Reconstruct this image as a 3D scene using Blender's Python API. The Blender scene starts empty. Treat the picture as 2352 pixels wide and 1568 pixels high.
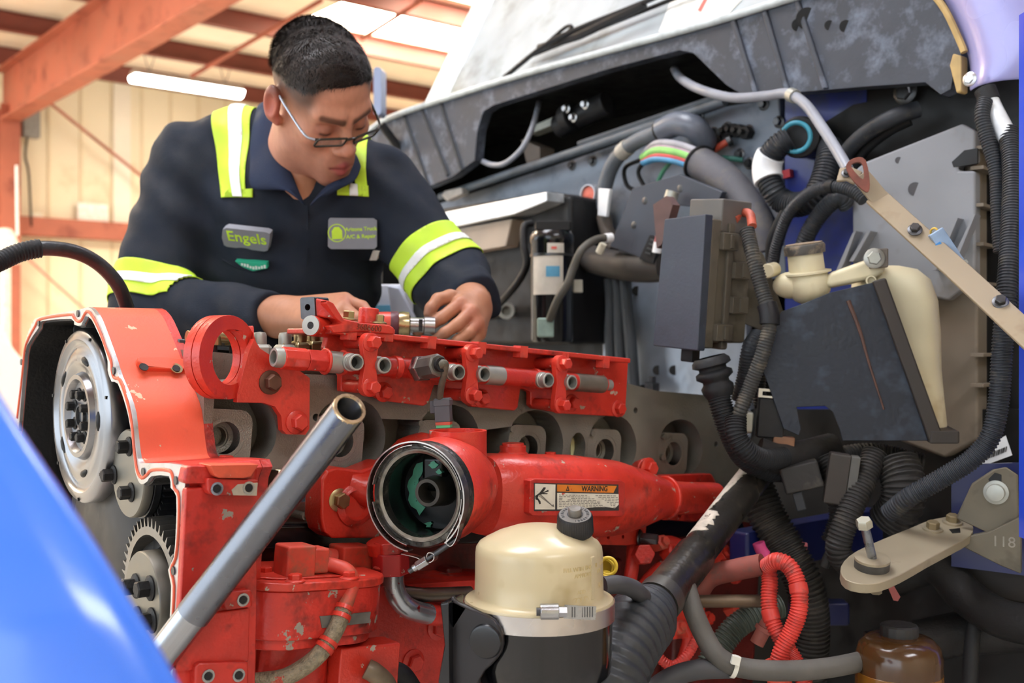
import bpy, bmesh, math, random
import numpy as np
from mathutils import Vector as V, Matrix as M, geometry
from mathutils.bvhtree import BVHTree
random.seed(7)
SC = bpy.context.scene
COL = SC.collection
# ---------------------------------------------------------------- camera
FPX = 2500.0                      # focal length in pixels of the 2352 px wide frame
CAM = V((0.0, 0.0, 1.2))
cam = bpy.data.cameras.new('camera'); camo = bpy.data.objects.new('camera', cam); COL.objects.link(camo)
camo.location = CAM; camo.rotation_euler = (math.pi/2, 0, 0)
cam.sensor_width = 36.0; cam.lens = 36.0*FPX/2352; cam.clip_start = 0.05; cam.clip_end = 200
cam.dof.use_dof = True; cam.dof.focus_distance = 1.36; cam.dof.aperture_fstop = 5.0; cam.dof.aperture_blades = 7
SC.camera = camo
# ---------------------------------------------------------------- sky, lights, exposure
wd = bpy.data.worlds.new('world'); SC.world = wd; wd.use_nodes = True
bg = wd.node_tree.nodes['Background']
bg.inputs[0].default_value = (0.84, 0.92, 1.0, 1); bg.inputs[1].default_value = 2.0
SC.view_settings.view_transform = 'Standard'; SC.view_settings.look = 'None'
SC.view_settings.gamma = 1.0; SC.view_settings.use_curve_mapping = False
SC.view_settings.exposure = 0.62
SC.cycles.max_bounces = 6; SC.cycles.diffuse_bounces = 3; SC.cycles.glossy_bounces = 3; SC.cycles.caustics_reflective = False; SC.cycles.caustics_refractive = False
SC.cycles.use_adaptive_sampling = True; SC.cycles.adaptive_threshold = 0.05; SC.cycles.adaptive_min_samples = 16; SC.cycles.use_denoising = True
def area(name, loc, rot, sx, sy, power, col):
    l = bpy.data.lights.new(name, 'AREA'); l.shape = 'RECTANGLE'; l.size = sx; l.size_y = sy; l.energy = power; l.color = col
    o = bpy.data.objects.new(name, l); COL.objects.link(o); o.location = loc; o.rotation_euler = rot; return o
# ---------------------------------------------------------------- frames
def P(u, v, d): return V(((u-1176)/FPX*d, d, 1.2+(784-v)/FPX*d))
class Fr:
    def __init__(s, o, x, y=V((0, 0, 1)), roll=0):
        s.o = V(o); s.X = V(x).normalized(); s.N = s.X.cross(V(y)).normalized(); s.Y = s.N.cross(s.X)
        if roll:
            q = M.Rotation(roll, 3, s.N); s.X = q @ s.X; s.Y = q @ s.Y
    def w(s, x, y, n=0.0): return s.o+s.X*x+s.Y*y+s.N*n
    def hit(s, u, v, n=0.0):
        r = V(((u-1176)/FPX, 1, (784-v)/FPX)); o = s.o+s.N*n
        p = CAM+r*((o-CAM).dot(s.N)/r.dot(s.N))-o
        return (p.dot(s.X), p.dot(s.Y))
    def at(s, u, v, n=0.0): return s.w(*s.hit(u, v, n), n)
    def pts(s, px, n=0.0): return [s.hit(u, v, n) for u, v in px]
    def loc(s, p): q = V(p)-s.o; return (q.dot(s.X), q.dot(s.Y), q.dot(s.N))
AX = V((0.1284, 0.1053, -0.0148)).normalized()          # engine axis, front to rear
AH = V((AX.x, AX.y, 0)).normalized()
SIDE = V((AH.y, -AH.x, 0))                              # towards the camera side
E = Fr((-0.3525, 1.36, 1.077), AX)                      # engine side face: x rearwards, y up, n to the camera
H = Fr((-0.3525, 1.36, 0), AH)                          # level building frame
G = Fr(E.w(-0.12, 0, 0), SIDE)                          # front of engine: x to the camera side, n forwards
W = Fr(H.w(1.25, 1.2, 0), SIDE)                         # firewall: x to the near side, n forwards
UP = V((0, 0, 1))
def face(u, v, d, yaw=0, roll=0, tilt=0):
    """frame at a point; yaw in degrees turns its normal from the viewer towards the picture's left"""
    a = math.radians(yaw); N = V((-math.sin(a), -math.cos(a), 0)); X = V((math.cos(a), -math.sin(a), 0))
    t = math.radians(tilt); N2 = N*math.cos(t)+UP*math.sin(t)
    return Fr(P(u, v, d), X, N2.cross(X), math.radians(roll))
# ---------------------------------------------------------------- curves
def cat(pts, n=6, closed=False):
    pts = [V(p) for p in pts]; out = []; L = len(pts)
    for i in range(L if closed else L-1):
        if closed: a, b, c, d = pts[i-1], pts[i], pts[(i+1) % L], pts[(i+2) % L]
        else: b, c = pts[i], pts[i+1]; a = pts[i-1] if i else b*2-c; d = pts[i+2] if i+2 < L else c*2-b
        for k in range(n):
            t = k/n
            out.append(0.5*((2*b)+(c-a)*t+(2*a-5*b+4*c-d)*t*t+(3*b-a-3*c+d)*t**3))
    if not closed: out.append(pts[-1])
    return out
def cat2(pts, n=4, closed=True): return [(p.x, p.y) for p in cat([V((x, y, 0)) for x, y in pts], n, closed)]
def px3(*t): return [P(*p) for p in t]
def resample(path, step):
    out = [path[0]]; acc = 0.0
    for a, b in zip(path, path[1:]):
        L = (b-a).length; s = step-acc
        while s <= L and L > 1e-9: out.append(a.lerp(b, s/L)); s += step
        acc = (acc+L) % step if L < 1e18 else 0
    return out
def circ(x, y, r, n=16, ry=None): return [(x+r*math.cos(2*math.pi*i/n), y+(ry or r)*math.sin(2*math.pi*i/n)) for i in range(n)]
def rrect(x0, x1, y0, y1, r, n=4):
    out = []
    for cx, cy, a0 in ((x1-r, y1-r, 0), (x0+r, y1-r, 90), (x0+r, y0+r, 180), (x1-r, y0+r, 270)):
        for i in range(n+1):
            a = math.radians(a0+90*i/n); out.append((cx+r*math.cos(a), cy+r*math.sin(a)))
    return out
def perp(ax):
    ax = V(ax).normalized(); t = V((0, 0, 1)) if abs(ax.z) < 0.9 else V((1, 0, 0))
    x = t.cross(ax).normalized(); return x, ax.cross(x)
# ---------------------------------------------------------------- mesh builder
class MB:
    def __init__(s): s.v = []; s.f = []
    def add(s, vs, fs):
        b = len(s.v); s.v += [V(p) for p in vs]; s.f += [tuple(b+i for i in f) for f in fs]; return s
    def prism(s, fr, pts, n0, n1, holes=()):
        """outline (x, y) in a frame, from n0 (back) to n1 (front), with through holes"""
        loops = [list(pts)]+[list(h) for h in holes]
        def area2(l): return sum(l[i-1][0]*l[i][1]-l[i][0]*l[i-1][1] for i in range(len(l)))
        loops = [l if (area2(l) > 0) == (k == 0) else l[::-1] for k, l in enumerate(loops)]
        flat = [p for l in loops for p in l]; n = len(flat)
        tri = geometry.tessellate_polygon([[V((x, y, 0)) for x, y in l] for l in loops])
        vs = [fr.w(x, y, n1) for x, y in flat]+[fr.w(x, y, n0) for x, y in flat]; fs = []
        for a, b, c in tri:
            A, B, C = flat[a], flat[b], flat[c]
            z = (B[0]-A[0])*(C[1]-A[1])-(B[1]-A[1])*(C[0]-A[0])
            if abs(z) < 1e-12: continue
            if z < 0: a, c = c, a
            fs += [(a, b, c), (n+c, n+b, n+a)]
        o = 0
        for l in loops:
            m = len(l)
            for i in range(m):
                j = (i+1) % m; fs.append((o+i, n+o+i, n+o+j, o+j))
            o += m
        return s.add(vs, fs)
    def pprism(s, fr, px, n0, n1, holes=(), smooth=0):
        p = fr.pts(px, n1)
        if smooth: p = cat2(p, smooth)
        return s.prism(fr, p, n0, n1, holes)
    def box(s, fr, x0, x1, y0, y1, n0, n1): return s.prism(fr, [(x0, y0), (x1, y0), (x1, y1), (x0, y1)], n0, n1)
    def loft(s, rings, caps=True, closed=True):
        m = len(rings[0]); vs = [p for r in rings for p in r]; fs = []
        for i in range(len(rings)-1):
            for j in range(m if closed else m-1):
                k = (j+1) % m; fs.append((i*m+j, i*m+k, (i+1)*m+k, (i+1)*m+j))
        if caps and closed: fs += [tuple(range(m))[::-1], tuple((len(rings)-1)*m+j for j in range(m))]
        return s.add(vs, fs)
    def cyl(s, p0, p1, r0, r1=None, seg=20, caps=True, rot=0):
        p0, p1 = V(p0), V(p1); x, y = perp(p1-p0); r1 = r0 if r1 is None else r1
        rg = lambda p, r: [p+x*r*math.cos(rot+2*math.pi*i/seg)+y*r*math.sin(rot+2*math.pi*i/seg) for i in range(seg)]
        return s.loft([rg(p0, r0), rg(p1, r1)], caps)
    def lathe(s, p, ax, prof, seg=32, x=None):
        """profile of (radius, height along the axis); a zero radius closes it"""
        ax = V(ax).normalized(); x0, y0 = perp(ax)
        if x is not None: x0 = V(x).normalized(); y0 = ax.cross(x0)
        rings = [[V(p)+ax*h+(x0*math.cos(2*math.pi*i/seg)+y0*math.sin(2*math.pi*i/seg))*max(r, 1e-5) for i in range(seg)] for r, h in prof]
        return s.loft(rings, False)
    def tube(s, path, r, seg=12, caps=True):
        path = [V(p) for p in path]; n = len(path); rings = []; x = None
        for i, p in enumerate(path):
            t = (path[min(i+1, n-1)]-path[max(i-1, 0)]).normalized()
            if x is None: x, _ = perp(t)
            x = (x-t*x.dot(t)).normalized(); y = t.cross(x)
            rr = r(i/(n-1)) if callable(r) else (r[i] if isinstance(r, (list, tuple)) else r)
            rings.append([p+(x*math.cos(2*math.pi*k/seg)+y*math.sin(2*math.pi*k/seg))*rr for k in range(seg)])
        return s.loft(rings, caps)
    def corr(s, path, r, pitch=0.006, dep=0.0016, seg=14):
        """corrugated conduit"""
        q = resample(path, pitch/4); rr = [r, r, r-dep, r-dep]
        return s.tube(q, [rr[i % 4] for i in range(len(q))], seg)
    def ell(s, c, fr, rx, ry, rz, seg=20, ring=12):
        rings = []
        for i in range(ring+1):
            a = math.pi*i/ring-math.pi/2
            rings.append([V(c)+fr.X*rx*max(math.cos(a), 1e-3)*math.cos(2*math.pi*k/seg)+fr.Y*ry*max(math.cos(a), 1e-3)*math.sin(2*math.pi*k/seg)+fr.N*rz*math.sin(a) for k in range(seg)])
        return s.loft(rings, True)
    def torus(s, c, ax, R, r, seg=40, m=10, a0=0, a1=2*math.pi, x=None):
        x0, y0 = perp(ax)
        if x is not None: x0 = V(x).normalized(); y0 = V(ax).normalized().cross(x0)
        full = abs(a1-a0-2*math.pi) < 1e-6
        path = [V(c)+(x0*math.cos(a0+(a1-a0)*i/seg)+y0*math.sin(a0+(a1-a0)*i/seg))*R for i in range(seg+1)]
        return s.tube(path, r, m, not full)
    def band(s, c, ax, R, th, h0, h1, seg=48, a0=0, a1=2*math.pi, x=None):
        """flat metal band around an axis"""
        ax = V(ax).normalized(); x0, y0 = perp(ax)
        if x is not None: x0 = V(x).normalized(); y0 = ax.cross(x0)
        rings = []
        for i in range(seg+1):
            a = a0+(a1-a0)*i/seg; d = x0*math.cos(a)+y0*math.sin(a)
            rings.append([V(c)+d*R+ax*h0, V(c)+d*(R+th)+ax*h0, V(c)+d*(R+th)+ax*h1, V(c)+d*R+ax*h1])
        return s.loft(rings, abs(a1-a0-2*math.pi) > 1e-6)
    def strip(s, path, nrm, width, th):
        """flat bar along a path; nrm is the normal of its broad side"""
        rings = []; n = len(path)
        for i, p in enumerate(path):
            t = (path[min(i+1, n-1)]-path[max(i-1, 0)]).normalized(); nn = nrm(i/(n-1)) if callable(nrm) else V(nrm)
            nn = (nn-t*nn.dot(t)).normalized(); b = t.cross(nn)*width/2
            rings.append([p-b-nn*th/2, p+b-nn*th/2, p+b+nn*th/2, p-b+nn*th/2])
        return s.loft(rings)
    def mesh(s, name, origin, smooth=38):
        me = bpy.data.meshes.new(name); me.from_pydata([tuple(p-origin) for p in s.v], [], s.f)
        bm = bmesh.new(); bm.from_mesh(me); bmesh.ops.remove_doubles(bm, verts=bm.verts, dist=1e-6)
        bmesh.ops.recalc_face_normals(bm, faces=bm.faces); bm.to_mesh(me); bm.free()
        if smooth:
            me.shade_smooth(); me.set_sharp_from_angle(angle=math.radians(smooth))
        return me
    def base(s):
        lo = V([min(p[i] for p in s.v) for i in range(3)]); hi = V([max(p[i] for p in s.v) for i in range(3)])
        return V(((lo.x+hi.x)/2, (lo.y+hi.y)/2, lo.z))
    def build(s, name, m, parent=None, label=None, cat=None, group=None, kind=None, bevel=0, smooth=38, seg=2):
        o0 = s.base(); off = V((0, 0, 0)); q = parent
        while q is not None: off = off+q.location; q = q.parent
        me = s.mesh(name, o0, smooth); me.materials.append(m)
        o = bpy.data.objects.new(name, me); COL.objects.link(o); o.location = o0-off
        if parent is not None: o.parent = parent
        tag(o, label, cat, group, kind)
        if bevel:
            b = o.modifiers.new('bevel', 'BEVEL'); b.width = bevel; b.segments = seg; b.limit_method = 'ANGLE'; b.angle_limit = math.radians(35); b.harden_normals = True
        return o
def tag(o, label=None, cat=None, group=None, kind=None):
    for k, x in (('label', label), ('category', cat), ('group', group), ('kind', kind)):
        if x: o[k] = x
    return o
def T(name, label, cat, loc, group=None):
    o = bpy.data.objects.new(name, None); COL.objects.link(o); o.location = loc; o.empty_display_size = 0.05
    return tag(o, label, cat, group)
_sh = {}
def shared(key, mk, name, m, parent, mw):
    """a part that shares its mesh with alike parts; mw is its world matrix"""
    if key not in _sh:
        b = MB(); mk(b); me = b.mesh(name, V((0, 0, 0))); _sh[key] = me
        me.materials.append(m)
    o = bpy.data.objects.new(name, _sh[key]); COL.objects.link(o)
    off = V((0, 0, 0)); q = parent
    while q is not None: off = off+q.location; q = q.parent
    o.parent = parent; o.matrix_local = M.Translation(-off) @ mw
    return o
ID = Fr((0, 0, 0), (1, 0, 0), (0, 1, 0))
def mtx(p, ax, rot=0):
    x, y = perp(ax); z = V(ax).normalized(); c, s_ = math.cos(rot), math.sin(rot); X = x*c+y*s_; Y = z.cross(X)
    return M(((X.x, Y.x, z.x, p[0]), (X.y, Y.y, z.y, p[1]), (X.z, Y.z, z.z, p[2]), (0, 0, 0, 1)))
def bolt(parent, p, ax, r, h, m, washer=True, name='bolt', rot=None):
    """hex flange bolt; r is the hex radius, p the point on the surface"""
    def mk(b):
        z0 = 0.0
        if washer: b.lathe((0, 0, 0), (0, 0, 1), [(0, 0), (r*1.45, 0), (r*1.45, r*.18), (r*1.1, r*.38), (0, r*.38)], 20); z0 = r*.3
        b.lathe((0, 0, 0), (0, 0, 1), [(r, z0), (r, h-r*.15), (r*.85, h), (0, h)], 6)
        b.lathe((0, 0, 0), (0, 0, 1), [(r*.55, h), (r*.5, h-r*.12), (0, h-r*.12)], 12)
    return shared(('bolt', r, h, washer, m.name), mk, name, m, parent, mtx(p, ax, random.random()*1.05 if rot is None else rot))
def text(body, fr, x, y, n, size, m, parent, name='lettering', align='CENTER', ext=0.0003, bold=0):
    cu = bpy.data.curves.new('t', 'FONT'); cu.body = body; cu.size = size; cu.align_x = align; cu.align_y = 'CENTER'; cu.extrude = ext; cu.offset = bold; cu.resolution_u = 3
    to = bpy.data.objects.new('t', cu); COL.objects.link(to); bpy.context.view_layer.update()
    me = bpy.data.meshes.new_from_object(to.evaluated_get(bpy.context.evaluated_depsgraph_get())); bpy.data.objects.remove(to); bpy.data.curves.remove(cu)
    me.name = name; me.materials.clear(); me.materials.append(m)
    o = bpy.data.objects.new(name, me); COL.objects.link(o)
    p = fr.w(x, y, n); off = V((0, 0, 0)); q = parent
    while q is not None: off = off+q.location; q = q.parent
    o.parent = parent
    o.matrix_local = M.Translation(-off) @ M(((fr.X.x, fr.Y.x, fr.N.x, p.x), (fr.X.y, fr.Y.y, fr.N.y, p.y), (fr.X.z, fr.Y.z, fr.N.z, p.z), (0, 0, 0, 1)))
    return o
# ---------------------------------------------------------------- materials
def lin(c):
    if isinstance(c, str): c = tuple(int(c[i:i+2], 16)/255 for i in (0, 2, 4))
    return tuple(x/12.92 if x <= 0.04045 else ((x+0.055)/1.055)**2.4 for x in c)+(1,)
_m = {}
def mat(name, col, rough=.5, metal=0., var=.18, scale=25, bump=0., bscale=180, chip=None, dirt=None, emit=0, spec=.5, coat=0, trans=0, alpha=1, stretch=None, sub=0):
    """procedural material: colour with soft variation, optional dirt (colour, amount, scale) and paint chips (colour, amount, scale)"""
    if name in _m: return _m[name]
    m = bpy.data.materials.new(name); m.use_nodes = True; nt = m.node_tree; N, L = nt.nodes, nt.links
    b = N['Principled BSDF']; tc = N.new('ShaderNodeTexCoord'); vec = tc.outputs['Object']
    if stretch:
        mp = N.new('ShaderNodeMapping'); mp.inputs['Scale'].default_value = stretch; L.new(vec, mp.inputs[0]); vec = mp.outputs[0]
    def noise(sc, det=2, ro=.6):
        n = N.new('ShaderNodeTexNoise'); n.inputs['Scale'].default_value = sc; n.inputs['Detail'].default_value = det; n.inputs['Roughness'].default_value = ro; L.new(vec, n.inputs['Vector']); return n
    def ramp(n, a, c):
        r = N.new('ShaderNodeMapRange'); r.inputs[1].default_value = a; r.inputs[2].default_value = c; L.new(n.outputs[0], r.inputs[0]); return r.outputs[0]
    def mix(f, A, B):
        x = N.new('ShaderNodeMix'); x.data_type = 'RGBA'; L.new(f, x.inputs['Factor'])
        for s_, i in ((A, 'A'), (B, 'B')):
            k = [q for q in x.inputs if q.name == i and q.type == 'RGBA'][0]
            if isinstance(s_, tuple): k.default_value = s_
            else: L.new(s_, k)
        return [q for q in x.outputs if q.type == 'RGBA'][0]
    c = lin(col); cur = c; rg = None; vn = None
    if var:
        lo = tuple(x*(1-var) for x in c[:3])+(1,); hi = tuple(min(1, x*(1+var)) for x in c[:3])+(1,)
        vn = noise(scale); cur = mix(ramp(vn, .3, .7), lo, hi)
    if dirt:
        f = ramp(noise(dirt[2], 4, .7), .72-dirt[1]*.5, .85-dirt[1]*.35); cur = mix(f, cur, lin(dirt[0]))
        rg = f
    if chip:
        f = ramp(noise(chip[2], 4, .62), .80-chip[1]*.4, .815-chip[1]*.4); cur = mix(f, cur, lin(chip[0]))
    if isinstance(cur, tuple): b.inputs['Base Color'].default_value = cur
    else: L.new(cur, b.inputs['Base Color'])
    if var or dirt:
        r = N.new('ShaderNodeMapRange'); r.inputs[1].default_value = .3; r.inputs[2].default_value = .7
        r.inputs[3].default_value = max(.03, rough*.8); r.inputs[4].default_value = min(1, rough*1.25); L.new((vn or noise(scale)).outputs[0], r.inputs[0]); L.new(r.outputs[0], b.inputs['Roughness'])
    else: b.inputs['Roughness'].default_value = rough
    b.inputs['Metallic'].default_value = metal; b.inputs['Specular IOR Level'].default_value = spec
    b.inputs['Coat Weight'].default_value = coat; b.inputs['Coat Roughness'].default_value = .12
    b.inputs['Transmission Weight'].default_value = trans; b.inputs['Alpha'].default_value = alpha
    if 0: b.inputs['Subsurface Weight'].default_value = sub; b.inputs['Subsurface Radius'].default_value = (.012, .006, .003)
    if emit: b.inputs['Emission Color'].default_value = c; b.inputs['Emission Strength'].default_value = emit
    if bump:
        bp = N.new('ShaderNodeBump'); bp.inputs['Strength'].default_value = bump; bp.inputs['Distance'].default_value = .002
        L.new(noise(bscale, 1).outputs[0], bp.inputs['Height']); L.new(bp.outputs[0], b.inputs['Normal'])
    _m[name] = m; return m
red = mat('red_engine_paint', 'd43a2a', .38, var=.14, scale=14, bump=.25, bscale=260, chip=('b9ab98', .35, 42), dirt=('6e241a', .38, 13), coat=.15)
red2 = mat('red_engine_paint_worn', 'c93226', .42, var=.16, scale=20, bump=.3, bscale=220, chip=('9a9082', .37, 34), dirt=('5c2018', .38, 15), coat=.1)
orange = mat('orange_red_housing_paint', 'e85f40', .48, var=.12, scale=10, bump=.15, bscale=300, chip=('cdb998', .36, 30), dirt=('b4543c', .3, 12))
alu = mat('machined_aluminium', 'c9ccd0', .32, .9, .1, 40)
steel = mat('bright_steel', 'b4b6b8', .28, 1., .15, 30)
dsteel = mat('dark_steel', '5a5b5d', .38, .9, .25, 40)
rust = mat('rusty_bolt_steel', '6b4a3a', .6, .6, .3, 60)
castg = mat('olive_grey_cast_iron', '858278', .5, .35, .12, 18, .35, 420)
castd = mat('dark_cast_iron', '201f1f', .6, .2, .3, 20, .4, 200)
cavity = mat('black_metal_and_shade', '141414', .5, .2, .3, 20)  # black metal; also painted for shade in outlet and right bay
black = mat('black_painted_steel', '17171a', .25, .1, .2, 12, coat=.3)
bplast = mat('black_plastic', '19191b', .5, 0, .2, 30, .1, 300, spec=.35)
rubber = mat('black_rubber', '1d1e20', .6, 0, .25, 40, .2, 300, spec=.35)
gconduit = mat('grey_black_conduit', '2c2f34', .5, 0, .2, 40, dirt=('524e46', .3, 30), spec=.4)
dconduit = mat('dusty_conduit', '3c3c3a', .6, 0, .2, 40, dirt=('6a6356', .45, 30), spec=.35)
redcon = mat('red_conduit', 'cf4036', .42, 0, .15, 40, dirt=('5e423c', .42, 26))
gnipple = mat('grey_zinc_plating', 'a9aaa2', .45, .6, .12, 40)
brass = mat('yellow_zinc_fitting', 'a99a72', .35, .9, .2, 40)
white = mat('white_tape', 'eef0f2', .5, 0, .05, 30)
# ================================================================ the workshop hall
wallm = mat('cream_wall_sheeting', 'f4e8cc', .7, 0, .06, .8, dirt=('d8c6a4', .3, 1.1))
ceilm = mat('cream_roof_insulation', 'f2e6d4', .8, 0, .06, 1.5)
beamm = mat('red_oxide_steel', 'ad6450', .6, 0, .15, 2, dirt=('7a3a30', .4, 3))
purm = mat('dark_red_purlin', '84463c', .6, 0, .2, 2)
floorm = mat('grey_concrete', 'b5b0a8', .6, 0, .15, 3, .2, 60)
skym = mat('skylight_and_added_panel', 'fff2d8', .5, 0, 0, emit=22); skyc = mat('added_light_panel_clear', 'f4f8ff', .5, 0, 0, emit=9)
def S(name, b, m, **k): return b.build(name, m, kind='structure', smooth=0, **k)
ZC = 4.32
S('floor', MB().box(H, -14, 20, -.1, 0, -14, 10), floorm)
wbk = S('wall_back', MB().box(H, -6, 20, 0, ZC, -11.6, -11.4), wallm)
S('wall_front_added', MB().box(H, -6, 20, 0, ZC, 5.5, 5.7), wallm)  # unseen wall added to block sky light from behind the camera
S('wall_end', MB().box(H, 15, 15.2, 0, ZC, -11.4, 8), wallm)
holes = []
sky = [(4.55, 6.75, -8.2, -7.0), (4.9, 6.9, -6.75, -5.65), (-2.6, .4, -10.9, -9.8), (-2.6, .4, -8.2, -7.0), (-2.6, .4, -5.4, -4.2), (8.5, 11, -10.9, -9.8), (8.5, 11, -8.2, -7.0), (-1.5, .7, -1.4, .2), (2.0, 4.2, -1.4, .2), (-1.5, .7, 2.8, 4.2)]  # first two are roof skylights; the others are unseen, added for light
CF = Fr(H.w(0, ZC, 0), AH, -SIDE)          # ceiling frame: x rearwards, y away from the camera, n up
S('ceiling', MB().prism(CF, [(-6, -9), (15, -9), (15, 11.6), (-6, 11.6)], 0, .12, [[(a, -d), (b, -d), (b, -c), (a, -c)] for a, b, c, d in sky]), ceilm)
for i, (a, b, c, d) in enumerate(sky):
    S('window_or_added_panel_%d' % (i+1), MB().prism(CF, [(a, -d), (b, -d), (b, -c), (a, -c)], .05, .09), skyc if c > -2 else skym)
# purlins run with the truck, rafters across; n positions read off the picture
for i, n in enumerate((-11.05, -9.69, -8.29, -6.9, -5.5, -4.1, -2.7, -1.3, .1, 1.5, 2.9, 4.3, 5.7, 7.1)):
    b = MB(); b.box(H, -6, 15, ZC-.2, ZC, n-.01, n+.01); b.box(H, -6, 15, ZC-.2, ZC-.19, n-.01, n+.07); b.box(H, -6, 15, ZC-.014, ZC, n-.07, n+.01)
    S('trim_%d' % (i+1), b, purm)
def frame_(k, s):
    b = MB()
    b.box(H, s-.012, s+.012, ZC-.75, ZC-.2, -11.3, 8); b.box(H, s-.1, s+.1, ZC-.77, ZC-.75, -11.3, 8); b.box(H, s-.1, s+.1, ZC-.225, ZC-.205, -11.3, 8)
    S('trim_%d' % (20+k), b, beamm)
    b = MB()
    b.box(H, s-.1, s+.1, 0, ZC-.6, -11.38, -11.36); b.box(H, s-.012, s+.012, 0, ZC-.6, -11.36, -11.06); b.box(H, s-.1, s+.1, 0, ZC-.6, -11.06, -11.04)
    S('trim_%d' % (30+k), b, beamm)
colx = H.hit(24, 400, -11.05)[0]
for k, s in enumerate((colx, colx+7.2, colx-4)): frame_(k, s)
gz = H.hit(165, 527, -11.35)[1]
S('trim_40', MB().box(H, -6, 15, gz-.1, gz+.1, -11.4, -11.2), beamm)
S('trim_41', MB().box(H, -6, 15, gz-2.0, gz-1.85, -11.4, -11.25), beamm)
for i in range(60): MB().box(H, -6+i*.35, -5.97+i*.35, 0, ZC, -11.4, -11.385).build('wall_rib', mat('cream_wall_rib', 'e6d6b6', .7, 0, .1, 2), wbk, smooth=0)
x0 = H.hit(285, 300, -11.3)[0]
S('trim_43', MB().box(H, x0-.1, x0+.1, gz+.1, ZC, -11.4, -11.36), mat('pale_wall_strip', 'f4ecdc', .7, 0, .05, 2))
# wall cable, conduit box and diagonal brace rods
br = MB(); br.cyl(H.at(75, 205, -11.2), H.at(420, 480, -11.2), .018, seg=8); S('trim_44', br, beamm)
br = MB(); br.cyl(H.at(60, 590, -11.2), H.at(250, 760, -11.2), .015, seg=8); S('trim_45', br, mat('pink_brace', 'd89a88', .6))
c1 = Fr(H.w(0, ZC-.25, 0), AH, -SIDE)
br = MB(); br.cyl(P(440, 175, 9.6), P(740, 0, 9.0), .02, seg=8); S('trim_46', br, beamm)
br = MB(); br.cyl(P(830, 90, 9.4), P(970, 0, 8.6), .02, seg=8); S('trim_47', br, beamm)
cab = T('wall_cable', 'thin dark cable drooping down the cream wall beside the red column', 'cable', H.at(60, 540, -11.2))
MB().tube(cat([H.at(72, 260, -11.2), H.at(58, 350, -11.2), H.at(66, 400, -11.2), H.at(72, 520, -11.2)], 6), .012, 6).build('cord', bplast, cab)
MB().box(Fr(H.at(66, 285, -11.3), AH), -.09, .09, -.16, .16, 0, .12).build('junction_box', mat('grey_box', '8b8a86', .5), cab, bevel=.01)
MB().box(Fr(H.at(80, 505, -11.3), AH), -.06, .06, -.07, .07, 0, .08).build('socket', mat('pale_socket', 'd8d2c0', .5), cab, bevel=.01)
MB().box(Fr(H.at(212, 494, -11.35), AH), -.17, .17, -.13, .13, 0, .03).build('wall_notice', mat('white_paper', 'fbf7ea', .6), label='blank white notice on the cream wall above the red girt', cat='notice')
# fluorescent lamp
la, lb = P(305, 172, 8.2), P(558, 212, 0)
LF = Fr(P(432, 190, 11.6), AH)
hl = .6
lamp = T('hanging_tube_lamp', 'long glowing fluorescent lamp hung on wires under the roof', 'lamp', LF.w(0, -.08, 0))
b = MB(); b.loft([[LF.w(x, .045, -.05), LF.w(x, .045, .05), LF.w(x, -.01, .1), LF.w(x, -.01, -.1)] for x in (-hl, hl)]); b.build('housing', mat('white_lamp_metal', 'f2f0ea', .4), lamp, bevel=.004)
b = MB(); b.loft([[LF.w(x*(1.0 if k else 1), -.012+0, -.1) if 0 else LF.w(x, -.075*math.sin(t)-.012, -.1*math.cos(t)) for t in [math.pi*i/12 for i in range(13)]] for k, x in enumerate((-hl, hl))]); b.build('diffuser', mat('lit_diffuser', 'fffaf0', .5, 0, 0, emit=14), lamp)
for sx in (-.42, .42):
    for q in (-.1, .1): MB().cyl(LF.w(sx, .045, 0), LF.w(sx+q, 0, 0)+UP*(ZC-.02-LF.o.z), .004, seg=6).build('hanger_wire', dsteel, lamp)
# bright outside ground and things by the open door on the left
b = MB(); q = Fr(P(40, 700, 7.0), AH)
van = T('added_white_vehicle', 'added white vehicle standing in for bright daylight behind the gear housing', 'vehicle', V((q.o.x, q.o.y, 0)))  # added vehicle; its white stands in for overexposed daylight outdoors
vf = Fr(V((q.o.x-.9, q.o.y, 0)), AH)
vw = mat('white_vehicle_paint', 'f6f8fb', .3, 0, .03, 2, coat=.3)
b = MB(); b.prism(vf, cat2([(-1.9, .45), (1.1, .4), (1.25, .9), (.7, 1.02), (.25, 1.42), (-1.7, 1.5), (-1.95, 1.1)], 3), -.9, .9); b.build('body', vw, van, bevel=.03)
b = MB(); b.prism(vf, [(-.9, 1.05), (.5, 1.0), (.2, 1.36), (-.8, 1.4)], .9, .91); b.build('added_vehicle_window', mat('added_vehicle_glass', '50606a', .1), van)
for x in (-1.2, .6): MB().cyl(vf.w(x, .33, .7), vf.w(x, .33, .92), .33, seg=24).build('added_vehicle_wheel', rubber, van, bevel=.03)
stf = H.at(12, 560, -9.5)
lp = T('shop_stand', 'pale floor stand with a round lamp beside the red column', 'stand', V((stf.x, stf.y, 0)))
MB().cyl(V((stf.x, stf.y, 0)), stf, .05, seg=12).build('post', mat('pale_metal', 'd8d6d0', .4), lp)
MB().lathe(stf, UP, [(0, -.2), (.12, -.18), (.14, -.05), (.08, .1), (.05, .14), (0, .15)], 16).build('lamp_head', mat('pale_metal', 'd8d6d0', .4), lp)
MB().cyl(H.at(40, 540, -9.3), H.at(38, 380, -9.3), .012, seg=8).build('whip_aerial', white, lp)
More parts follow.
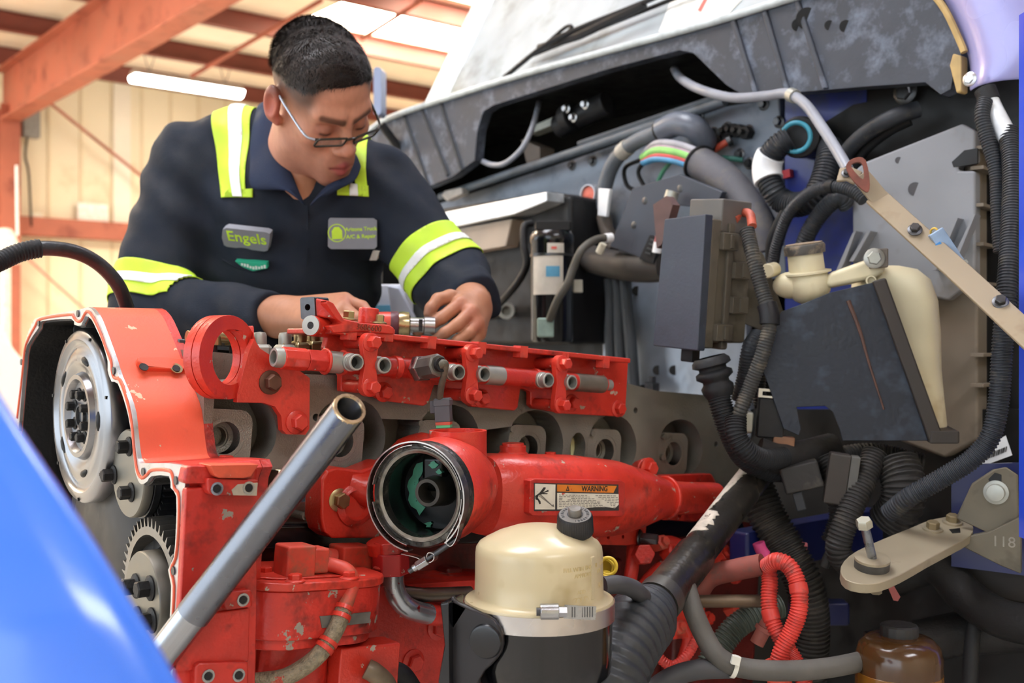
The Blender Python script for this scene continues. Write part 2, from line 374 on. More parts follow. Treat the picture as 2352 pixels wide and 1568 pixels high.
# ================================================================ truck cab
paint = mat('blue_truck_paint', '2f4fd0', .25, 0, .05, 3, coat=.5)
cowlm = mat('weathered_black_cowl', '353a44', .5, 0, .3, 9, .2, 120, dirt=('646d7d', .42, 14))
firem = mat('grey_firewall', '7d8794', .5, .2, .15, 12, dirt=('59616e', .4, 10))
TC = V((W.w(-.55, 0, 0).x, W.w(-.55, 0, 0).y, 0))
truck = T('truck_cab', 'blue truck cab with black cowl, pale windshield and open engine bay', 'truck', TC)
C = .12
cowl_px = [(842, 306), (905, 268), (1160, 185), (1400, 118), (1640, 52), (1800, 3), (1960, -42), (2120, -30), (2172, 30), (2205, 110), (2212, 150), (2190, 172), (2184, 205), (2160, 218), (2125, 190), (1980, 200), (1830, 213), (1700, 216), (1668, 196), (1592, 122), (1560, 116), (1400, 158), (1250, 205), (1130, 243), (1110, 256), (1096, 300), (1090, 368), (1040, 405), (975, 432), (930, 430), (842, 330)]
MB().pprism(W, cowl_px, C-.03, C).build('cowl_panel', cowlm, truck, bevel=.006)
for (u0, v0, u1, v1) in ((928, 262, 985, 425), (968, 246, 1030, 402), (1012, 232, 1062, 392)):
    MB().cyl(W.at(u0, v0, C), W.at(u1, v1, C), .006, seg=8).build('cowl_rib', mat('dark_cowl_groove', '24272c', .6), truck)
for (u0, v0, u1, v1) in ((1680, 48, 1732, 214), (1752, 26, 1806, 216), (1826, 4, 1892, 206)):
    b = MB(); p0, p1 = W.hit(u0, v0, C), W.hit(u1, v1, C)
    b.prism(W, [p0, (p0[0]+.012, p0[1]), (p1[0]+.012, p1[1]), p1], C-.01, C+.006); b.build('cowl_rib', cowlm, truck, bevel=.003)
edge = [(842, 304), (905, 266), (1160, 183), (1400, 116), (1640, 50), (1800, 1), (1960, -44)]
MB().tube(cat([W.at(u, v, C+.005) for u, v in edge], 5), .008, 10).build('cowl_trim', mat('pale_rubber_lip', 'b9c2c4', .35), truck)
for u, v, r in ((1853, 42, .02), (1833, 57, .012), (1905, 58, .009), (1942, 60, .011)):
    MB().cyl(W.at(u, v, C-.004), W.at(u, v, C+.001), r, seg=18).build('hole_plug', bplast, truck)
xl, xr = W.hit(850, 300, C)[0], W.hit(2175, 0, C)[0]
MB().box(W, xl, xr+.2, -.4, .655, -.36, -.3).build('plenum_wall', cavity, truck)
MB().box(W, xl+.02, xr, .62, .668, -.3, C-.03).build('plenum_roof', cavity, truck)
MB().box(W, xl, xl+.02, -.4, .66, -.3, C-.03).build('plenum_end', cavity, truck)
# firewall sheets
up = [(1000, 470), (1330, 360), (1660, 245), (1790, 225), (1805, 640), (1000, 640)]
MB().pprism(W, up, -.03, 0).build('upper_firewall', firem, truck, bevel=.004)
MB().pprism(W, [(1803, 200), (1990, 170), (1990, 1000), (1803, 1000)], -.03, -.002).build('blue_firewall_panel', mat('blue_inner_panel', '27388c', .35, 0, .1, 6, dirt=('3a4152', .5, 5), coat=.3), truck)
MB().pprism(W, [(1380, 632), (1705, 598), (1720, 1010), (1380, 1010)], 0, .03).build('insulated_firewall', mat('silver_insulation', 'a3adba', .38, .5, .22, 9, .8, 26, dirt=('66707e', .35, 7)), truck, bevel=.01)
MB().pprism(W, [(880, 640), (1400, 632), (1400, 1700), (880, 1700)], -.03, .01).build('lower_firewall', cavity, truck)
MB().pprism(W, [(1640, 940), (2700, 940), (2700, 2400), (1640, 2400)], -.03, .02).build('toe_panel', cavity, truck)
for u, v in ((1462, 668), (1510, 850), (1548, 850), (1622, 868)):
    MB().cyl(W.at(u, v, .03), W.at(u, v, .0325), .011, seg=16).build('insulation_hole', cavity, truck)
for u, v in ((1755, 240), (1607, 270), (1640, 305), (1638, 305), (1790, 280), (1655, 320), (1672, 293), (1720, 300), (1700, 355), (1722, 375), (1315, 380), (1362, 370)):
    bolt(truck, W.at(u, v, 0), W.N, .009, .012, dsteel)
MB().tube([W.at(1012, 452, .05), W.at(1340, 342, .05), W.at(1665, 232, .05)], .011, 10).build('hood_seal', mat('grey_rubber_seal', '5c646c', .5), truck)
MB().tube([W.at(1330, 330, .03), W.at(1668, 216, .03)], .007, 8).build('hood_seal_lip', mat('grey_rubber_seal', '5c646c', .5), truck)
MB().pprism(W, [(1012, 448), (1020, 438), (1060, 430), (1062, 444), (1045, 452), (1025, 462)], .05, .075).build('seal_clip', mat('pale_clip', 'b0aaa4', .5), truck, bevel=.004)
# cavity contents: wiper motor and pale duct
MB().pprism(W, [(1210, 310), (1230, 285), (1345, 235), (1330, 262)], -.04, 0).build('pale_duct', mat('pale_grey_duct', 'a8aca4', .5), truck, bevel=.006)
b = MB(); b.cyl(W.at(1282, 292, 0), W.at(1398, 236, -.02), .03, seg=20); b.cyl(W.at(1300, 275, .01), W.at(1318, 266, .01), .036, seg=20); b.build('wiper_motor', bplast, truck, bevel=.004)
for u, v in ((1318, 270), (1302, 250), (1345, 240)): bolt(truck, W.at(u, v, .035), W.N, .008, .012, steel)
MB().pprism(W, [(1196, 320), (1240, 338), (1240, 372), (1210, 375)], -.02, .03).build('duct_bracket', mat('tan_bracket', '5f564e', .6), truck)
# heater box with silver flange
MB().pprism(W, [(1000, 480), (1256, 440), (1310, 450), (1310, 790), (1000, 790)], .03, .16).build('heater_box', bplast, truck, bevel=.01)
MB().pprism(W, [(995, 492), (1255, 440), (1256, 462), (1180, 492), (1010, 528)], .16, .215).build('heater_flange', mat('bright_aluminium_sheet', 'dfe4ea', .35, .7, .15, 30), truck, bevel=.003)
MB().pprism(W, [(1020, 530), (1176, 502), (1162, 565), (1060, 582)], .16, .2).build('heater_panel', mat('beige_panel', 'a99b8c', .5, 0, .15, 8), truck, bevel=.004)
MB().pprism(W, [(1988, 150), (2420, 60), (2420, 1000), (1988, 1000)], -.03, -.004).build('shadow_black_panel', cavity, truck)  # black sheet painted for the shadow at the bay's right side
# windshield, pillar and wiper
WS = Fr(W.w(0, 0, -.32), SIDE, UP)
tw = math.radians(28); wy = (UP*math.cos(tw)+AH*math.sin(tw)); WS = Fr(W.w(0, .66, -.12), SIDE, wy)
glassm = mat('sky_glare_windshield_glass', 'b4bcc0', .12, 0, .15, 5, spec=.8, dirt=('8f948e', .4, 4))  # opaque mottled pale grey painted for the sky reflected in the glass
x1 = WS.hit(1066, 110)[0]
MB().box(WS, x1, 1.3, .0, 1.3, -.006, 0).build('windshield', glassm, truck)
MB().prism(WS, [(x1-.085, .0), (x1+.04, .0), (x1+.06, 1.3), (x1-.05, 1.3)], -.12, .012).build('pillar', mat('glare_white_cab_pillar', 'f2f6fa', .3, 0, .03, 4, coat=.3), truck, bevel=.02)  # near-white painted for the glare that washes out the pillar
MB().prism(WS, WS.pts([(1565, -60), (1515, 75), (1650, 60), (1705, 0), (1715, -60)]), .001, .003).build('windshield_paper', mat('white_paper', 'fbf7ea', .6), truck)
MB().prism(WS, WS.pts([(1622, -8), (1632, -8), (1612, 30), (1604, 26)]), .003, .004).build('paper_stripe', mat('red_print', 'e06a60', .6), truck)
MB().box(WS, -1.5, 1.35, 1.25, 1.75, -1.5, .03).build('cab_roof', paint, truck, bevel=.05)
MB().box(W, -1.35, .9, -.6, .6, -1.6, -.37).build('cab_body', paint, truck, bevel=.03)
mf = face(869, 215, 3.05, 10)
mir = T('cab_mirror', 'slim blue grey cab mirror beside the mechanic\'s temple', 'mirror', mf.w(0, -.1, 0))
MB().prism(mf, rrect(-.014, .008, -.06, .075, .01), -.05, 0).build('shell', mat('blue_grey_mirror', '8d98b4', .35, 0, .08, 6), mir, bevel=.006)
MB().cyl(mf.w(0, -.08, -.03), mf.w(.08, -.2, -.1), .012, seg=10).build('arm', bplast, mir)
wip = T('wiper_arm', 'black wiper arm lying across the pale windshield', 'wiper', WS.at(1160, 178, .03))
MB().tube(cat([WS.at(1158, 178, .03), WS.at(1250, 105, .06), WS.at(1330, 65, .06), WS.at(1480, 5, .055), WS.at(1580, -40, .05)], 5), .007, 8).build('arm', bplast, wip)
MB().tube([WS.at(1215, 130, .02), WS.at(1640, -40, .02)], .006, 8).build('blade', bplast, wip)
MB().tube(cat([WS.at(1255, 100, .05), WS.at(1300, 62, .06), WS.at(1312, 66, .06), WS.at(1270, 100, .04)], 4), .005, 8).build('yoke', bplast, wip)
MB().tube([WS.at(1240, 110, .03), WS.at(1330, 82, .05), WS.at(1480, 10, .05)], .012, 8).build('arm_link', bplast, wip)
# near side cab corner, lilac blue, and screw
cm = mat('lilac_blue_cab_corner', '9c9cd2', .28, .1, .08, 5, coat=.4)
rings = []
Cq = [(2170, -60, 2200, 172, 2165, 218), ]
prof = [(0, 0), (.03, .03), (.08, .05), (.13, .045), (.17, .02), (.2, -.03), (.215, -.1), (.22, -.2)]
eb = [W.hit(*q, C) for q in ((2120, -60), (2172, 20), (2208, 105), (2222, 165), (2215, 215))]
rings = [[W.w(x+dx*(1.05-.1*i), y, C-.01+dn) for dx, dn in prof] for i, (x, y) in enumerate(eb)]
b = MB(); b.loft(rings, False, False); o = b.build('cab_corner', cm, truck, smooth=60); md = o.modifiers.new('t', 'SOLIDIFY'); md.thickness = .006
md = o.modifiers.new('s', 'SUBSURF'); md.levels = 2; md.render_levels = 2
MB().pprism(W, [(2188, 122), (2208, 128), (2208, 212), (2196, 214), (2180, 150)], C-.01, C+.012).build('amber_marker', mat('amber_strip', 'b79a62', .5), truck, bevel=.003)
MB().tube(cat([W.at(u, v, C+.012) for u, v in ((2138, -20), (2172, 25), (2205, 95), (2215, 120))], 4), .006, 8).build('amber_edge', mat('amber_strip', 'b79a62', .5), truck)
bolt(truck, W.at(2228, 182, C+.055), W.N, .008, .006, alu)
# ================================================================ engine
TE = Fr(E.o, AX, -SIDE)           # plan frame of the engine: x rearwards, y away from camera, n up
def slab(b, x0, x1, n0, n1, r, y0, y1, n=5): return b.prism(TE, rrect(x0, x1, -n1, -n0, r, n), y0, y1)
SP = 0.166
# ---- cylinder head
head = T('cylinder_head', 'olive grey cylinder head with six round ports, in the middle of the engine', 'engine part', E.w(.45, -.2, -.15))
hp = E.pts([(468, 880), (712, 860), (1440, 880), (1660, 935), (1700, 945), (1722, 1200), (1640, 1190), (640, 1212), (640, 1080), (468, 1078)])
pk = lambda k: [(SP*k+x, y+.004) for x, y in cat2([(-.046, -.024), (-.048, .015), (-.035, .045), (0, .058), (.038, .05), (.06, .022), (.062, -.008), (.045, -.03), (.01, -.04), (-.03, -.036)], 3)]
holes = [pk(k) for k in range(6)]; holes[0] = [(max(x, hp[0][0]+.006, hp[9][0]+.006), y) for x, y in holes[0]]
for u, v, r in ((968, 972, .0045), (1178, 985, .0048), (1363, 995, .005), (1645, 1020, .005), (1460, 942, .005), (1525, 1050, .0055), (702, 1185, .0055), (726, 958, .005), (1528, 1003, .005)):
    x, y = E.hit(u, v); holes.append(circ(x, y, r, 12))
x, y = E.hit(1327, 1030); holes.append(circ(x, y, .017, 16, .026))
MB().prism(E, hp, -.055, 0, holes).build('side_face', castg, head, bevel=.002)
x0, x1 = hp[0][0], hp[4][0]
MB().box(E, x0, x1, hp[9][1], E.hit(1000, 850)[1], -.36, -.056).build('body', castg, head)
for k in range(6):
    def mk(b):
        b.prism(ID, rrect(-.042, .036, -.038, .036, .017), -.044, -.006, [circ(0, 0, .0205, 24)])
        b.lathe((0, 0, 0), (0, 0, 1), [(.026, -.0055), (.0255, -.0068), (.0205, -.0068), (.0205, -.026), (.0145, -.027), (.0145, -.03), (.0125, -.03), (.0125, -.043), (0, -.044)], 24)
    o = E.w(SP*k-.004, .002, 0)
    mw = M(((E.X.x, E.Y.x, E.N.x, o.x), (E.X.y, E.Y.y, E.N.y, o.y), (E.X.z, E.Y.z, E.N.z, o.z), (0, 0, 0, 1)))
    ob = shared('portboss', mk, 'port_boss', mat('lighter_cast_iron', '918e84', .5, .4, .1, 30, .5, 500), head, mw)
MB().pprism(E, [(1311, 1048), (1311, 1012), (1318, 1003), (1325, 1012), (1325, 1048)], -.03, -.026).build('yellow_tag', mat('pale_yellow_tag', 'e8e6b0', .5), head)
# ---- engine block
blk = T('engine_block', 'dark red engine block below the cylinder head', 'engine part', E.w(.5, -.8, -.15))
yb = E.hit(700, 1215)[1]
MB().box(E, -.04, 1.12, -.85, yb-.005, -.36, -.03).build('crankcase', mat('shaded_red_block', '6e1f1a', .5, 0, .25, 12, .4, 150, dirt=('241512', .45, 10)), blk, bevel=.01)  # darkened red and black blotches painted for the shade behind the pump
MB().pprism(E, [(600, 1205), (1700, 1185), (1720, 1230), (600, 1262)], -.03, -.005).build('head_gasket_rail', black, blk, bevel=.003)
for i in range(6):
    MB().box(E, .02+SP*i, .05+SP*i, -.8, yb-.06, -.03, .0).build('block_rib', mat('shaded_red_block', '6e1f1a'), blk, bevel=.006)
x, y = E.hit(820, 1260); slab(MB(), .12, .42, -.03, .06, .02, y-.35, y-.04).build('block_boss', red2, blk, bevel=.008)
for u, v in ((948, 1520), (1005, 1440)): bolt(blk, E.at(u, v, .06), E.N, .012, .012, red2)
# ---- front gear housing
out = [(18, 1250), (25, 1100), (33, 1000), (38, 955), (45, 895), (52, 830), (58, 790), (75, 742), (95, 727), (180, 712), (204, 705), (218, 716), (230, 737), (249, 787), (264, 829), (275, 864), (293, 906), (306, 948), (312, 1005), (318, 1051), (325, 1063)]
inn = [(45, 1250), (40, 1100), (43, 1000), (47, 955), (52, 895), (57, 841), (63, 795), (90, 753), (98, 737), (165, 732), (172, 745), (188, 747), (198, 726), (212, 734), (225, 760), (237, 787), (249, 829), (249, 850), (258, 876), (272, 880), (291, 933), (302, 986), (308, 1045)]
out2 = [(325, 1063), (429, 1068), (427, 1112), (421, 1177), (417, 1230), (411, 1326), (407, 1399), (402, 1500), (398, 1640)]
inn2 = [(308, 1045), (313, 1085), (322, 1108), (331, 1111), (341, 1104), (350, 1093), (390, 1093), (394, 1120), (407, 1139), (406, 1217), (401, 1279), (388, 1308), (395, 1344), (392, 1417), (388, 1500), (384, 1640)]
hsg = T('gear_housing', 'orange red gear housing with bright gasket rim at the front of the engine', 'engine part', G.w(-.1, -.5, -.04))
D = .085
def smo(l): return [(p.x, p.y) for p in cat([V((x, y, 0)) for x, y in l], 2)]
go, gi, go2, gi2 = [smo(G.pts(l)) for l in (out, inn, out2, inn2)]
MB().prism(G, go+gi[::-1], -D, -.004).build('upper_shell', orange, hsg, bevel=.003)
MB().prism(G, go2+gi2[::-1], -D, -.004).build('lower_shell', red2, hsg, bevel=.004)
MB().prism(G, go+go2[1:]+gi2[::-1]+gi[::-1][1:], -.004, .001).build('gasket_face', alu, hsg)
bead = [(40, 960), (48, 895), (54, 841), (60, 792), (82, 748), (95, 732), (160, 722), (170, 728), (178, 737), (188, 735), (200, 715), (214, 727), (230, 760), (243, 795), (256, 829), (258, 850), (263, 867), (276, 873), (293, 920), (304, 975), (309, 1030), (316, 1080), (326, 1097), (338, 1090), (350, 1079), (388, 1080), (398, 1095), (402, 1122), (412, 1140), (411, 1220), (405, 1279), (394, 1308), (401, 1344), (398, 1420), (393, 1520)]
MB().tube(cat([G.at(u, v, .001) for u, v in bead], 3), .0022, 8).build('seal_bead', mat('orange_seal', 'e2603e', .45), hsg)
for u, v in ((180, 720), (90, 742), (50, 831), (262, 851), (330, 1083), (405, 1103), (399, 1310)):
    b = MB(); p = G.at(u, v, .001); b.cyl(p, p+G.N*.0015, .0048, seg=14); b.build('rim_hole', dsteel, hsg)
MB().prism(G, go+go2[1:]+[(go2[-1][0]-.7, go2[-1][1])], -D-.012, -D).build('rear_plate', red2, hsg)
def inset(l, d):
    o = []
    for i, p in enumerate(l):
        a, c = V(l[max(i-1, 0)]), V(l[min(i+1, len(l)-1)]); t_ = (c-a).normalized(); o.append((p[0]+t_.y*d, p[1]-t_.x*d))
    return o
for l in (gi, gi2): MB().prism(G, inset(l, -.0004)+inset(l, .0025)[::-1], -D, -.0045).build('inner_lining', castd, hsg)
MB().prism(G, gi+gi2[1:]+[(gi2[-1][0]-.6, gi2[-1][1])], -D, -D+.004).build('inner_back', castd, hsg)
ibx = G.pts([(100, 800), (150, 760), (200, 790)], -.07)
for u, v, r in ((125, 808, .02), (195, 757, .016)): MB().cyl(G.at(u, v, -.08), G.at(u, v, -.05), r, seg=16).build('inner_boss', castd, hsg, bevel=.002)
MB().prism(G, G.pts([(60, 860), (130, 850), (120, 1160), (60, 1160)], -.07), -D, -.06).build('inner_web', castd, hsg, bevel=.006)
# raised pad with two holes on the shell's side
UF = Fr(E.at(370, 850, .0), AX, UP)
pz = [(311, 830), (428, 836), (434, 858), (345, 856), (328, 852)]
sl = V((go[-6][0]-go[-8][0], go[-6][1]-go[-8][1], 0))
def shell_frame(i):          # a frame lying on facet i of the outer shell
    a, c = G.w(*go[i], 0), G.w(*go[i+1], 0); ydir = (a-c).normalized(); return Fr(a, AX, ydir)
ii = min(range(len(go)-1), key=lambda i: abs(G.w(*go[i], 0).z-P(264, 832, 1.28).z)+(10 if go[i][0] < G.hit(200, 800)[0] else 0))
PF = shell_frame(ii)
MB().prism(PF, cat2(PF.pts(pz), 2), -.025, .010).build('side_pad', orange, hsg, bevel=.002)
for u, v, m in ((330, 843, castd), (405, 846, brass)):
    p = PF.at(u, v, .009); MB().cyl(p, p+PF.N*.001, .0058 if m is castd else .008, seg=16).build('pad_hole', m, hsg)
p = PF.at(405, 846, .010); MB().cyl(p, p+PF.N*.0008, .0052, seg=14).build('pad_hole', castd, hsg)
# lower shell: bosses and threaded pads
t = .153; nn = max(E.loc(G.w(x_, y_))[2] for x_, y_ in go2)
pads = [([(476, 1098), (596, 1102), (592, 1140), (486, 1138), (478, 1130)], [(498, 1122), (571, 1120)]),
        ([(505, 1360), (580, 1354), (582, 1394), (520, 1402)], [(558, 1377)]),
        ([(448, 1530), (460, 1522), (572, 1520), (572, 1600), (448, 1600)], [(478, 1552), (548, 1550)])]
for pts_, hs in pads:
    MB().pprism(E, pts_, nn-.02, nn+.012).build('mount_pad', red2, hsg, bevel=.003)
    for u, v in hs:
        p = E.at(u, v, nn+.012); b = MB(); b.lathe(p, E.N, [(.0072, 0), (.0072, .001), (.0052, .001), (.005, .0004), (0, .0002)], 18); b.build('threaded_hole', steel, hsg)
        MB().cyl(p+E.N*.0004, p+E.N*.0009, .0046, seg=14).build('threaded_hole', castd, hsg)
MB().pprism(E, [(546, 1112), (592, 1108), (590, 1138), (536, 1137), (532, 1125)], nn+.012, nn+.0125).build('bare_patch', mat('bare_pale_metal', 'c9bda8', .55, .3, .2, 60, chip=('a34a38', .45, 90)), hsg)
MB().pprism(E, [(482, 1068), (596, 1066), (578, 1094), (560, 1098), (505, 1098), (494, 1092)], nn-.015, nn+.016).build('lug', orange, hsg, bevel=.006)
MB().pprism(E, [(430, 1068), (596, 1072), (594, 1110), (420, 1112)], nn-.018, nn+.004).build('shoulder', red2, hsg, bevel=.006)
MB().pprism(E, [(515, 1046), (538, 1046), (540, 1066), (513, 1066)], .02, .035).build('lug_key', red, hsg, bevel=.002)
MB().pprism(E, [(410, 1420), (575, 1395), (572, 1520), (440, 1540), (404, 1540)], nn-.015, nn+.004).build('lower_flare', red2, hsg, bevel=.008)
MB().pprism(E, [(428, 1120), (595, 1110), (585, 1700), (398, 1700)], nn-.014, nn-.001).build('side_wall', red2, hsg, bevel=.004)
# ---- gears and damper
def gear(n, r0, r1):
    o = []
    for i in range(n):
        for f, r in ((0, r0), (.28, r0), (.46, r1), (.56, r1), (.76, r0)):
            a = 2*math.pi*(i+f)/n; o.append((r*math.cos(a), r*math.sin(a)))
    return o
def shift(l, c): return [(x+c[0], y+c[1]) for x, y in l]
cg = G.hit(178, 955, -.01)
dmp = T('camshaft_damper', 'big bright steel damper disc with eight dark bolts inside the gear housing', 'engine part', G.w(cg[0], cg[1]-.12, -.03))
prof = [(.116, -.045), (.118, -.042), (.118, -.016), (.115, -.012), (.104, -.01), (.1, -.015), (.094, -.016), (.088, -.012), (.07, -.011), (.064, -.017), (.06, -.017), (.056, -.008), (.05, -.008), (.046, -.016), (.044, -.016), (.0, -.016)]
MB().lathe(G.w(*cg, 0), G.N, prof, 64).build('disc', mat('spun_steel', '9a9ca0', .3, 1., .15, 8), dmp, smooth=50)
for i in range(5):
    a = math.radians(70+72*i); X = (math.cos(a), math.sin(a))
    arc = [(cg[0]+.079*math.cos(a+q), cg[1]+.079*math.sin(a+q)) for q in (-.16, -.08, 0, .08, .16)]
    MB().tube([G.w(x, y, -.0135) for x, y in arc], [.003, .0052, .0056, .0052, .003], 10).build('slot', cavity, dmp)
for i in range(8):
    a = math.radians(22+45*i); bolt(dmp, G.w(cg[0]+.031*math.cos(a), cg[1]+.031*math.sin(a), -.016), G.N, .0062, .012, castd)
MB().lathe(G.w(*cg, -.016), G.N, [(.016, 0), (.016, .004), (.013, .004), (.012, -.006), (0, -.007)], 24).build('hub_bore', dsteel, dmp)
for i in range(7):
    a = math.radians(15+51*i); MB().box(Fr(G.w(cg[0]+.113*math.cos(a), cg[1]+.113*math.sin(a), -.013), G.X, G.Y), -.002, .002, -.002, .002, 0, .003).build('timing_mark', cavity, dmp)
MB().prism(G, shift(gear(72, .117, .1235), cg), -.075, -.046).build('camshaft_gear', dsteel, dmp, smooth=0)
ci = G.hit(308, 1086, -.03)
idl = T('idler_gear', 'small idler gear with grey thrust plate and black bolts beside the damper', 'engine part', G.w(ci[0], ci[1]-.06, -.03))
MB().lathe(G.w(*ci, 0), G.N, [(.0, -.022), (.054, -.022), (.0555, -.024), (.0555, -.034), (0, -.034)], 48).build('thrust_plate', mat('grey_ground_steel', '86837a', .45, .8, .12, 30), idl)
MB().lathe(G.w(*ci, 0), G.N, [(.05, -.034), (.057, -.036), (.057, -.044), (.05, -.046)], 48).build('collar', dsteel, idl)
MB().prism(G, shift(gear(38, .055, .063), ci), -.075, -.046).build('teeth', dsteel, idl, smooth=0)
for u, v in ((297, 1025), (262, 1090), (302, 1130)): bolt(idl, G.at(u, v, -.022), G.N, .0085, .016, castd)
cl = G.hit(348, 1372, -.03)
lg = T('crank_idler_gear', 'large toothed gear with four hex bolts below the small idler gear', 'engine part', G.w(cl[0], cl[1]-.1, -.03))
MB().prism(G, shift(gear(48, .086, .097), cl), -.06, -.028, [shift(circ(0, 0, .076, 40), cl)]).build('toothed_rim', mat('grey_gear_steel', '8b8883', .4, .85, .15, 30), lg, smooth=0)
MB().lathe(G.w(*cl, 0), G.N, [(.077, -.05), (.06, -.048), (.055, -.04), (0, -.04)], 48).build('web', dsteel, lg)
MB().lathe(G.w(*cl, 0), G.N, [(.0, -.018), (.056, -.018), (.0575, -.02), (.0575, -.04), (0, -.04)], 48).build('thrust_plate', mat('grey_ground_steel', '86837a', .45, .8, .12, 30), lg)
MB().cyl(G.at(338, 1258, -.047), G.at(338, 1258, -.046), .008, seg=16).build('web_hole', cavity, lg)
for u, v in ((313, 1345), (346, 1350), (318, 1420), (350, 1424)): bolt(lg, G.at(u, v, -.018), G.N, .0105, .018, castd)
crk = T('crank_cover', 'dark grimy crank cover low behind the blue hood', 'engine part', G.w(-.25, -.6, -.03))
MB().lathe(G.w(-.22, G.hit(250, 1350)[1], 0), G.N, [(.16, -.08), (.16, -.05), (.13, -.035), (.05, -.03), (0, -.03)], 40).build('cover', mat('grimy_dark_metal', '2a2724', .5, .2, .4, 12, dirt=('4a463e', .35, 9)), crk)
MB().box(G, -.4, -.02, -.6, G.hit(240, 1190)[1], -D, -.05).build('sump_wall', castd, crk, bevel=.01)
# ---- lifting bracket
lif = T('lifting_bracket', 'red steel lifting eye bracket bolted to the cylinder head', 'bracket', E.at(560, 990, .03))
RA = math.radians(62); RF = Fr(P(509, 820, 1.335), (math.cos(RA), math.sin(RA), 0))
rv = .0515
for n0, n1 in ((-.013, -.0006), (.0006, .013)):
    MB().prism(RF, circ(0, 0, rv, 40, rv*1.0), n0, n1, [circ(.002, 0, .0315, 32, .034)]).build('eye_ring', red, lif, bevel=.002)
MB().pprism(E, [(545, 905), (572, 805), (584, 778), (598, 800), (640, 828), (690, 852), (712, 868), (711, 985), (702, 998), (658, 997), (649, 988), (646, 955), (632, 934), (604, 925), (545, 924)], .018, .03).build('plate', red, lif, bevel=.002)
b = MB(); b.loft([[RF.w(.045, .04, -.012), RF.w(.045, .04, .012), RF.w(.03, -.045, .012), RF.w(.03, -.045, -.012)], [E.at(585, 785, .018), E.at(585, 785, .03), E.at(545, 922, .03), E.at(545, 922, .018)]]); b.build('web', red, lif, bevel=.002)
bolt(lif, E.at(620, 878, .03), E.N, .0105, .015, rust); bolt(lif, E.at(681, 969, .03), E.N, .0105, .015, red)
# ---- rail carrier plate with top flange
car = T('rail_carrier_plate', 'long red carrier plate with top flange behind the fuel rail', 'engine part', E.at(1100, 950, .03))
MB().pprism(E, [(745, 800), (756, 760), (1444, 826), (1437, 950), (1430, 957), (1300, 950), (1228, 938), (1219, 930), (1219, 900), (1205, 893), (1196, 893), (1190, 936), (1182, 943), (1085, 934), (1060, 915), (1030, 905), (1024, 884), (998, 884), (985, 925), (974, 932), (880, 920), (850, 905), (783, 898), (783, 862)], .01, .022).build('plate', red, car, bevel=.002)
b = MB(); f0, f1 = E.hit(757, 752, .055), E.hit(1446, 823, .055)
b.prism(E, [f0, f1, (f1[0], f1[1]-.0075), (f0[0], f0[1]-.0075)], -.06, .058); b.build('top_flange', red, car, bevel=.002)
for u, v in ((803, 766), (887, 770), (985, 787), (1196, 809), (1384, 834), (1100, 800), (1290, 824)):
    p = E.at(u, v-8, .048); b = MB(); b.lathe(p, -E.Y, [(.0125, -.004), (.0125, .0125), (.0115, .0135), (0, .0135)], 6); b.build('flange_bolt', red, car)
for u, v in ((880, 900), (1105, 914), (1418, 938), (1312, 925)): bolt(car, E.at(u, v, .022), E.N, .0095, .013, red)
for (u0, v0) in ((1060, 820), (1262, 848)): MB().cyl(E.at(u0-8, v0, .03), E.at(u0+22, v0-2, .045), .012, seg=14).build('clamp_boss', red, car, bevel=.002)
# ---- two-eyed casting bracket on top
cb = T('casting_bracket', 'red cast bracket with two drilled eyes on top of the carrier plate', 'bracket', E.at(800, 770, .05))
MB().pprism(E, [(768, 765), (756, 748), (786, 742), (770, 728), (748, 695), (752, 688), (768, 697), (790, 732), (830, 741), (894, 746), (906, 752), (906, 768), (830, 762)], .0, .062).build('arm', red, cb, bevel=.003)
e1 = face(719, 706, 1.4, 25, 3)
MB().prism(e1, rrect(-.011, .011, -.015, .013, .003), -.02, .012, [circ(0, 0, .0042, 14)]).build('square_eye', dsteel, cb, bevel=.0015)
b = MB(); b.loft([[e1.w(.008, .012, -.012), e1.w(.008, .012, .01), e1.w(.008, -.012, .01), e1.w(.008, -.012, -.012)], [E.at(768, 697, .03), E.at(768, 697, .06), E.at(778, 735, .06), E.at(778, 735, .03)]]); b.build('neck', red, cb, bevel=.003)
MB().prism(e1, [(-.008, -.012), (.012, -.012), (.02, -.03), (-.004, -.03)], -.018, .006).build('web', red2, cb, bevel=.002)
e2p, e2q = P(714, 747, 1.385), P(752, 752, 1.42)
b = MB(); b.cyl(e2p, e2q, .0135, seg=24); b.build('round_boss', red, cb, bevel=.002)
ax = (e2p-e2q).normalized(); b = MB(); b.lathe(e2p, ax, [(.0128, .0), (.0128, .001), (.0048, .001), (.0045, -.008), (0, -.008)], 20); b.build('bare_boss_face', gnipple, cb); MB().cyl(e2p-ax*.0005, e2p+ax*.0012, .0046, seg=16).build('boss_hole', castd, cb)
text('3686600', Fr(E.at(848, 753, .0626), AX), 0, 0, 0, .011, mat('dark_cast_marks', '7a3a24', .7), cb, 'cast_number')
for u, v in ((800, 742), (868, 750)): bolt(cb, E.at(u, v, .04)+E.Y*.004, E.Y, .008, .012, brass if u == 800 else brass)
MB().cyl(E.at(845, 745, .03), E.at(845, 745, .03)+E.Y*.022, .0135, seg=18).build('stud_boss', red, cb, bevel=.002)
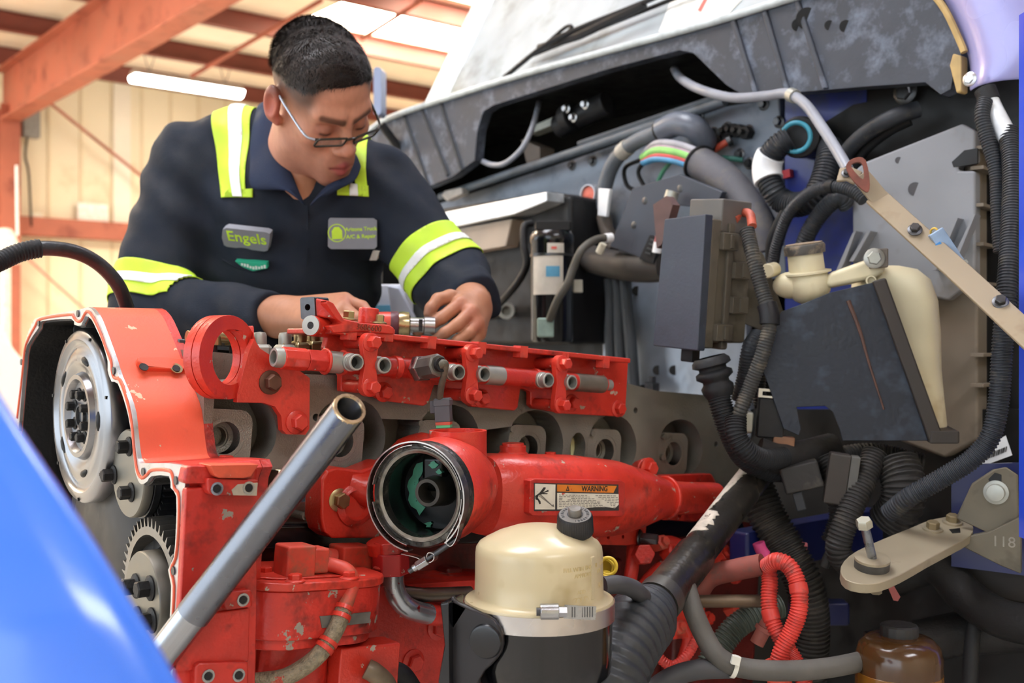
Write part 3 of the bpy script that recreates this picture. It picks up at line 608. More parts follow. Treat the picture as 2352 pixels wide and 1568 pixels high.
# ---- fuel rail
RN = .055
ra = E.hit(628, 820, RN); rb = E.hit(1402, 884, RN)
def rl(f, dn=0.): return E.w(ra[0]+(rb[0]-ra[0])*f, ra[1]+(rb[1]-ra[1])*f, RN+dn)
def fu(u):           # fraction along the rail seen at column u
    lo, hi = 0., 1.
    for _ in range(40):
        m_ = (lo+hi)/2; p = rl(m_)
        if 1176+FPX*p.x/p.y < u: lo = m_
        else: hi = m_
    return lo
rail = T('fuel_rail', 'red fuel rail tube with six grey threaded outlets along the engine', 'engine part', rl(.5))
rr = .0135
b = MB(); b.tube([rl(fu(u)) for u in (742, 900, 1100, 1385)], rr, 20); b.build('rail_tube', red2, rail)
for u0, u1, r, m, seg in ((646, 702, .0145, red, 8), (702, 744, .0152, red2, 6), (744, 750, .0172, red, 20), (750, 784, .0142, gnipple, 20), (784, 790, .0168, red, 20), (1112, 1152, .0139, gnipple, 20), (1318, 1384, .0139, mat('grey_brown_bare_tube', '7d766a', .45, .5, .15, 40), 20), (1384, 1390, .0105, red, 16), (1390, 1405, .0088, gnipple, 16), (902, 916, .0155, red, 20), (1226, 1234, .0155, red, 20)):
    MB().cyl(rl(fu(u0)), rl(fu(u1)), r, seg=seg).build('rail_sleeve' if m is not red else 'rail_collar', m, rail, bevel=.0015)
p = rl(0); q = (rl(0)-rl(.1)).normalized(); pe = rl(fu(648)); L = (pe-p).length
b = MB(); b.lathe(p, -q, [(.0075, .012), (.0085, 0), (.0115, 0), (.0125, .004), (.0125, L)], 24); b.build('open_end', gnipple, rail); MB().cyl(p-q*.01, p-q*.011, .009, seg=20).build('end_bore', castd, rail)
for u, v in ((820, 832), (884, 839), (1055, 855), (1114, 859), (1261, 873), (1315, 878)):
    p = E.at(u, v, RN+.03); c0 = p-E.N*.03
    b = MB(); b.lathe(c0, E.N, [(.0118, .002), (.0118, .016), (.0104, .017), (.0104, .019), (.0108, .02), (.0104, .021), (.0108, .022), (.0104, .0235), (.0108, .025), (.0108, .029), (.0098, .03), (.0082, .03), (.007, .018), (0, .018)], 24); b.build('outlet', gnipple, rail)
    b = MB(); b.cyl(p-E.N*.0118, p-E.N*.0112, .0068, seg=18); b.build('outlet_bore', castd, rail)
    MB().cyl(c0+E.N*.001, c0+E.N*.012, .0135, .0125, seg=20).build('outlet_boss', red, rail, bevel=.001)
for (ut, vt, ub, vb) in ((852, 786, 850, 889), (1086, 811, 1084, 908), (1291, 835, 1288, 930)):
    tp, bt = E.hit(ut, vt, .078), E.hit(ub, vb, .078); dx, dy = tp[0]-bt[0], tp[1]-bt[1]; L = math.hypot(dx, dy); CFm = Fr(E.w(*bt, .0), E.X, E.Y)
    o = []
    for i in range(13): a = math.radians(-15+i*210/12); o.append((dx+.0125*math.cos(a), dy+.0125*math.sin(a)))
    o.append((-.0085+dx/2, dy/2))
    for i in range(13): a = math.radians(165+i*210/12); o.append((.0125*math.cos(a), .0125*math.sin(a)))
    o.append((.0085+dx/2, dy/2))
    MB().prism(CFm, o, .068, .078).build('rail_clamp', red, rail, bevel=.002)
    for q in (tp, bt):
        bolt(rail, E.w(*q, .078), E.N, .0085, .015, red); MB().cyl(E.w(*q, .02), E.w(*q, .07), .0085, seg=12).build('clamp_stud', red, rail)
# pressure sensor with cable and plug
sen = T('pressure_sensor', 'grey hex pressure sensor on the fuel rail with hanging cable and plug', 'sensor', E.at(1015, 970, .08))
s0 = E.at(962, 847, RN+.02); sd = (E.at(1010, 838, RN+.065)-s0).normalized()
b = MB(); b.lathe(s0-sd*.012, sd, [(0, 0), (.0125, 0), (.0125, .012), (0, .012)], 20); b.build('stem', red, sen)
b = MB(); b.lathe(s0, sd, [(0, -.002), (.0165, -.002), (.0185, .001), (.0185, .009), (.0165, .012), (0, .012)], 6); b.build('hex_nut', steel, sen)
b = MB(); b.lathe(s0, sd, [(0, .012), (.0155, .012), (.0155, .042), (.013, .044), (0, .044)], 8); b.build('hex_body', mat('grey_sensor_body', '6e6c66', .4, .6, .15, 30), sen)
b = MB(); b.lathe(s0, sd, [(.009, .044), (.0095, .05), (0, .05)], 16); b.build('socket', castd, sen)
cbp = cat([s0+sd*.046, E.at(1022, 836, .125), E.at(1020, 860, .12), E.at(1014, 885, .11), E.at(1010, 915, .1)], 6)
MB().tube(cbp, [.0072-.0028*min(1, i/10) for i in range(len(cbp))], 10).build('cable', mat('braided_tan_cable', '5c5648', .6, 0, .3, 150), sen)
kf = face(1018, 938, E.at(1018, 938, .1).y, 10, 3); pm = mat('grey_plug', '55565a', .5)
b = MB(); b.box(kf, -.0105, .0105, -.018, .014, -.008, .008); b.build('plug', pm, sen, bevel=.0015)
b = MB(); b.box(kf, -.0115, .0115, .004, .012, -.0095, .0095); b.build('plug_collar', pm, sen, bevel=.001)
b = MB(); b.box(kf, -.0175, -.0105, -.006, .011, -.003, .003); b.build('latch', pm, sen, bevel=.001)
b = MB(); b.box(kf, -.0098, .0098, -.0215, -.0175, -.0075, .0075); b.build('red_seal', mat('red_seal', 'c8563e', .5), sen)
b = MB(); b.box(kf, -.0092, .0096, -.025, -.0212, -.0068, .0068); b.build('green_lock', mat('green_lock', '63c98a', .45), sen)
# ---- valve train hardware behind the rail
hw = [(455, 770, 'dark', .5), (480, 775, 'gold', 0), (545, 775, 'gold', 0), (597, 800, 'grey', 0), (690, 795, 'gold', 0), (722, 792, 'gold', 0), (655, 800, 'grey', 0)]
k_ = 0
names = ['gold valve adjuster seen through the lifting eye', 'gold valve adjuster just right of the lifting eye', 'grey hex bolt between lifting eye and fuel rail end', 'gold rocker fitting behind the open rail end', 'gold rocker stud below the man\'s wrist', 'grey hex stud close behind the open rail end']
for u, v, c, _ in hw[1:]:
    p = E.at(u, v+18, -.07); th = T('valve_adjuster' if c == 'gold' else 'head_stud', names[k_], 'engine part', p, 'valve train fittings'); k_ += 1
    m = brass if c == 'gold' else gnipple
    b = MB(); b.lathe(p, UP, [(0, 0), (.017, 0), (.017, .012), (.013, .016), (0, .016)], 6); b.build('hex_base', m, th, bevel=.001)
    b = MB(); b.lathe(p, UP, [(.009, .016), (.009, .028), (.0075, .032), (0, .033)], 14); b.build('tip', m, th)
    if c == 'gold': MB().cyl(p+UP*.009-AX*.03, p+UP*.009+AX*.012, .008, seg=14).build('barrel', m, th, bevel=.001)
    MB().cyl(p-UP*.05, p, .011, seg=12).build('shank', dsteel, th)
rk = T('rocker_housing', 'black open rocker housing behind the lifting eye', 'engine part', E.w(.1, .05, -.2))
yt = E.hit(480, 800, -.1)[1]
MB().box(E, -.03, .3, .04, yt, -.3, -.1).build('casting', castd, rk, bevel=.006)
MB().prism(E, E.pts([(410, 778), (610, 788), (610, 800), (410, 790)], -.09), -.11, -.09).build('rim', mat('grey_rim', '6c7076', .4, .6), rk, bevel=.002)
# ---- coolant housing (thermostat side) with open mouth
ch = T('coolant_housing', 'large red cast coolant housing with open round mouth and warning label', 'engine part', E.at(1100, 1260, .06))
N27 = V((-math.sin(math.radians(24)), -math.cos(math.radians(24)), 0)); K = Fr(P(962, 1137, 1.3), V((-N27.y, N27.x, 0)))
R = .0635
MB().lathe(K.o, K.N, [(.05, -.05), (.051, -.024), (R-.002, -.023), (R, -.021), (R, -.004), (R-.002, 0), (.056, 0), (.0545, -.003), (.052, -.003), (.05, -.012), (.05, -.046), (.048, -.05), (0, -.051)], 56).build('mouth_flange', mat('black_oily_flange', '3a3936', .3, .6, .4, 40, .5, 160, dirt=('7d786c', .4, 30)), ch)
b = MB(); b.lathe(K.o, K.N, [(.0499, -.014), (.0499, -.046), (.0475, -.0495), (.01, -.0495)], 56); b.build('inner_wall', mat('black_wet_residue', '121616', .22, .3, .3, 20), ch)
random.seed(21); arc = [(math.radians(100+i*11), .041+random.uniform(-.002, .003), .031+random.uniform(-.004, .003)) for i in range(13)]
b = MB(); b.prism(K, [(r1_*math.cos(a), r1_*math.sin(a)) for a, r1_, r0_ in arc]+[(r0_*math.cos(a), r0_*math.sin(a)) for a, r1_, r0_ in arc[::-1]], -.05, -.0475); b.build('green_residue', mat('green_residue', '4f9f80', .5, 0, .15, 60, chip=('121616', .42, 120)), ch)
for cx, cy, rr0 in ((.004, .034, .006), (-.012, -.043, .005), (.012, .026, .004)): b = MB(); b.prism(K, [(cx+rr0*random.uniform(.5, 1.3)*math.cos(2*math.pi*i/11), cy+rr0*random.uniform(.4, .9)*math.sin(2*math.pi*i/11)) for i in range(11)], -.05, -.028 if cy > 0 else -.0465); b.build('green_residue', mat('green_residue', '4f9f80'), ch)
kb = (.006, .002)
b = MB(); b.lathe(K.w(*kb), K.N, [(.021, -.05), (.019, -.03), (.0175, -.012), (.0165, -.010), (.0125, -.010), (.0118, -.02), (.0118, -.04), (0, -.04)], 28); b.build('centre_boss', mat('dark_boss', '4b4842', .35, .6, .3, 40), ch)
b = MB(); b.prism(K, [(-.014, 0), (.016, 0), (.018, .047), (-.014, .047)], -.05, -.03); b.build('centre_rib', mat('black_wet_residue', '121616'), ch, bevel=.008)
MB().lathe(K.o, K.N, [(.0505, -.0005), (.0535, .0015), (.0555, .0005)], 56).build('sealing_rim', mat('grey_scraped_metal', '8f8d86', .35, .8, .3, 70), ch)
# cast body behind the mouth, drum then long tapered duct to the rear
b = MB(); rings = []
def sup(o, X, Y, a, c, n=28, e=2.6): return [o+X*(abs(math.cos(t_))**(2/e)*math.copysign(a, math.cos(t_)))+Y*(abs(math.sin(t_))**(2/e)*math.copysign(c, math.sin(t_))) for t_ in [2*math.pi*i/n for i in range(n)]]
b.lathe(K.o, K.N, [(.052, -.019), (R-.001, -.02), (R+.001, -.024), (R+.0015, -.06), (R-.004, -.09), (R-.015, -.12), (0, -.13)], 48); b.build('drum', red, ch)
sec = [(1100, 1135, 90, .08), (1130, 1136, 95, .086), (1200, 1138, 96, .092), (1300, 1140, 96, .092), (1400, 1142, 86, .085), (1460, 1143, 68, .078), (1500, 1143, 52, .072), (1530, 1143, 40, .066), (1580, 1143, 36, .062), (1640, 1142, 34, .058)]
rings = []
for u, v, hh, n in sec:
    c = E.at(u, v, n); d = c.y; r = hh*d/FPX; rings.append(sup(c, -SIDE, E.Y, min(r*.95, .062), r, 32, 2.5))
b = MB(); b.loft(rings); b.build('duct', red, ch, smooth=50)
MB().cyl(E.at(1524, 1143, .068), E.at(1531, 1143, .068), .036, seg=28).build('duct_bead', red, ch, bevel=.003)
top = P(1052, 988, 1.4); b = MB(); rad = 66*1.4/FPX
b.lathe(top, UP, [(rad-.006, -.05), (rad-.005, 0), (rad, 0), (rad, -.03), (rad+.001, -.05), (rad+.005, -.065), (rad+.01, -.075)], 36); b.build('top_outlet', red, ch)
MB().cyl(top-UP*.03, top-UP*.031, rad-.004, seg=30).build('outlet_shadow', cavity, ch)  # black disc paints the shade inside the open tube
# left mounting foot and arms
MB().pprism(E, [(740, 1100), (750, 1080), (775, 1073), (830, 1080), (880, 1060), (895, 1060), (900, 1236), (765, 1236), (745, 1222), (737, 1190)], .0, .045).build('left_foot', red, ch, bevel=.014, seg=3)
MB().pprism(E, [(860, 1075), (905, 1040), (935, 1010), (960, 1000), (1000, 990), (1000, 1060), (880, 1110)], .0, .03).build('upper_arm', red, ch, bevel=.012, seg=3)
b = MB(); b.lathe(E.at(775, 1150, .0), E.N, [(.03, .02), (.028, .048), (.02, .052), (.017, .045), (0, .044)], 28); b.build('bolt_boss', red, ch)
bolt(ch, E.at(778, 1148, .044), E.N, .0105, .014, brass)
b = MB(); b.tube(cat([E.at(800, 1110, .03), E.at(850, 1125, .04), E.at(920, 1140, .03)], 4), [.02]*3+[.024]*3+[.026]*3, 16); b.build('left_arm', red, ch)
MB().pprism(E, [(1518, 1092), (1640, 1088), (1650, 1110), (1645, 1165), (1600, 1200), (1540, 1195)], .0, .025).build('right_foot', red2, ch, bevel=.008)
MB().pprism(E, [(1545, 1150), (1578, 1150), (1570, 1195), (1555, 1195)], .025, .05, [circ(*E.hit(1562, 1183, .05), .004, 12)]).build('right_lug', red, ch, bevel=.003)
bolt(ch, E.at(1488, 1075, .06), E.N, .012, .014, red)
MB().cyl(E.at(1470, 1082, .03), E.at(1488, 1076, .06), .018, seg=18).build('sensor_boss', red, ch, bevel=.003)
bp = E.at(1178, 1030, .07)
b = MB(); b.lathe(bp, UP, [(.03, -.04), (.026, -.012), (.019, -.004), (.019, .004), (.016, .004), (.0155, .008), (0, .008)], 24); b.build('plug_boss', red, ch)
MB().cyl(E.at(1264, 1048, .08), E.at(1264, 1038, .08), .008, seg=8).build('small_boss', red, ch)
MB().pprism(E, [(1365, 1195), (1486, 1190), (1482, 1246), (1440, 1252), (1360, 1250)], .06, .07, [circ(*E.hit(1398, 1234, .07), .003, 10), circ(*E.hit(1432, 1232, .07), .003, 10)]).build('lower_tab', red, ch, bevel=.003)
bolt(ch, E.at(1468, 1234, .07), (E.N+AX*.6).normalized(), .009, .03, dsteel)
MB().tube(cat([E.at(880, 1240, .09), E.at(885, 1265, .09)], 4), .022, 16).build('bottom_outlet', red, ch)
# warning plaque
s_ = P(1325, 1143, E.at(1325, 1143, .152).y)
WP = Fr(s_, AX)
def wp(px): return WP.pts(px)
MB().prism(WP, cat2(wp([(1216, 1103), (1225, 1099), (1425, 1103), (1434, 1108), (1433, 1180), (1426, 1186), (1222, 1184), (1214, 1178)]), 1), -.012, .002).build('plaque', red2, ch, bevel=.0015)
MB().prism(WP, wp([(1224, 1108), (1418, 1112), (1419, 1172), (1224, 1173)]), .002, .0023).build('label_border', mat('label_black', '3a3634', .5), ch)
MB().prism(WP, cat2(wp([(1226, 1110), (1273, 1112), (1272, 1169), (1226, 1169)]), 1), .0023, .0027).build('label_picture', mat('label_cream', 'efe8d6', .5, chip=('cf3b2e', .30, 70)), ch)
MB().prism(WP, wp([(1277, 1112), (1414, 1115), (1406, 1131), (1277, 1128)]), .0023, .0027).build('label_band', mat('label_orange', 'f08a2c', .5, chip=('dc4430', .44, 60)), ch)
MB().prism(WP, wp([(1277, 1131), (1418, 1134), (1418, 1158), (1410, 1166), (1385, 1163), (1277, 1169)]), .0023, .0027).build('label_text_panel', mat('label_cream_worn', 'efe8d6', .5, chip=('cf4436', .40, 55)), ch)
ink = mat('label_ink', '33302c', .6)
x, y = WP.hit(1363, 1122); text('WARNING', WP, x, y, .0028, .0105, ink, ch, bold=.0002)
x, y = WP.hit(1301, 1120); b = MB(); b.prism(WP, [(x-.0035, y-.004), (x+.0035, y-.004), (x, y+.004)], .0027, .003, [[(x-.0013, y-.0026), (x+.0013, y-.0026), (x, y+.001)]]); b.build('warning_triangle', ink, ch)
# hand and spray pictogram
b = MB(); b.prism(WP, wp([(1226, 1138), (1236, 1131), (1246, 1118), (1251, 1119), (1244, 1130), (1256, 1124), (1257, 1128), (1246, 1131), (1255, 1132), (1254, 1134), (1242, 1134), (1234, 1136), (1232, 1142), (1238, 1150), (1239, 1156), (1236, 1157), (1232, 1148), (1227, 1146)]), .0027, .003); b.build('hand_symbol', ink, ch)
b = MB()
for q in ((1236, 1136), (1238, 1135), (1234, 1138)): b.prism(WP, wp([(q[0], q[1]), (q[0]+1, q[1]-1), (1266, 1160), (1265, 1161)]), .0027, .0029)
b.prism(WP, wp([(1263, 1161), (1268, 1157), (1270, 1164)]), .0027, .003); b.build('spray_symbol', mat('label_grey', '8a857a', .6), ch)
random.seed(3); b = MB()
for r_ in range(8):
    u = 1281
    while u < 1412:
        w_ = random.uniform(3, 9); v = 1135+r_*3.7+(u-1281)*.018
        if not (1285 < u < 1300 and r_ in (2, 3)) and not (1345+6*r_ < u < 1362+6*r_): b.prism(WP, wp([(u, v), (u+w_, v), (u+w_, v+1.7), (u, v+1.7)]), .0027, .0028)
        u += w_+2
b.build('illegible_print', mat('label_grey', '8a857a', .6), ch, kind='stuff')
# ---- band clamp hanging round the mouth
clm = T('band_clamp', 'thin steel spring band clamp with long bolt round the housing mouth', 'clamp', K.w(0, -R-.02, .0))
sst = mat('stainless_band', 'cfc8c2', .25, 1., .1, 40)
MB().band(K.w(-.0005, -.001), K.N, R+.0012, .0016, -.003, .010, 72, math.radians(-52), math.radians(262), x=K.X).build('outer_band', sst, clm)
for a0, a1 in ((95, 170), (190, 258), (10, 80), (-40, 0)): MB().band(K.o, K.N, R-.0035, .0008, .001, .0075, 24, math.radians(a0), math.radians(a1), x=K.X).build('inner_band', sst, clm)
def kp(u, v, n=.004): return K.at(u, v, n)
MB().strip(cat([kp(1062, 1180), kp(1058, 1215), kp(1050, 1240), kp(1040, 1252), kp(1030, 1246), kp(1033, 1232), kp(1046, 1212)], 5), lambda t_: K.N.cross(V((.7, 0, .7))), .011, .0009).build('bolt_loop', sst, clm)
MB().strip(cat([kp(926, 1270), kp(960, 1278), kp(985, 1290), kp(1000, 1284), kp(1000, 1270), kp(988, 1268), kp(984, 1280)], 5), lambda t_: K.N.cross(V((1, 0, .3))), .011, .0009).build('nut_loop', sst, clm)
MB().cyl(kp(1052, 1236, .0), kp(940, 1312, .012), .0032, seg=12).build('tee_bolt', dsteel, clm)
p0, p1 = kp(982, 1285, .008), kp(958, 1300, .01)
MB().cyl(p0, p1, .0062, seg=6).build('hex_nut', steel, clm, bevel=.0008)
MB().cyl(p1, kp(950, 1305, .011), .0045, seg=12).build('spacer', steel, clm)
# ---- hex coupling and steel elbow below the housing
el = T('elbow_pipe', 'red hex coupling with scraped steel elbow pipe below the band clamp', 'pipe', E.at(905, 1400, .1))
b = MB(); c0, c1 = E.at(898, 1268, .1), E.at(898, 1318, .1); b.cyl(c0, c1, .024, seg=6, rot=.4); b.build('hex_nut', mat('red_paint_chipped', 'b8292a', .4, 0, .12, 20, chip=('d8c9b8', .42, 40)), el, bevel=.002)
MB().cyl(E.at(895, 1240, .1), c0, .021, seg=6, rot=.4).build('upper_nut', red2, el, bevel=.002)
MB().tube(cat([E.at(904, 1318, .1), E.at(905, 1345, .1), E.at(916, 1375, .1), E.at(942, 1398, .1), E.at(985, 1410, .09), E.at(1040, 1420, .08)], 6), .0135, 18).build('elbow', mat('scraped_chrome', 'b5bcc2', .25, .8, .15, 30, chip=('b8292a', .42, 45)), el)
MB().tube([E.at(925, 1362, .08), E.at(975, 1366, .085), E.at(1080, 1362, .09)], .0095, 14).build('side_tube', mat('brown_steel_tube', '6a6258', .35, .8, .2, 20), el)
MB().tube([E.at(985, 1410, .09), E.at(1060, 1425, .08), E.at(1200, 1440, .06)], .0138, 16).build('red_pipe', red2, el)
# ---- red pump with braided hose
pu = T('red_pump', 'red cast pump with lid, square elbows and braided hose at the bottom', 'pump', E.at(740, 1700, .12))
x0, x1 = E.hit(585, 1400, .16)[0], E.hit(905, 1420, .16)[0]
yt = E.hit(700, 1342, .16)[1]; dy = lambda v: E.hit(700, v, .16)[1]
slab(MB(), x0+.003, x1-.003, .014, .163, .048, dy(1468), dy(1356)).build('body', red2, pu, bevel=.012, seg=3)
slab(MB(), x0, x1, .012, .166, .05, dy(1356), dy(1336)).build('lid', red, pu, bevel=.007, seg=3)
slab(MB(), x0+.012, x1-.03, .03, .145, .04, dy(1336), dy(1331)).build('lid_crown', red, pu, bevel=.002)
slab(MB(), x0+.006, x1-.012, .018, .158, .046, dy(1492), dy(1466)).build('base_flange', red2, pu, bevel=.01, seg=3)
slab(MB(), x0+.03, x1-.06, .02, .135, .03, dy(1720), dy(1490)).build('lower_body', red2, pu, bevel=.008)
MB().pprism(E, [(735, 1415), (852, 1405), (848, 1430), (740, 1442)], .161, .1645).build('name_plate', mat('worn_grey_plate', '77736c', .5, .4, .3, 40), pu)
for u, v, n in ((610, 1333, .1), (676, 1355, .155), (722, 1326, .06), (875, 1345, .1), (840, 1330, .05), (800, 1360, .155)):
    p = E.at(u, v, n); p = E.w(E.loc(p)[0], dy(1336), n); bolt(pu, p, UP, .008, .009, red)
f1 = Fr(E.at(682, 1288, .12), AX); rb2 = mat('dusty_red_fitting', 'd24a38', .55, 0, .15, 40, dirt=('9a5f48', .5, 30))
MB().box(f1, -.022, .016, -.018, .02, -.018, .018).build('elbow_block', rb2, pu, bevel=.003)
MB().cyl(f1.w(-.003, -.018, 0), f1.w(-.003, -.045, 0), .017, seg=6).build('elbow_nut', rb2, pu, bevel=.002)
MB().box(f1, .016, .036, -.014, .016, -.014, .014).build('hose_nut', rb2, pu, bevel=.003)
f2 = Fr(E.at(800, 1290, .06), AX)
MB().box(f2, -.02, .026, -.02, .022, -.02, .02).build('elbow_block', rb2, pu, bevel=.003)
MB().tube([f2.w(-.02, .005, 0), f2.w(-.07, .012, -.01)], .012, 14).build('rear_pipe', rb2, pu)
MB().cyl(f2.w(.0, -.02, 0), f2.w(0, -.05, 0), .016, seg=6).build('elbow_nut', rb2, pu)
def eh(*l): return [E.at(u, v, n) for u, v, n in l]
MB().tube(cat(eh((727, 1294, .12), (765, 1298, .13), (797, 1310, .145), (810, 1335, .155), (802, 1365, .16), (792, 1392, .165)), 6), .0088, 16).build('hose_tail', rb2, pu)
hosep = cat(eh((792, 1392, .165), (778, 1430, .17), (760, 1465, .17), (735, 1500, .17), (700, 1530, .16), (650, 1556, .15), (580, 1566, .13)), 8)
MB().tube(hosep, .0102, 16).build('braided_hose', mat('braided_hose', '8d8068', .6, .2, .35, 160, .9, 420, chip=('b24a3a', .46, 60)), pu)
for f in (.02, .10, .36, .42): i = int(f*len(hosep)); MB().tube(hosep[i:i+3], .0118, 16).build('hose_ferrule', red, pu)
MB().box(Fr(E.at(835, 1545, .14), AX), -.04, .045, -.1, .035, -.03, .01).build('square_block', red, pu, bevel=.003)
MB().tube(cat(eh((842, 1535, .16), (860, 1545, .165), (885, 1568, .165), (900, 1600, .16)), 5), .012, 14).build('tan_hose', mat('tan_hose', '7a6a55', .5, .3, .2, 60), pu)
MB().tube(cat(eh((880, 1540, .12), (920, 1550, .13), (950, 1590, .13)), 5), .014, 14).build('black_hose', rubber, pu)
# ---- power steering reservoir
RD = 1.25; rc = P(1238, 1378, RD); k = RD/FPX
res = T('oil_reservoir', 'cream plastic oil reservoir with black cap on a black canister', 'reservoir', P(1238, 1545, RD))
cream = mat('cream_translucent_plastic', 'cfc09a', .32, 0, .1, 9, dirt=('a58d58', .28, 7), coat=.25, sub=.3)
MB().lathe(rc, UP, [(.086, -.004), (.086, 0), (.0845, .0035), (.076, .0045), (.074, .009), (.0735, .03), (.0732, .055), (.0722, .062), (.0685, .0675), (.061, .072), (.048, .0785), (.03, .0845), (.012, .0872), (0, .0875)], 64).build('dome', cream, res, smooth=60)
nk = P(1321, 1224, RD-.012); tl = (UP+V((-.03, -.42, 0))).normalized()
MB().lathe(nk, tl, [(.026, -.022), (.0205, -.008), (.0175, 0), (.0175, .012)], 32).build('neck', cream, res)
capm = mat('black_ribbed_cap', '252527', .45, 0, .2, 30, .15, 300)
def capring(r, h, amp): return [nk+tl*h+(perp(tl)[0]*math.cos(2*math.pi*i/96)+perp(tl)[1]*math.sin(2*math.pi*i/96))*(r+(amp if i % 2 else 0)) for i in range(96)]
b = MB(); b.loft([capring(.0205, .002, 0), capring(.0212, .003, -.0007), capring(.0202, .022, -.0007), capring(.0185, .0245, 0), capring(.0135, .0247, 0), capring(.0001, .0247, 0)], False); b.build('cap', capm, res, smooth=30)
MB().lathe(nk, tl, [(.0078, .0245), (.0078, .031), (.0065, .033), (0, .0335)], 24).build('cap_button', mat('taupe_cap_button', '77726a', .35, .2), res)
MB().lathe(nk, tl, [(.0092, .0249), (.018, .0249), (.018, .02505), (.0092, .02505)], 40).build('cap_face', mat('taupe_cap_face', '6e6a64', .5, 0, .15, 60), res)
x_, y_ = perp(tl)
for i in range(22):
    a = 2*math.pi*i/26; c_ = nk+tl*.0251+(x_*math.cos(a)+y_*math.sin(a))*.0145; ff = Fr(c_, (y_*math.cos(a)-x_*math.sin(a)), (x_*math.cos(a)+y_*math.sin(a)))
    b = MB(); b.box(ff, -.0011, .0011, -.0016, .0016, -.0001, .0002) if i % 5 else b.box(ff, -.0004, .0004, -.0016, .0016, -.0001, .0002); b.build('cap_mark', mat('cap_print', '1c1b1a', .6), res)
MB().band(rc, UP, .0862, .0008, -.0185, .001, 72).build('clamp_band', mat('bright_clamp_steel', 'd3cdc8', .28, 1., .1, 20), res)
sf = face(1270, 1402, RD-.0875, -2, 0)
sc_ = steel
MB().tube([sf.w(-.014, 0, .004), sf.w(.006, 0, .004)], .0085, 20).build('clamp_screw_housing', sc_, res, bevel=.001)
MB().cyl(sf.w(.006, 0, .004), sf.w(.0145, 0, .004), .006, seg=6).build('clamp_screw', sc_, res); MB().cyl(sf.w(-.018, 0, .004), sf.w(-.014, 0, .004), .0045, seg=12).build('clamp_screw_tip', dsteel, res)
b = MB(); b.strip(cat([sf.w(.012, -.001, 0), sf.w(.028, -.002, .0005), sf.w(.046, -.003, .0)], 3), sf.N, .0145, .0009); b.build('clamp_tail', sc_, res)
for i in range(9): MB().box(sf, .02+i*.0027, .0212+i*.0027, -.007, .004, -.0002, .0009).build('clamp_slot', dsteel, res)
MB().lathe(rc, UP, [(.0855, -.003), (.0845, -.02), (.0835, -.06), (.0825, -.078), (.079, -.084), (.07, -.088), (0, -.09)], 64).build('canister', mat('gloss_black_can', '0d0e11', .12, .1, .2, 10, coat=.6), res, smooth=60)
lf = face(1395, 1300, RD-.045, -48, 0); emb = cream
def dome_text(s_, u, v, size):
    a = math.asin(max(-1, min(1, (u-1238)*k/.0735))); f = Fr(rc+V((math.sin(a), -math.cos(a), 0))*.0735+UP*((1378-v)*k), (math.cos(a), math.sin(a), 0)); return text(s_, f, 0, 0, -.0002, size, mat('raised_plastic', 'd2bd8a', .35), res, 'raised_lettering', ext=.0005)
for i, c_ in enumerate('FILL WITH ENGINE OIL'):
    if c_ != ' ': dome_text(c_, 1290+i*5.0, 1282, .0065)
for i, c_ in enumerate('APPROVED IN'):
    if c_ != ' ': dome_text(c_, 1316+i*5.6, 1297, .0065)
for i, c_ in enumerate('COLD'): dome_text(c_, 1312+i*9, 1352, .011)
for i, c_ in enumerate('HOT'): dome_text(c_, 1370+i*4.5, 1330, .009)
for i, c_ in enumerate('ADD'): dome_text(c_, 1322+i*6, 1333, .006)
b = MB(); a_ = math.asin((1355-1238)*k/.0735); ff = Fr(rc+V((math.sin(a_), -math.cos(a_), 0))*.0733+UP*.035, (math.cos(a_), math.sin(a_), 0)); b.box(ff, -.0035, .0035, -.024, .024, -.004, .0012); b.build('sight_rib', cream, res, bevel=.001)
# mounting bracket
bk = T('reservoir_bracket', 'black steel bracket with rounded ear holding the reservoir', 'bracket', P(1060, 1568, RD-.06))
bf = face(1080, 1480, RD-.07, 20, 0)
MB().pprism(bf, [(1030, 1385), (1050, 1383), (1100, 1405), (1135, 1425), (1155, 1462), (1150, 1500), (1125, 1530), (1100, 1560), (1095, 1640), (1030, 1640)], -.008, 0, smooth=2).build('ear_plate', mat('scuffed_black_paint', '2a2729', .35, .2, .25, 14, dirt=('6b6460', .3, 10)), bk, bevel=.003)
MB().lathe(bf.at(1116, 1472, 0), bf.N, [(.019, 0), (.0175, .003), (.015, .0035), (0, .0035)], 30).build('embossed_hole', black, bk)
MB().pprism(bf, [(1010, 1385), (1030, 1382), (1032, 1640), (1002, 1640), (1006, 1560), (1020, 1480)], -.03, .012).build('edge_flange', black, bk, bevel=.002)
# ---- knurled steel bar across the front
bar = T('knurled_steel_bar', 'knurled steel bar with open end leaning across the gear housing', 'bar', P(380, 1520, 1.0))
p0, p1 = P(803, 938, 1.11), P(330, 1560, 1.15); ax = (p1-p0).normalized(); pm_ = p0.lerp(p1, .755)
knm = mat('knurled_steel', '7d8087', .27, .95, .08, 30); rbar = .0182
L_ = (pm_-p0).length; x_, y_ = perp(ax); tov = (CAM-p0).normalized(); tov = (tov-ax*tov.dot(ax)).normalized()
def ringb(h_, r_, n_, f=1., alt=0):
    o = []
    for j in range(n_):
        d_ = x_*math.cos(2*math.pi*j/n_)+y_*math.sin(2*math.pi*j/n_); o.append(p0+ax*(h_+f*.55*r_*d_.dot(tov))+d_*(r_-(.0003 if (alt+j) % 2 else 0)))
    return o
nr, ns = 230, 80
b = MB(); b.loft([ringb(L_*i/(nr-1), rbar, ns, max(0, 1-i/40), i) for i in range(nr)], False); b.build('knurled_grip', knm, bar, smooth=25)
b = MB(); b.loft([ringb(.1, .0138, 40, .2), ringb(.001, .0138, 40)], False); b.build('bore_wall', dsteel, bar)
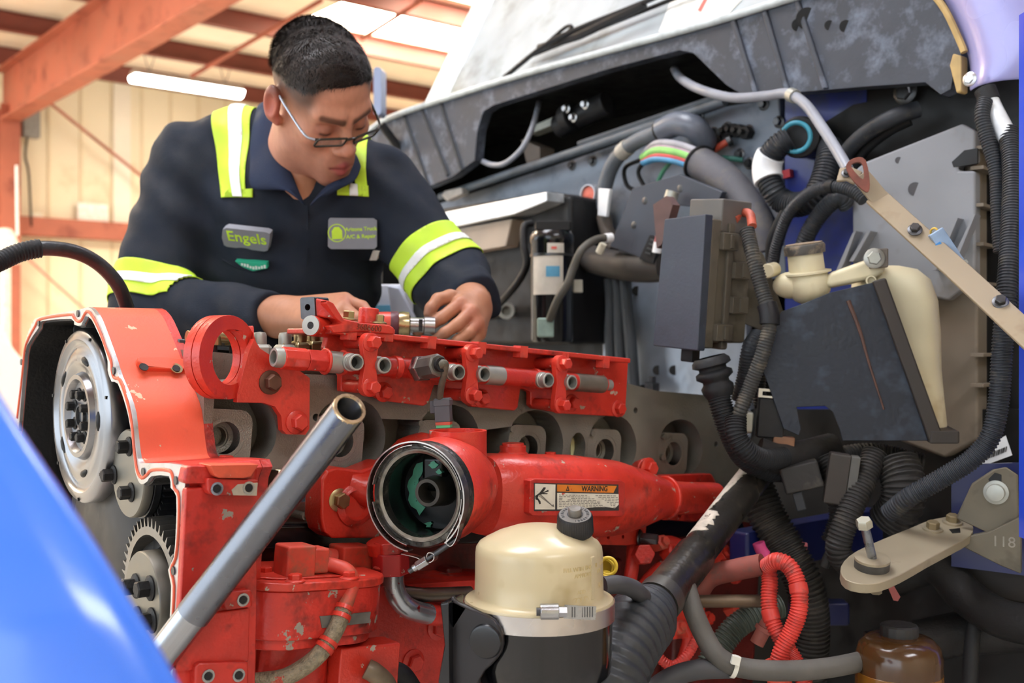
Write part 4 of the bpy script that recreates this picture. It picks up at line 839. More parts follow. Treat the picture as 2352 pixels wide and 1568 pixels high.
b = MB(); b.loft([ringb(.002, .0138, 40), ringb(-.0006, .0141, 40), ringb(-.0006, .0174, 40), ringb(.0008, rbar+.0001, 40)], False); b.build('open_end', mat('warm_cut_steel', 'c9b08a', .3, .9, .15, 60), bar)
b = MB(); b.cyl(p0+ax*.06, p0+ax*.061, .0137, seg=24); b.build('bore', castd, bar)
b = MB(); b.lathe(pm_, ax, [(rbar-.0003, -.001), (rbar-.0006, .002), (rbar-.0006, .3), (0, .3)], 40); b.build('smooth_shank', mat('polished_steel', 'a9adb3', .15, 1., .1, 10), bar)
# ---- blue hood in the foreground
hd = T('tilted_hood', 'shiny blue hood edge close in the lower left foreground', 'hood', P(150, 1700, .5))
ed = [(-330, 330, .66), (-240, 470, .62), (-160, 600, .595), (-90, 720, .57), (-30, 850, .56), (50, 985, .55), (130, 1105, .54), (215, 1235, .53), (300, 1375, .52), (370, 1490, .515), (440, 1620, .51), (500, 1760, .505)]
ep = cat([P(*e) for e in ed], 3)
rows = [[p+V((-.005*0, .0, 0)) for p in ep]]
for dx, dyy, dz in ((-.006, -.008, .0015), (-.02, -.018, .0), (-.05, -.028, -.012), (-.1, -.035, -.035), (-.16, -.04, -.07), (-.24, -.045, -.12)): rows.append([p+V((dx, dyy, dz)) for p in ep])
rows = [[p+V((-.01, .02, -.012)) for p in ep]]+rows
b = MB(); b.loft(rows, False, False); o = b.build('outer_skin', mat('bright_blue_paint', '4a86ff', .2, .0, .04, 3, coat=.6), hd, smooth=80)
md = o.modifiers.new('s', 'SUBSURF'); md.levels = 1; md.render_levels = 2; md = o.modifiers.new('t', 'SOLIDIFY'); md.thickness = .004; md.offset = 0
# ---- black hose arching in from the left
lh = T('arched_black_hose', 'black rubber hose arching over the top of the gear housing', 'hose', P(300, 715, 1.6))
hpth = cat(px3((-620, 900, 1.4), (-420, 780, 1.4), (-220, 680, 1.42), (-60, 625, 1.45), (0, 600, 1.48), (45, 580, 1.5), (100, 570, 1.52), (170, 578, 1.55), (225, 605, 1.58), (268, 650, 1.6), (290, 700, 1.62), (298, 740, 1.63)), 8)
MB().tube(hpth, [.0105]*len(hpth), 16).build('hose', mat('ribbed_black_rubber', '26282b', .4, 0, .2, 30, .3, 200), lh)
MB().corr(hpth[:48], .0135, .005, .001, 16).build('hose_sleeve', rubber, lh)
# ================================================================ engine bay, right hand side
# ---- fuse box
FB = face(1560, 650, 1.75, 50, -5)
fb = T('fuse_box', 'dark grey fuse box with clipped lid hanging above the cylinder head end', 'fuse box', FB.at(1560, 810, -.05))
fbm = mat('dusty_black_box', '363c48', .45, 0, .12, 30, .1, 200); fbt = mat('tan_dusty_box_side', '5a5347', .65, 0, .2, 14, dirt=('3a352e', .4, 12))
lid = FB.pts([(1526, 503), (1621, 491), (1602, 806), (1499, 794)])
MB().prism(FB, lid, -.018, 0).build('lid', fbm, fb, bevel=.002)
x0, x1 = min(p[0] for p in lid), max(p[0] for p in lid); y0, y1 = min(p[1] for p in lid), max(p[1] for p in lid)
MB().box(FB, x0+.004, x1-.002, y0+.004, y1-.006, -.04, -.018).build('lid_rim', fbt, fb, bevel=.003)
MB().box(FB, x0+.008, x1-.006, y0+.012, y1-.02, -.125, -.04).build('case', fbt, fb, bevel=.004)
MB().box(FB, x0+.004, x1-.001, y0+.002, y1-.01, -.075, -.06).build('case_flange', fbt, fb, bevel=.003)
MB().box(FB, x0+.02, x1-.006, y1-.03, y1+.028, -.12, -.045).build('relay_cover', mat('taupe_relay_cover', '5f5b56', .5, 0, .12, 20), fb, bevel=.003)
for yy, nn_ in ((y1-.04, -.05), (y1-.085, -.085), (y0+.075, -.085), (y0+.03, -.05)):
    b = MB(); b.box(FB, x1-.004, x1+.006, yy-.014, yy+.014, nn_-.028, nn_+.012); c_ = b.build('clip', fbt, fb, bevel=.002)
    MB().box(FB, x1+.006, x1+.0095, yy-.011, yy+.011, nn_-.012, nn_-.004).build('clip_tongue', fbt, c_, bevel=.001)
MB().box(FB, x0+.035, x0+.06, y0-.022, y0+.004, -.05, -.03).build('lower_latch', bplast, fb, bevel=.002)
MB().tube(cat([FB.w(x1-.01, y1-.004, -.08), P(1702, 490, 1.78), P(1722, 492, 1.76), P(1728, 520, 1.74)], 5), .0075, 10).build('red_cable', mat('tan_red_cable', 'b0523c', .5, 0, .3, 60), fb)
fp = face(1750, 670, 1.82, -8)
MB().pprism(fp, [(1700, 600), (1742, 570), (1756, 585), (1810, 742), (1792, 775), (1690, 735), (1680, 640)], -.006, 0).build('bracket_plate', fbt, fb, bevel=.003)
MB().pprism(FB, [(1500, 470), (1530, 450), (1545, 470), (1520, 560), (1508, 570)], -.15, -.13).build('terminal_strip', mat('dull_red_terminal', '5e4644', .5), fb)
def hose(name, label, path, r, m=gconduit, kind='hose', corr=None, seg=14, parts=(), n=7, group=None):
    """a single hose or conduit through points (u, v, depth)"""
    pp = cat(px3(*path), n); th = T(name, label, kind, min(pp, key=lambda q: q.z), group)
    b = MB()
    if corr: b.corr(pp, r, corr*.8, r*.11, seg)
    else: b.tube(pp, r, seg)
    b.build('sheath', m, th)
    for f0, f1, rr_, mm, nm in parts:
        i, j = int(f0*(len(pp)-1)), max(int(f0*(len(pp)-1))+1, int(round(f1*(len(pp)-1))))
        MB().tube(pp[i:j+1], rr_, seg).build(nm, mm, th, bevel=.0008)
    return th
hose('fuse_box_conduit', 'dusty split conduit running down the right side of the fuse box', [(1716, 528, 1.73), (1730, 590, 1.71), (1752, 670, 1.7), (1768, 735, 1.69), (1752, 810, 1.69), (1722, 890, 1.7), (1698, 950, 1.7), (1688, 1000, 1.72)], .012, dconduit, 'conduit', .0058, parts=((.36, .44, .0155, bplast, 'holder'),))
b = MB(); p0, p1 = P(1632, 828, 1.72), P(1652, 905, 1.72); ax = (p1-p0).normalized()
bw = T('rubber_bellows', 'black rubber bellows under the fuse box', 'bellows', p1)
b.lathe(p0, ax, [(.024, -.006), (.03, .0), (.031, .007), (.022, .011), (.022, .015), (.029, .019), (.0295, .026), (.021, .032), (.021, .036), (.026, .042), (.025, .05), (.02, .06)], 28); b.build('boot', rubber, bw, smooth=60)
hose('bellows_conduit', 'black corrugated conduit falling from the rubber bellows', [(1645, 885, 1.72), (1662, 950, 1.71), (1685, 1010, 1.71), (1712, 1052, 1.72), (1760, 1078, 1.74), (1810, 1082, 1.76)], .0185, rubber, 'conduit', .0055)
hose('short_grey_conduit', 'grey corrugated conduit behind the dusty split conduit', [(1740, 770, 1.78), (1722, 800, 1.76), (1712, 860, 1.77), (1696, 920, 1.78)], .0135, gconduit, 'conduit', .006)
hose('thin_grey_conduit', 'short grey conduit above the white clipped connector', [(1745, 840, 1.8), (1742, 890, 1.8), (1748, 930, 1.8)], .0125, gconduit, 'conduit', .006)
hose('loop_conduit', 'black conduit curling below the white clipped connector', [(1690, 960, 1.68), (1692, 1000, 1.67), (1715, 1035, 1.67), (1755, 1055, 1.69), (1800, 1050, 1.72)], .017, rubber, 'conduit', .0055)
hose('taped_harness', 'black taped harness bundle below the steel tank shield', [(1740, 1040, 1.74), (1790, 1055, 1.74), (1850, 1045, 1.77), (1910, 1030, 1.8)], .026, mat('friction_tape', '1f1d1c', .7, 0, .4, 30, .6, 90), 'harness')
cf = face(1768, 955, 1.76, 8, -4)
cn = T('harness_connector', 'dark connector with white lock clip left of the tank shield', 'connector', cf.w(0, -.04, 0))
MB().box(cf, -.02, .022, -.035, .03, -.02, .02).build('shell', bplast, cn, bevel=.003)
MB().prism(cf, [(-.022, .03), (.016, .03), (.016, .044), (-.022, .044)], .012, .022, [[(-.016, .033), (.01, .033), (.01, .04), (-.016, .04)]]).build('lock_clip', mat('ivory_clip', 'e2dcc8', .5), cn)
MB().box(cf, -.05, -.026, -.03, .005, -.01, .012).build('grey_cap', gnipple, cn, bevel=.004)
MB().box(cf, .006, .04, -.05, -.03, .0, .02).build('rust_tag', mat('orange_brown_tag', '8a6146', .6, 0, .2, 40), cn, bevel=.002)
# ---- washer tank behind its steel shield
TK = face(1990, 800, 1.72, 14)
tk = T('washer_tank', 'cream washer tank with dirty filler cap behind a black steel shield', 'tank', TK.at(2080, 1000, 0))
tkm = mat('yellowed_tank_plastic', 'd8cdaa', .45, 0, .08, 8, dirt=('b49a68', .3, 6), sub=.2)
rings = []
for (v, ul, ur, nn_) in ((605, 1990, 2080, .0), (615, 1975, 2120, .0), (640, 1965, 2150, 0), (690, 1960, 2168, 0), (760, 1960, 2174, 0), (850, 1960, 2176, 0), (930, 1960, 2184, 0), (985, 1960, 2190, 0)):
    a_, c_ = TK.hit(ul, v), TK.hit(ur, v); cx, hw_ = (a_[0]+c_[0])/2, (c_[0]-a_[0])/2
    sh = .03 if v == 605 else .06 if v == 615 else .075
    rings.append([TK.w(cx+hw_*math.copysign(abs(math.cos(q))**.6, math.cos(q)), a_[1], -.085+sh*math.copysign(abs(math.sin(q))**.6, math.sin(q))) for q in [2*math.pi*i/28 for i in range(28)]])
MB().loft(rings).build('body', tkm, tk, smooth=60)
nt = TK.at(1850, 640, .0)
b = MB(); b.ell(TK.at(1857, 652, -.02), TK, .036, .034, .035); b.ell(TK.at(1815, 655, -.02), TK, .028, .022, .025); b.build('filler_bulge', tkm, tk, smooth=60)
tl2 = (UP+V((-.14, -.1, 0))).normalized(); n0 = TK.at(1856, 645, -.02)
MB().lathe(n0, tl2, [(.03, -.01), (.029, .010), (.038, .012), (.038, .015), (.0285, .017), (.0275, .055)], 32).build('filler_neck', tkm, tk)
MB().lathe(n0, tl2, [(.032, .044), (.033, .055), (.031, .06), (.0, .0605)], 32).build('filler_cap', mat('dark_taupe_cap', '4a4640', .6, 0, .25, 40, dirt=('8b7a64', .45, 60)), tk, bevel=.002)
MB().lathe(n0, tl2, [(.0, .0603), (.029, .0603), (.029, .0615), (0, .0616)], 24).build('cap_relief', mat('muddy_cap_relief', '8b7a64', .7, 0, .3, 90, 1., 260), tk)
MB().prism(TK, TK.pts([(1895, 650), (1900, 628), (2000, 592), (2030, 585), (2035, 622), (2010, 640), (1900, 662)]), -.03, .004).build('tank_shoulder', tkm, tk, bevel=.008)
MB().prism(TK, TK.pts([(1990, 575), (2038, 572), (2038, 615), (1995, 618)]), .004, .02).build('strap', mat('brown_strap', '6b6258', .6), tk, bevel=.002)
bolt(tk, TK.at(2008, 593, .02), TK.N, .011, .008, gnipple)
MB().lathe(TK.at(2000, 645, .008), TK.N, [(.008, 0), (.008, .01), (.006, .01), (.006, .002), (0, .002)], 18).build('spigot', tkm, tk)
MB().cyl(TK.at(1780, 618, -.03), TK.at(1762, 622, .0), .012, seg=16).build('side_spigot', tkm, tk, bevel=.003)
shm = mat('dull_black_shield', '20242e', .4, .3, .2, 9, .2, 150, dirt=('3c4654', .4, 10), chip=('6d4334', .2, 5))
shp = [(1752, 850), (1770, 760), (1795, 715), (1850, 695), (1905, 672), (1990, 652), (2008, 648), (2132, 1012), (1935, 1012), (1928, 985), (1912, 945), (1895, 932), (1830, 935), (1840, 985), (1835, 1000), (1800, 985), (1770, 900)]
sh = T('tank_shield', 'black sheet steel shield with rust streak in front of the washer tank', 'shield', TK.at(1990, 1012, .02))
MB().pprism(TK, shp, .016, .02).build('sheet', shm, sh, bevel=.001)
MB().prism(TK, TK.pts([(2000, 648), (2030, 640), (2160, 1000), (2130, 1014)]), .0, .034).build('edge_flange', mat('brown_black_flange', '3a342f', .55, .2, .2, 14), sh, bevel=.003)
MB().prism(TK, TK.pts([(2130, 985), (2196, 985), (2196, 1014), (2128, 1014)]), -.07, .036).build('foot_flange', mat('brown_black_flange', '3a342f'), sh, bevel=.003)
MB().tube(cat([TK.at(u, v, .021) for u, v in ((1948, 690), (1975, 760), (1995, 830), (2030, 940))], 4), lambda t_: .0035*(1-t_*.6), 6).build('rust_streak', mat('rust_streak', '5a4036', .7, 0, .3, 60), sh)
# ---- air box
AB = face(2100, 460, 1.9, 40)
ab = T('air_box', 'large weathered grey plastic air box with ribbed side behind the strut', 'air box', AB.at(2150, 1040, 0))
abm = mat('weathered_grey_plastic', '8b8d92', .6, 0, .12, 7, .1, 100, dirt=('6e675e', .35, 6)); abt = mat('tan_dusty_plastic', '7d7264', .7, 0, .15, 9, dirt=('5f564a', .35, 7))
MB().pprism(AB, [(1956, 396), (1985, 372), (2210, 283), (2240, 300), (2240, 372), (2200, 380), (2202, 392), (2240, 392), (2240, 640), (2176, 690), (1958, 640)], -.03, 0).build('front_face', abm, ab, bevel=.006)
MB().pprism(AB, [(2215, 330), (2246, 300), (2246, 1010), (2170, 1052), (2060, 1010), (2060, 600), (2215, 600)], -.16, -.03).build('duct', abt, ab, bevel=.006)
rx = AB.hit(2240, 500)[0]
for v in (338, 384, 470, 560, 650, 815, 885):
    yv = AB.hit(2240, v)[1]; MB().box(AB, rx-.01, rx+.012, yv-.003, yv+.003, -.2, -.005).build('side_rib', abt, ab, bevel=.001)
MB().box(AB, rx-.05, rx-.02, AB.hit(2240, 1000)[1], AB.hit(2240, 310)[1], -.22, -.16).build('side_web', abt, ab)
MB().pprism(AB, [(2190, 505), (2200, 500), (2175, 560), (2150, 620), (2140, 620)], 0, .03).build('gusset', abm, ab); MB().pprism(AB, [(2235, 492), (2240, 492), (2200, 590), (2190, 590)], 0, .03).build('gusset', abm, ab)
MB().pprism(AB, [(1958, 535), (1966, 530), (1940, 600), (1920, 640), (1912, 640)], 0, .03).build('gusset', abm, ab); MB().pprism(AB, [(1992, 530), (2000, 530), (1960, 600), (1950, 600)], 0, .03).build('gusset', abm, ab)
for u, v, r in ((2102, 434, .012), (2064, 368, .006)): MB().cyl(AB.at(u, v, 0), AB.at(u, v, .0006), r, seg=18).build('stain_spot', mat('dark_spot', '55555a', .7), ab)
MB().pprism(AB, [(2186, 372), (2215, 345), (2245, 340), (2245, 375), (2190, 384)], -.005, .0008).build('slot_recess', cavity, ab)
# ---- strut bar
st = T('strut_bar', 'tan flat steel strut bar running down to the right across the air box', 'bar', P(2360, 790, 1.42))
stm = mat('dusty_tan_steel', '93846c', .65, .1, .12, 8, dirt=('7c6650', .3, 9))
sn = V((-.25, -.8, .55)).normalized()
MB().strip(px3((2012, 452, 1.7), (2100, 532, 1.63), (2200, 622, 1.55), (2300, 714, 1.47), (2420, 825, 1.37)), sn, .036, .006).build('bar', stm, st, bevel=.002)
MB().strip(px3((1975, 402, 1.71), (1995, 425, 1.705), (2030, 468, 1.69)), sn, .03, .006).build('neck', stm, st, bevel=.002)
MB().strip(px3((1925, 402, 1.73), (1950, 400, 1.72), (1972, 410, 1.715)), sn, .028, .005).build('lug', stm, st, bevel=.002)
cfz = face(1973, 400, 1.69, 15, 12)
MB().prism(cfz, cat2([(-.016, .018), (0, .026), (.014, .018), (.012, -.02), (.004, -.03), (-.012, -.005)], 3), -.004, .004, [cat2([(-.009, .014), (0, .018), (.008, .012), (.004, -.01)], 3)]).build('clasp', mat('rusty_clasp', '7d4a3e', .6, .3, .3, 60), st, bevel=.001)
for u, v, d in ((2101, 532, 1.625), (2297, 698, 1.48)): bolt(st, P(u, v, d)+sn*.004, sn, .0075, .01, dsteel)
bolt(st, P(1945, 398, 1.718), sn, .006, .007, dsteel)
# ---- loom plug with yellow wire
pf = face(2172, 568, 1.6, 10, 32)
pl = T('blue_plug', 'light blue plug with yellow wire tucked behind the strut bar', 'connector', pf.w(0, -.03, 0))
MB().box(pf, -.011, .011, -.03, .028, -.012, .008).build('shell', mat('pale_blue_plug', '8fa6be', .4), pl, bevel=.002)
MB().box(pf, -.012, -.004, -.028, .012, .008, .010).build('blue_insert', mat('blue_insert', '3f86c0', .45), pl)
MB().box(pf, -.013, .013, -.035, -.03, -.013, .01).build('rim', gnipple, pl)
MB().tube(cat(px3((2162, 548, 1.6), (2150, 525, 1.6), (2138, 530, 1.61), (2140, 552, 1.62)), 5), .0016, 8).build('yellow_wire', mat('yellow_wire', 'd9b24a', .5), pl)
MB().tube(cat(px3((2160, 550, 1.605), (2148, 540, 1.605), (2150, 560, 1.62)), 5), .0016, 8).build('green_wire', mat('green_wire', '4f9a78', .5), pl)
# ---- right edge conduits
hose('large_edge_conduit', 'thick black corrugated conduit down the right edge of the bay', [(2316, 300, 1.66), (2326, 400, 1.62), (2322, 540, 1.58), (2312, 680, 1.55), (2302, 800, 1.55), (2294, 920, 1.55), (2276, 1000, 1.55), (2235, 1052, 1.56), (2160, 1100, 1.58), (2090, 1140, 1.6), (2040, 1180, 1.63)], .0148, gconduit, 'conduit', .0058, 16)
hose('slim_edge_conduit', 'slimmer black conduit hugging the left of the thick edge conduit', [(2262, 232, 1.68), (2256, 270, 1.67), (2272, 330, 1.66), (2290, 400, 1.65), (2294, 500, 1.64), (2300, 580, 1.63)], .0118, gconduit, 'conduit', .0055)
hose('rear_edge_conduit', 'thin black conduit at the very right edge of the picture', [(2352, 480, 1.6), (2344, 600, 1.58), (2338, 700, 1.56), (2345, 780, 1.55)], .0095, gconduit, 'conduit', .0055)
hose('taped_cable', 'cable wrapped in glossy white tape under the cab corner', [(2262, 205, 1.7), (2278, 245, 1.69), (2296, 280, 1.67), (2316, 318, 1.655)], .0145, mat('glossy_white_tape', 'd9dde0', .25, 0, .12, 30), 'cable', parts=((0, .22, .0165, rubber, 'black_sleeve'),))
# ---- bolted bracket plate, lower right
BQ = Fr(P(2002, 1300, 1.5), (1, 0, 0), (0, math.cos(.24), math.sin(.24)))
bp_ = T('mount_plate', 'tan stadium shaped mount plate with upright bolt at the lower right', 'bracket', P(2080, 1340, 1.5))
plm = mat('dusty_tan_plate', 'a89c84', .5, .4, .1, 8, dirt=('7e7566', .3, 9))
MB().pprism(BQ, [(1930, 1310), (1938, 1288), (1968, 1264), (2030, 1236), (2090, 1212), (2140, 1192), (2190, 1185), (2222, 1192), (2236, 1210), (2228, 1230), (2190, 1252), (2130, 1284), (2070, 1318), (2020, 1338), (1975, 1340), (1942, 1330)], -.014, 0, smooth=2).build('plate', plm, bp_, bevel=.0015)
wq = BQ.at(2002, 1303, 0)
MB().lathe(wq, BQ.N, [(0, 0), (.0235, 0), (.0235, .011), (0, .011)], 32).build('rubber_washer', mat('black_grey_washer', '4a4844', .6, .2, .3, 60), bp_); MB().lathe(wq+BQ.N*.011, BQ.N, [(0, 0), (.0238, 0), (.0238, .0035), (.022, .004), (0, .004)], 32).build('steel_washer', plm, bp_)
bt_ = P(1986, 1208, 1.475); 
MB().cyl(wq+BQ.N*.014, bt_, .0062, seg=14).build('bolt_shank', mat('zinc_bolt', '8f959c', .3, .9, .25, 60), bp_)
b = MB(); b.lathe(bt_, (bt_-wq), [(0, -.001), (.0112, -.001), (.0112, .008), (.0095, .0105), (0, .0105)], 6); b.build('bolt_head', mat('pale_zinc_head', 'b9b7a6', .35, .7, .12, 40), bp_)
for u, v in ((2142, 1216), (2187, 1200)):
    p = BQ.at(u, v, 0); MB().lathe(p, BQ.N, [(0, 0), (.0145, 0), (.0145, .003), (0, .003)], 24).build('flat_washer', plm, bp_); bolt(bp_, p+BQ.N*.003, BQ.N, .0095, .01, mat('brassy_bolt', '8d7d5e', .5, .4, .2, 40), False)
MB().pprism(BQ, [(2180, 1215), (2205, 1212), (2206, 1222), (2188, 1224)], 0, .0006).build('slot', cavity, bp_)
MB().cyl(BQ.at(2012, 1338, -.014)-UP*.014, BQ.at(2012, 1330, -.014), .008, seg=6).build('nut_below', plm, bp_)
LB = face(2280, 1180, 1.6, 30)
lb_ = T('angle_bracket', 'dusty steel angle bracket with slotted bolt at the right edge', 'bracket', LB.at(2270, 1310, 0))
lbm = mat('dusty_dark_steel', '6b6455', .6, .3, .2, 10, dirt=('3d3a34', .4, 9))
MB().pprism(LB, [(2195, 1190), (2232, 1110), (2280, 1078), (2312, 1072), (2338, 1090), (2340, 1190), (2270, 1225)], -.006, 0).build('upright', lbm, lb_, bevel=.003)
MB().pprism(LB, [(2180, 1240), (2270, 1222), (2345, 1185), (2345, 1318), (2300, 1300)], -.006, .012).build('web', lbm, lb_, bevel=.003)
MB().pprism(LB, [(2270, 1100), (2285, 1085), (2300, 1090), (2300, 1112), (2275, 1112)], 0, .001).build('slot', cavity, lb_)
MB().lathe(LB.at(2288, 1130, 0), LB.N, [(0, 0), (.0175, 0), (.0175, .003), (.013, .004), (.012, .011), (.006, .012), (0, .012)], 24).build('bolt', gnipple, lb_)
text('118', Fr(LB.at(2305, 1245, .0122), LB.X, LB.Y), 0, 0, 0, .022, mat('paint_marker', '8d887c', .6), lb_, 'marker_writing')
BLP = face(2270, 1130, 1.68, 30)
ip = T('inner_panel', 'blue inner wing panel at the right edge behind the angle bracket', 'panel', BLP.at(2270, 1200, 0))
MB().pprism(BLP, [(2185, 1068), (2420, 1060), (2420, 1330), (2185, 1300)], -.01, 0).build('panel', mat('deep_blue_inner', '141d52', .4, 0, .15, 8, coat=.3), ip)
MB().box(Fr(P(2350, 700, 1.5), (0, 1, 0)), -.06, .004, -.32, .4, -.004, .002).build('edge_strip', paint, ip)
MB().pprism(face(2260, 1050, 1.75, 30), [(2190, 1060), (2310, 1000), (2325, 1045), (2230, 1080)], -.002, 0).build('barcode_label', white, ip)
for i in range(14): MB().pprism(face(2260, 1050, 1.749, 30), [(2262+i*3.6, 1056-i*1.4), (2263.5+i*3.6+(i % 3)*.6, 1055.5-i*1.4), (2266+i*3.6+(i % 3)*.6, 1043-i*1.4), (2264+i*3.6, 1043.5-i*1.4)], 0, .0005).build('barcode_bar', ink, ip)
# ---- chassis and dark hardware under the shield
chs = T('chassis_rail', 'dark grey chassis rail low in the right corner', 'chassis', P(2250, 1420, 1.8))
MB().prism(face(2200, 1340, 1.75, 35), face(2200, 1340, 1.75, 35).pts([(2180, 1285), (2450, 1260), (2450, 1400), (2330, 1382), (2180, 1345)]), -.05, 0).build('rail', mat('dark_taupe_steel', '37322f', .6, .2, .2, 9), chs, bevel=.006)
MB().tube(cat(px3((2050, 1330, 1.8), (2150, 1300, 1.75), (2220, 1370, 1.7), (2300, 1420, 1.65), (2400, 1440, 1.6)), 5), .03, 14).build('steering_arm', castd, chs)
MB().tube(cat(px3((2250, 1370, 1.7), (2235, 1450, 1.68), (2225, 1600, 1.66)), 5), .012, 10).build('brake_hose', rubber, chs)
MB().box(Fr(P(1900, 1210, 1.95), AH), -.25, .25, -.05, .02, -.02, .02).build('blue_crossmember', mat('deep_blue_inner', '1f2f8a'), chs, bevel=.006)
MB().box(Fr(P(1880, 1405, 1.9), (1, 0, 0)), -.05, .05, -.02, .02, -.02, .02).build('blue_lug', mat('deep_blue_inner', '1f2f8a'), chs, bevel=.006)
MB().tube(px3((2000, 1500, 1.75), (2200, 1455, 1.75), (2420, 1440, 1.7)), .035, 14).build('axle_tube', castd, chs)
MB().prism(face(2061, 1380, 1.6, 10), face(2061, 1380, 1.6, 10).pts([(2036, 1340), (2048, 1336), (2068, 1370), (2062, 1380), (2052, 1378)]), -.003, .001).build('red_tag', mat('faded_red_tag', 'a85a56', .6), chs)
dk = mat('dusty_black_rubber', '2c2a28', .7, 0, .35, 24, .4, 100, dirt=('4f4a43', .4, 20))
drk = [('lower_loom_conduit', 'dark conduit arching down beside the upright bolt', [(2010, 1040, 1.72), (1985, 1100, 1.7), (1950, 1180, 1.68), (1925, 1260, 1.68), (1950, 1300, 1.7)], .02),
       ('ribbed_loom_end', 'dark ribbed hose end above the tan mount plate', [(2060, 1060, 1.72), (2075, 1110, 1.7), (2070, 1160, 1.7), (2040, 1200, 1.72)], .034),
       ('hanging_loom', 'dark hanging loom between harness bundle and upright bolt', [(1900, 1050, 1.76), (1925, 1110, 1.74), (1935, 1190, 1.73), (1915, 1250, 1.73)], .022),
       ('bay_floor_conduit', 'large dark conduit curving down behind the red conduits', [(1735, 1120, 1.82), (1765, 1190, 1.8), (1810, 1270, 1.78), (1850, 1350, 1.77), (1862, 1450, 1.78), (1850, 1600, 1.8)], .032),
       ('cross_conduit', 'dark conduit crossing under the steel tank shield', [(1840, 1080, 1.8), (1920, 1060, 1.8), (2010, 1050, 1.8), (2120, 1075, 1.78)], .024)]
for nm, lb2, pth, r in drk: hose(nm, lb2, pth, r, dk, 'conduit', .007 if r < .03 else .009)
q1 = face(1930, 1085, 1.7, 12, -8)
r1 = T('relay_block', 'small dark relay hanging under the steel tank shield', 'relay', q1.w(0, -.05, 0))
MB().box(q1, -.02, .012, -.05, .03, -.015, .015).build('case', mat('brown_black_relay', '37312c', .6, 0, .2, 20), r1, bevel=.003); MB().box(q1, .012, .026, -.04, .03, -.01, .014).build('cover', mat('grey_relay_cover', '5d5c58', .6, 0, .2, 20), r1, bevel=.003)
MB().tube(cat([q1.w(.01, -.05, 0), q1.w(.012, -.09, 0), q1.w(-.004, -.15, 0)], 4), .008, 10).build('lead', dk, r1)
q2 = face(1840, 1095, 1.72, 12, 15)
r2 = T('sensor_plug', 'dark square plug left of the small hanging relay', 'connector', q2.w(0, -.03, 0))
MB().box(q2, -.03, .03, -.02, .022, -.02, .02).build('case', dk, r2, bevel=.004); MB().box(q2, -.02, -.005, -.05, -.02, .0, .012).build('white_tab', gconduit, r2, bevel=.002)
# ---- brown bottle
bo = P(2065, 1620, 1.5); bt = T('amber_bottle', 'amber fluid bottle with dark ribbed cap in the bottom right corner', 'bottle', bo)
k2 = 1.5/FPX
MB().lathe(P(2065, 1568, 1.5), UP, [(0, -.05), (.056, -.05), (.0575, -.01), (.0575, .02), (.0575, .038), (.054, .052), (.044, .062), (.03, .0655), (.02, .067)], 40).build('bottle', mat('amber_plastic', '4a3018', .2, 0, .15, 8, coat=.4), bt, smooth=60)
MB().lathe(P(2065, 1568, 1.5), UP, [(.0582, -.05), (.0582, .016), (.0575, .0165)], 40).build('fluid_line', mat('amber_fluid', '7a5018', .25, 0, .1, 6, coat=.3), bt)
b = MB(); cc = P(2065, 1568, 1.5); b.loft([[cc+UP*h_+V((math.cos(2*math.pi*i/60), math.sin(2*math.pi*i/60), 0))*(r_+(.0008 if i % 4 < 2 else 0)) for i in range(60)] for r_, h_ in ((.0245, .064), (.025, .066), (.0245, .079), (.022, .081), (.0001, .081))], False); b.build('cap', mat('dark_grey_cap', '2c2b2a', .6, 0, .2, 30), bt, smooth=30)
# ---- big oily hose with corrugated boot
hpx = [(1748, 1075, 1.8), (1690, 1152, 1.7), (1620, 1245, 1.6), (1560, 1322, 1.52), (1500, 1395, 1.45)]
oh = T('oily_charge_hose', 'thick oily black hose with peeling white patch running into a corrugated boot', 'hose', P(1400, 1568, 1.33))
hp_ = cat(px3(*hpx), 8); ohm = mat('oily_black_hose', '2a2723', .3, 0, .25, 14, .25, 120, dirt=('4f483c', .4, 12))
nH = len(hp_); MB().tube(hp_, [.026 if i < nH*.55 else .0295 for i in range(nH)], 24).build('hose', ohm, oh)
MB().tube(hp_[-4:-1], .032, 24).build('boot_clamp', mat('dull_clamp', '5b5a55', .4, .6, .2, 30), oh)
bpth = resample(cat(px3((1500, 1395, 1.45), (1462, 1440, 1.4), (1425, 1500, 1.36), (1395, 1580, 1.33), (1385, 1660, 1.32)), 8), .0035)
MB().tube(bpth, [min(.046, .034+.0012*i)*(1 if i % 4 < 2 else .93) for i in range(len(bpth))], 28).build('corrugated_boot', mat('matt_black_boot', '33363a', .5, 0, .2, 14, .2, 160), oh, smooth=50)
b = MB(); random.seed(11); vs = []; i0, i1 = int(nH*.03), int(nH*.52); npt = i1-i0
ra_ = [random.uniform(.25, .75)*(1-.35*abs(2*i/npt-1)) for i in range(npt*3)]
sub = resample(hp_[i0:i1+1], .004)
rows = []
for i, p in enumerate(sub):
    t_ = (sub[min(i+1, len(sub)-1)]-sub[max(i-1, 0)]).normalized(); up_ = (UP-t_*UP.dot(t_)).normalized(); sd_ = t_.cross(up_)
    tc_ = (CAM-p); tc_ = (tc_-t_*tc_.dot(t_)).normalized(); a_mid = .15; w_ = ra_[i % len(ra_)]
    base_ = (up_*.75-V((1, 0, 0))*.55); base_ = (base_-t_*base_.dot(t_)).normalized(); sd2 = t_.cross(base_)
    if sd2.dot(tc_) < 0: sd2 = -sd2
    rows.append([p+(base_*math.cos(q)+sd2*math.sin(q))*.0268 for q in [-.8+(w_+1.15)*j/6 for j in range(7)]])
b.loft(rows, False, False); o = b.build('peeling_patch', mat('peeled_white_fabric', 'cfc4b4', .7, 0, .2, 60, .8, 200, chip=('5a4a3c', .42, 70)), oh); md = o.modifiers.new('t', 'SOLIDIFY'); md.thickness = .0012
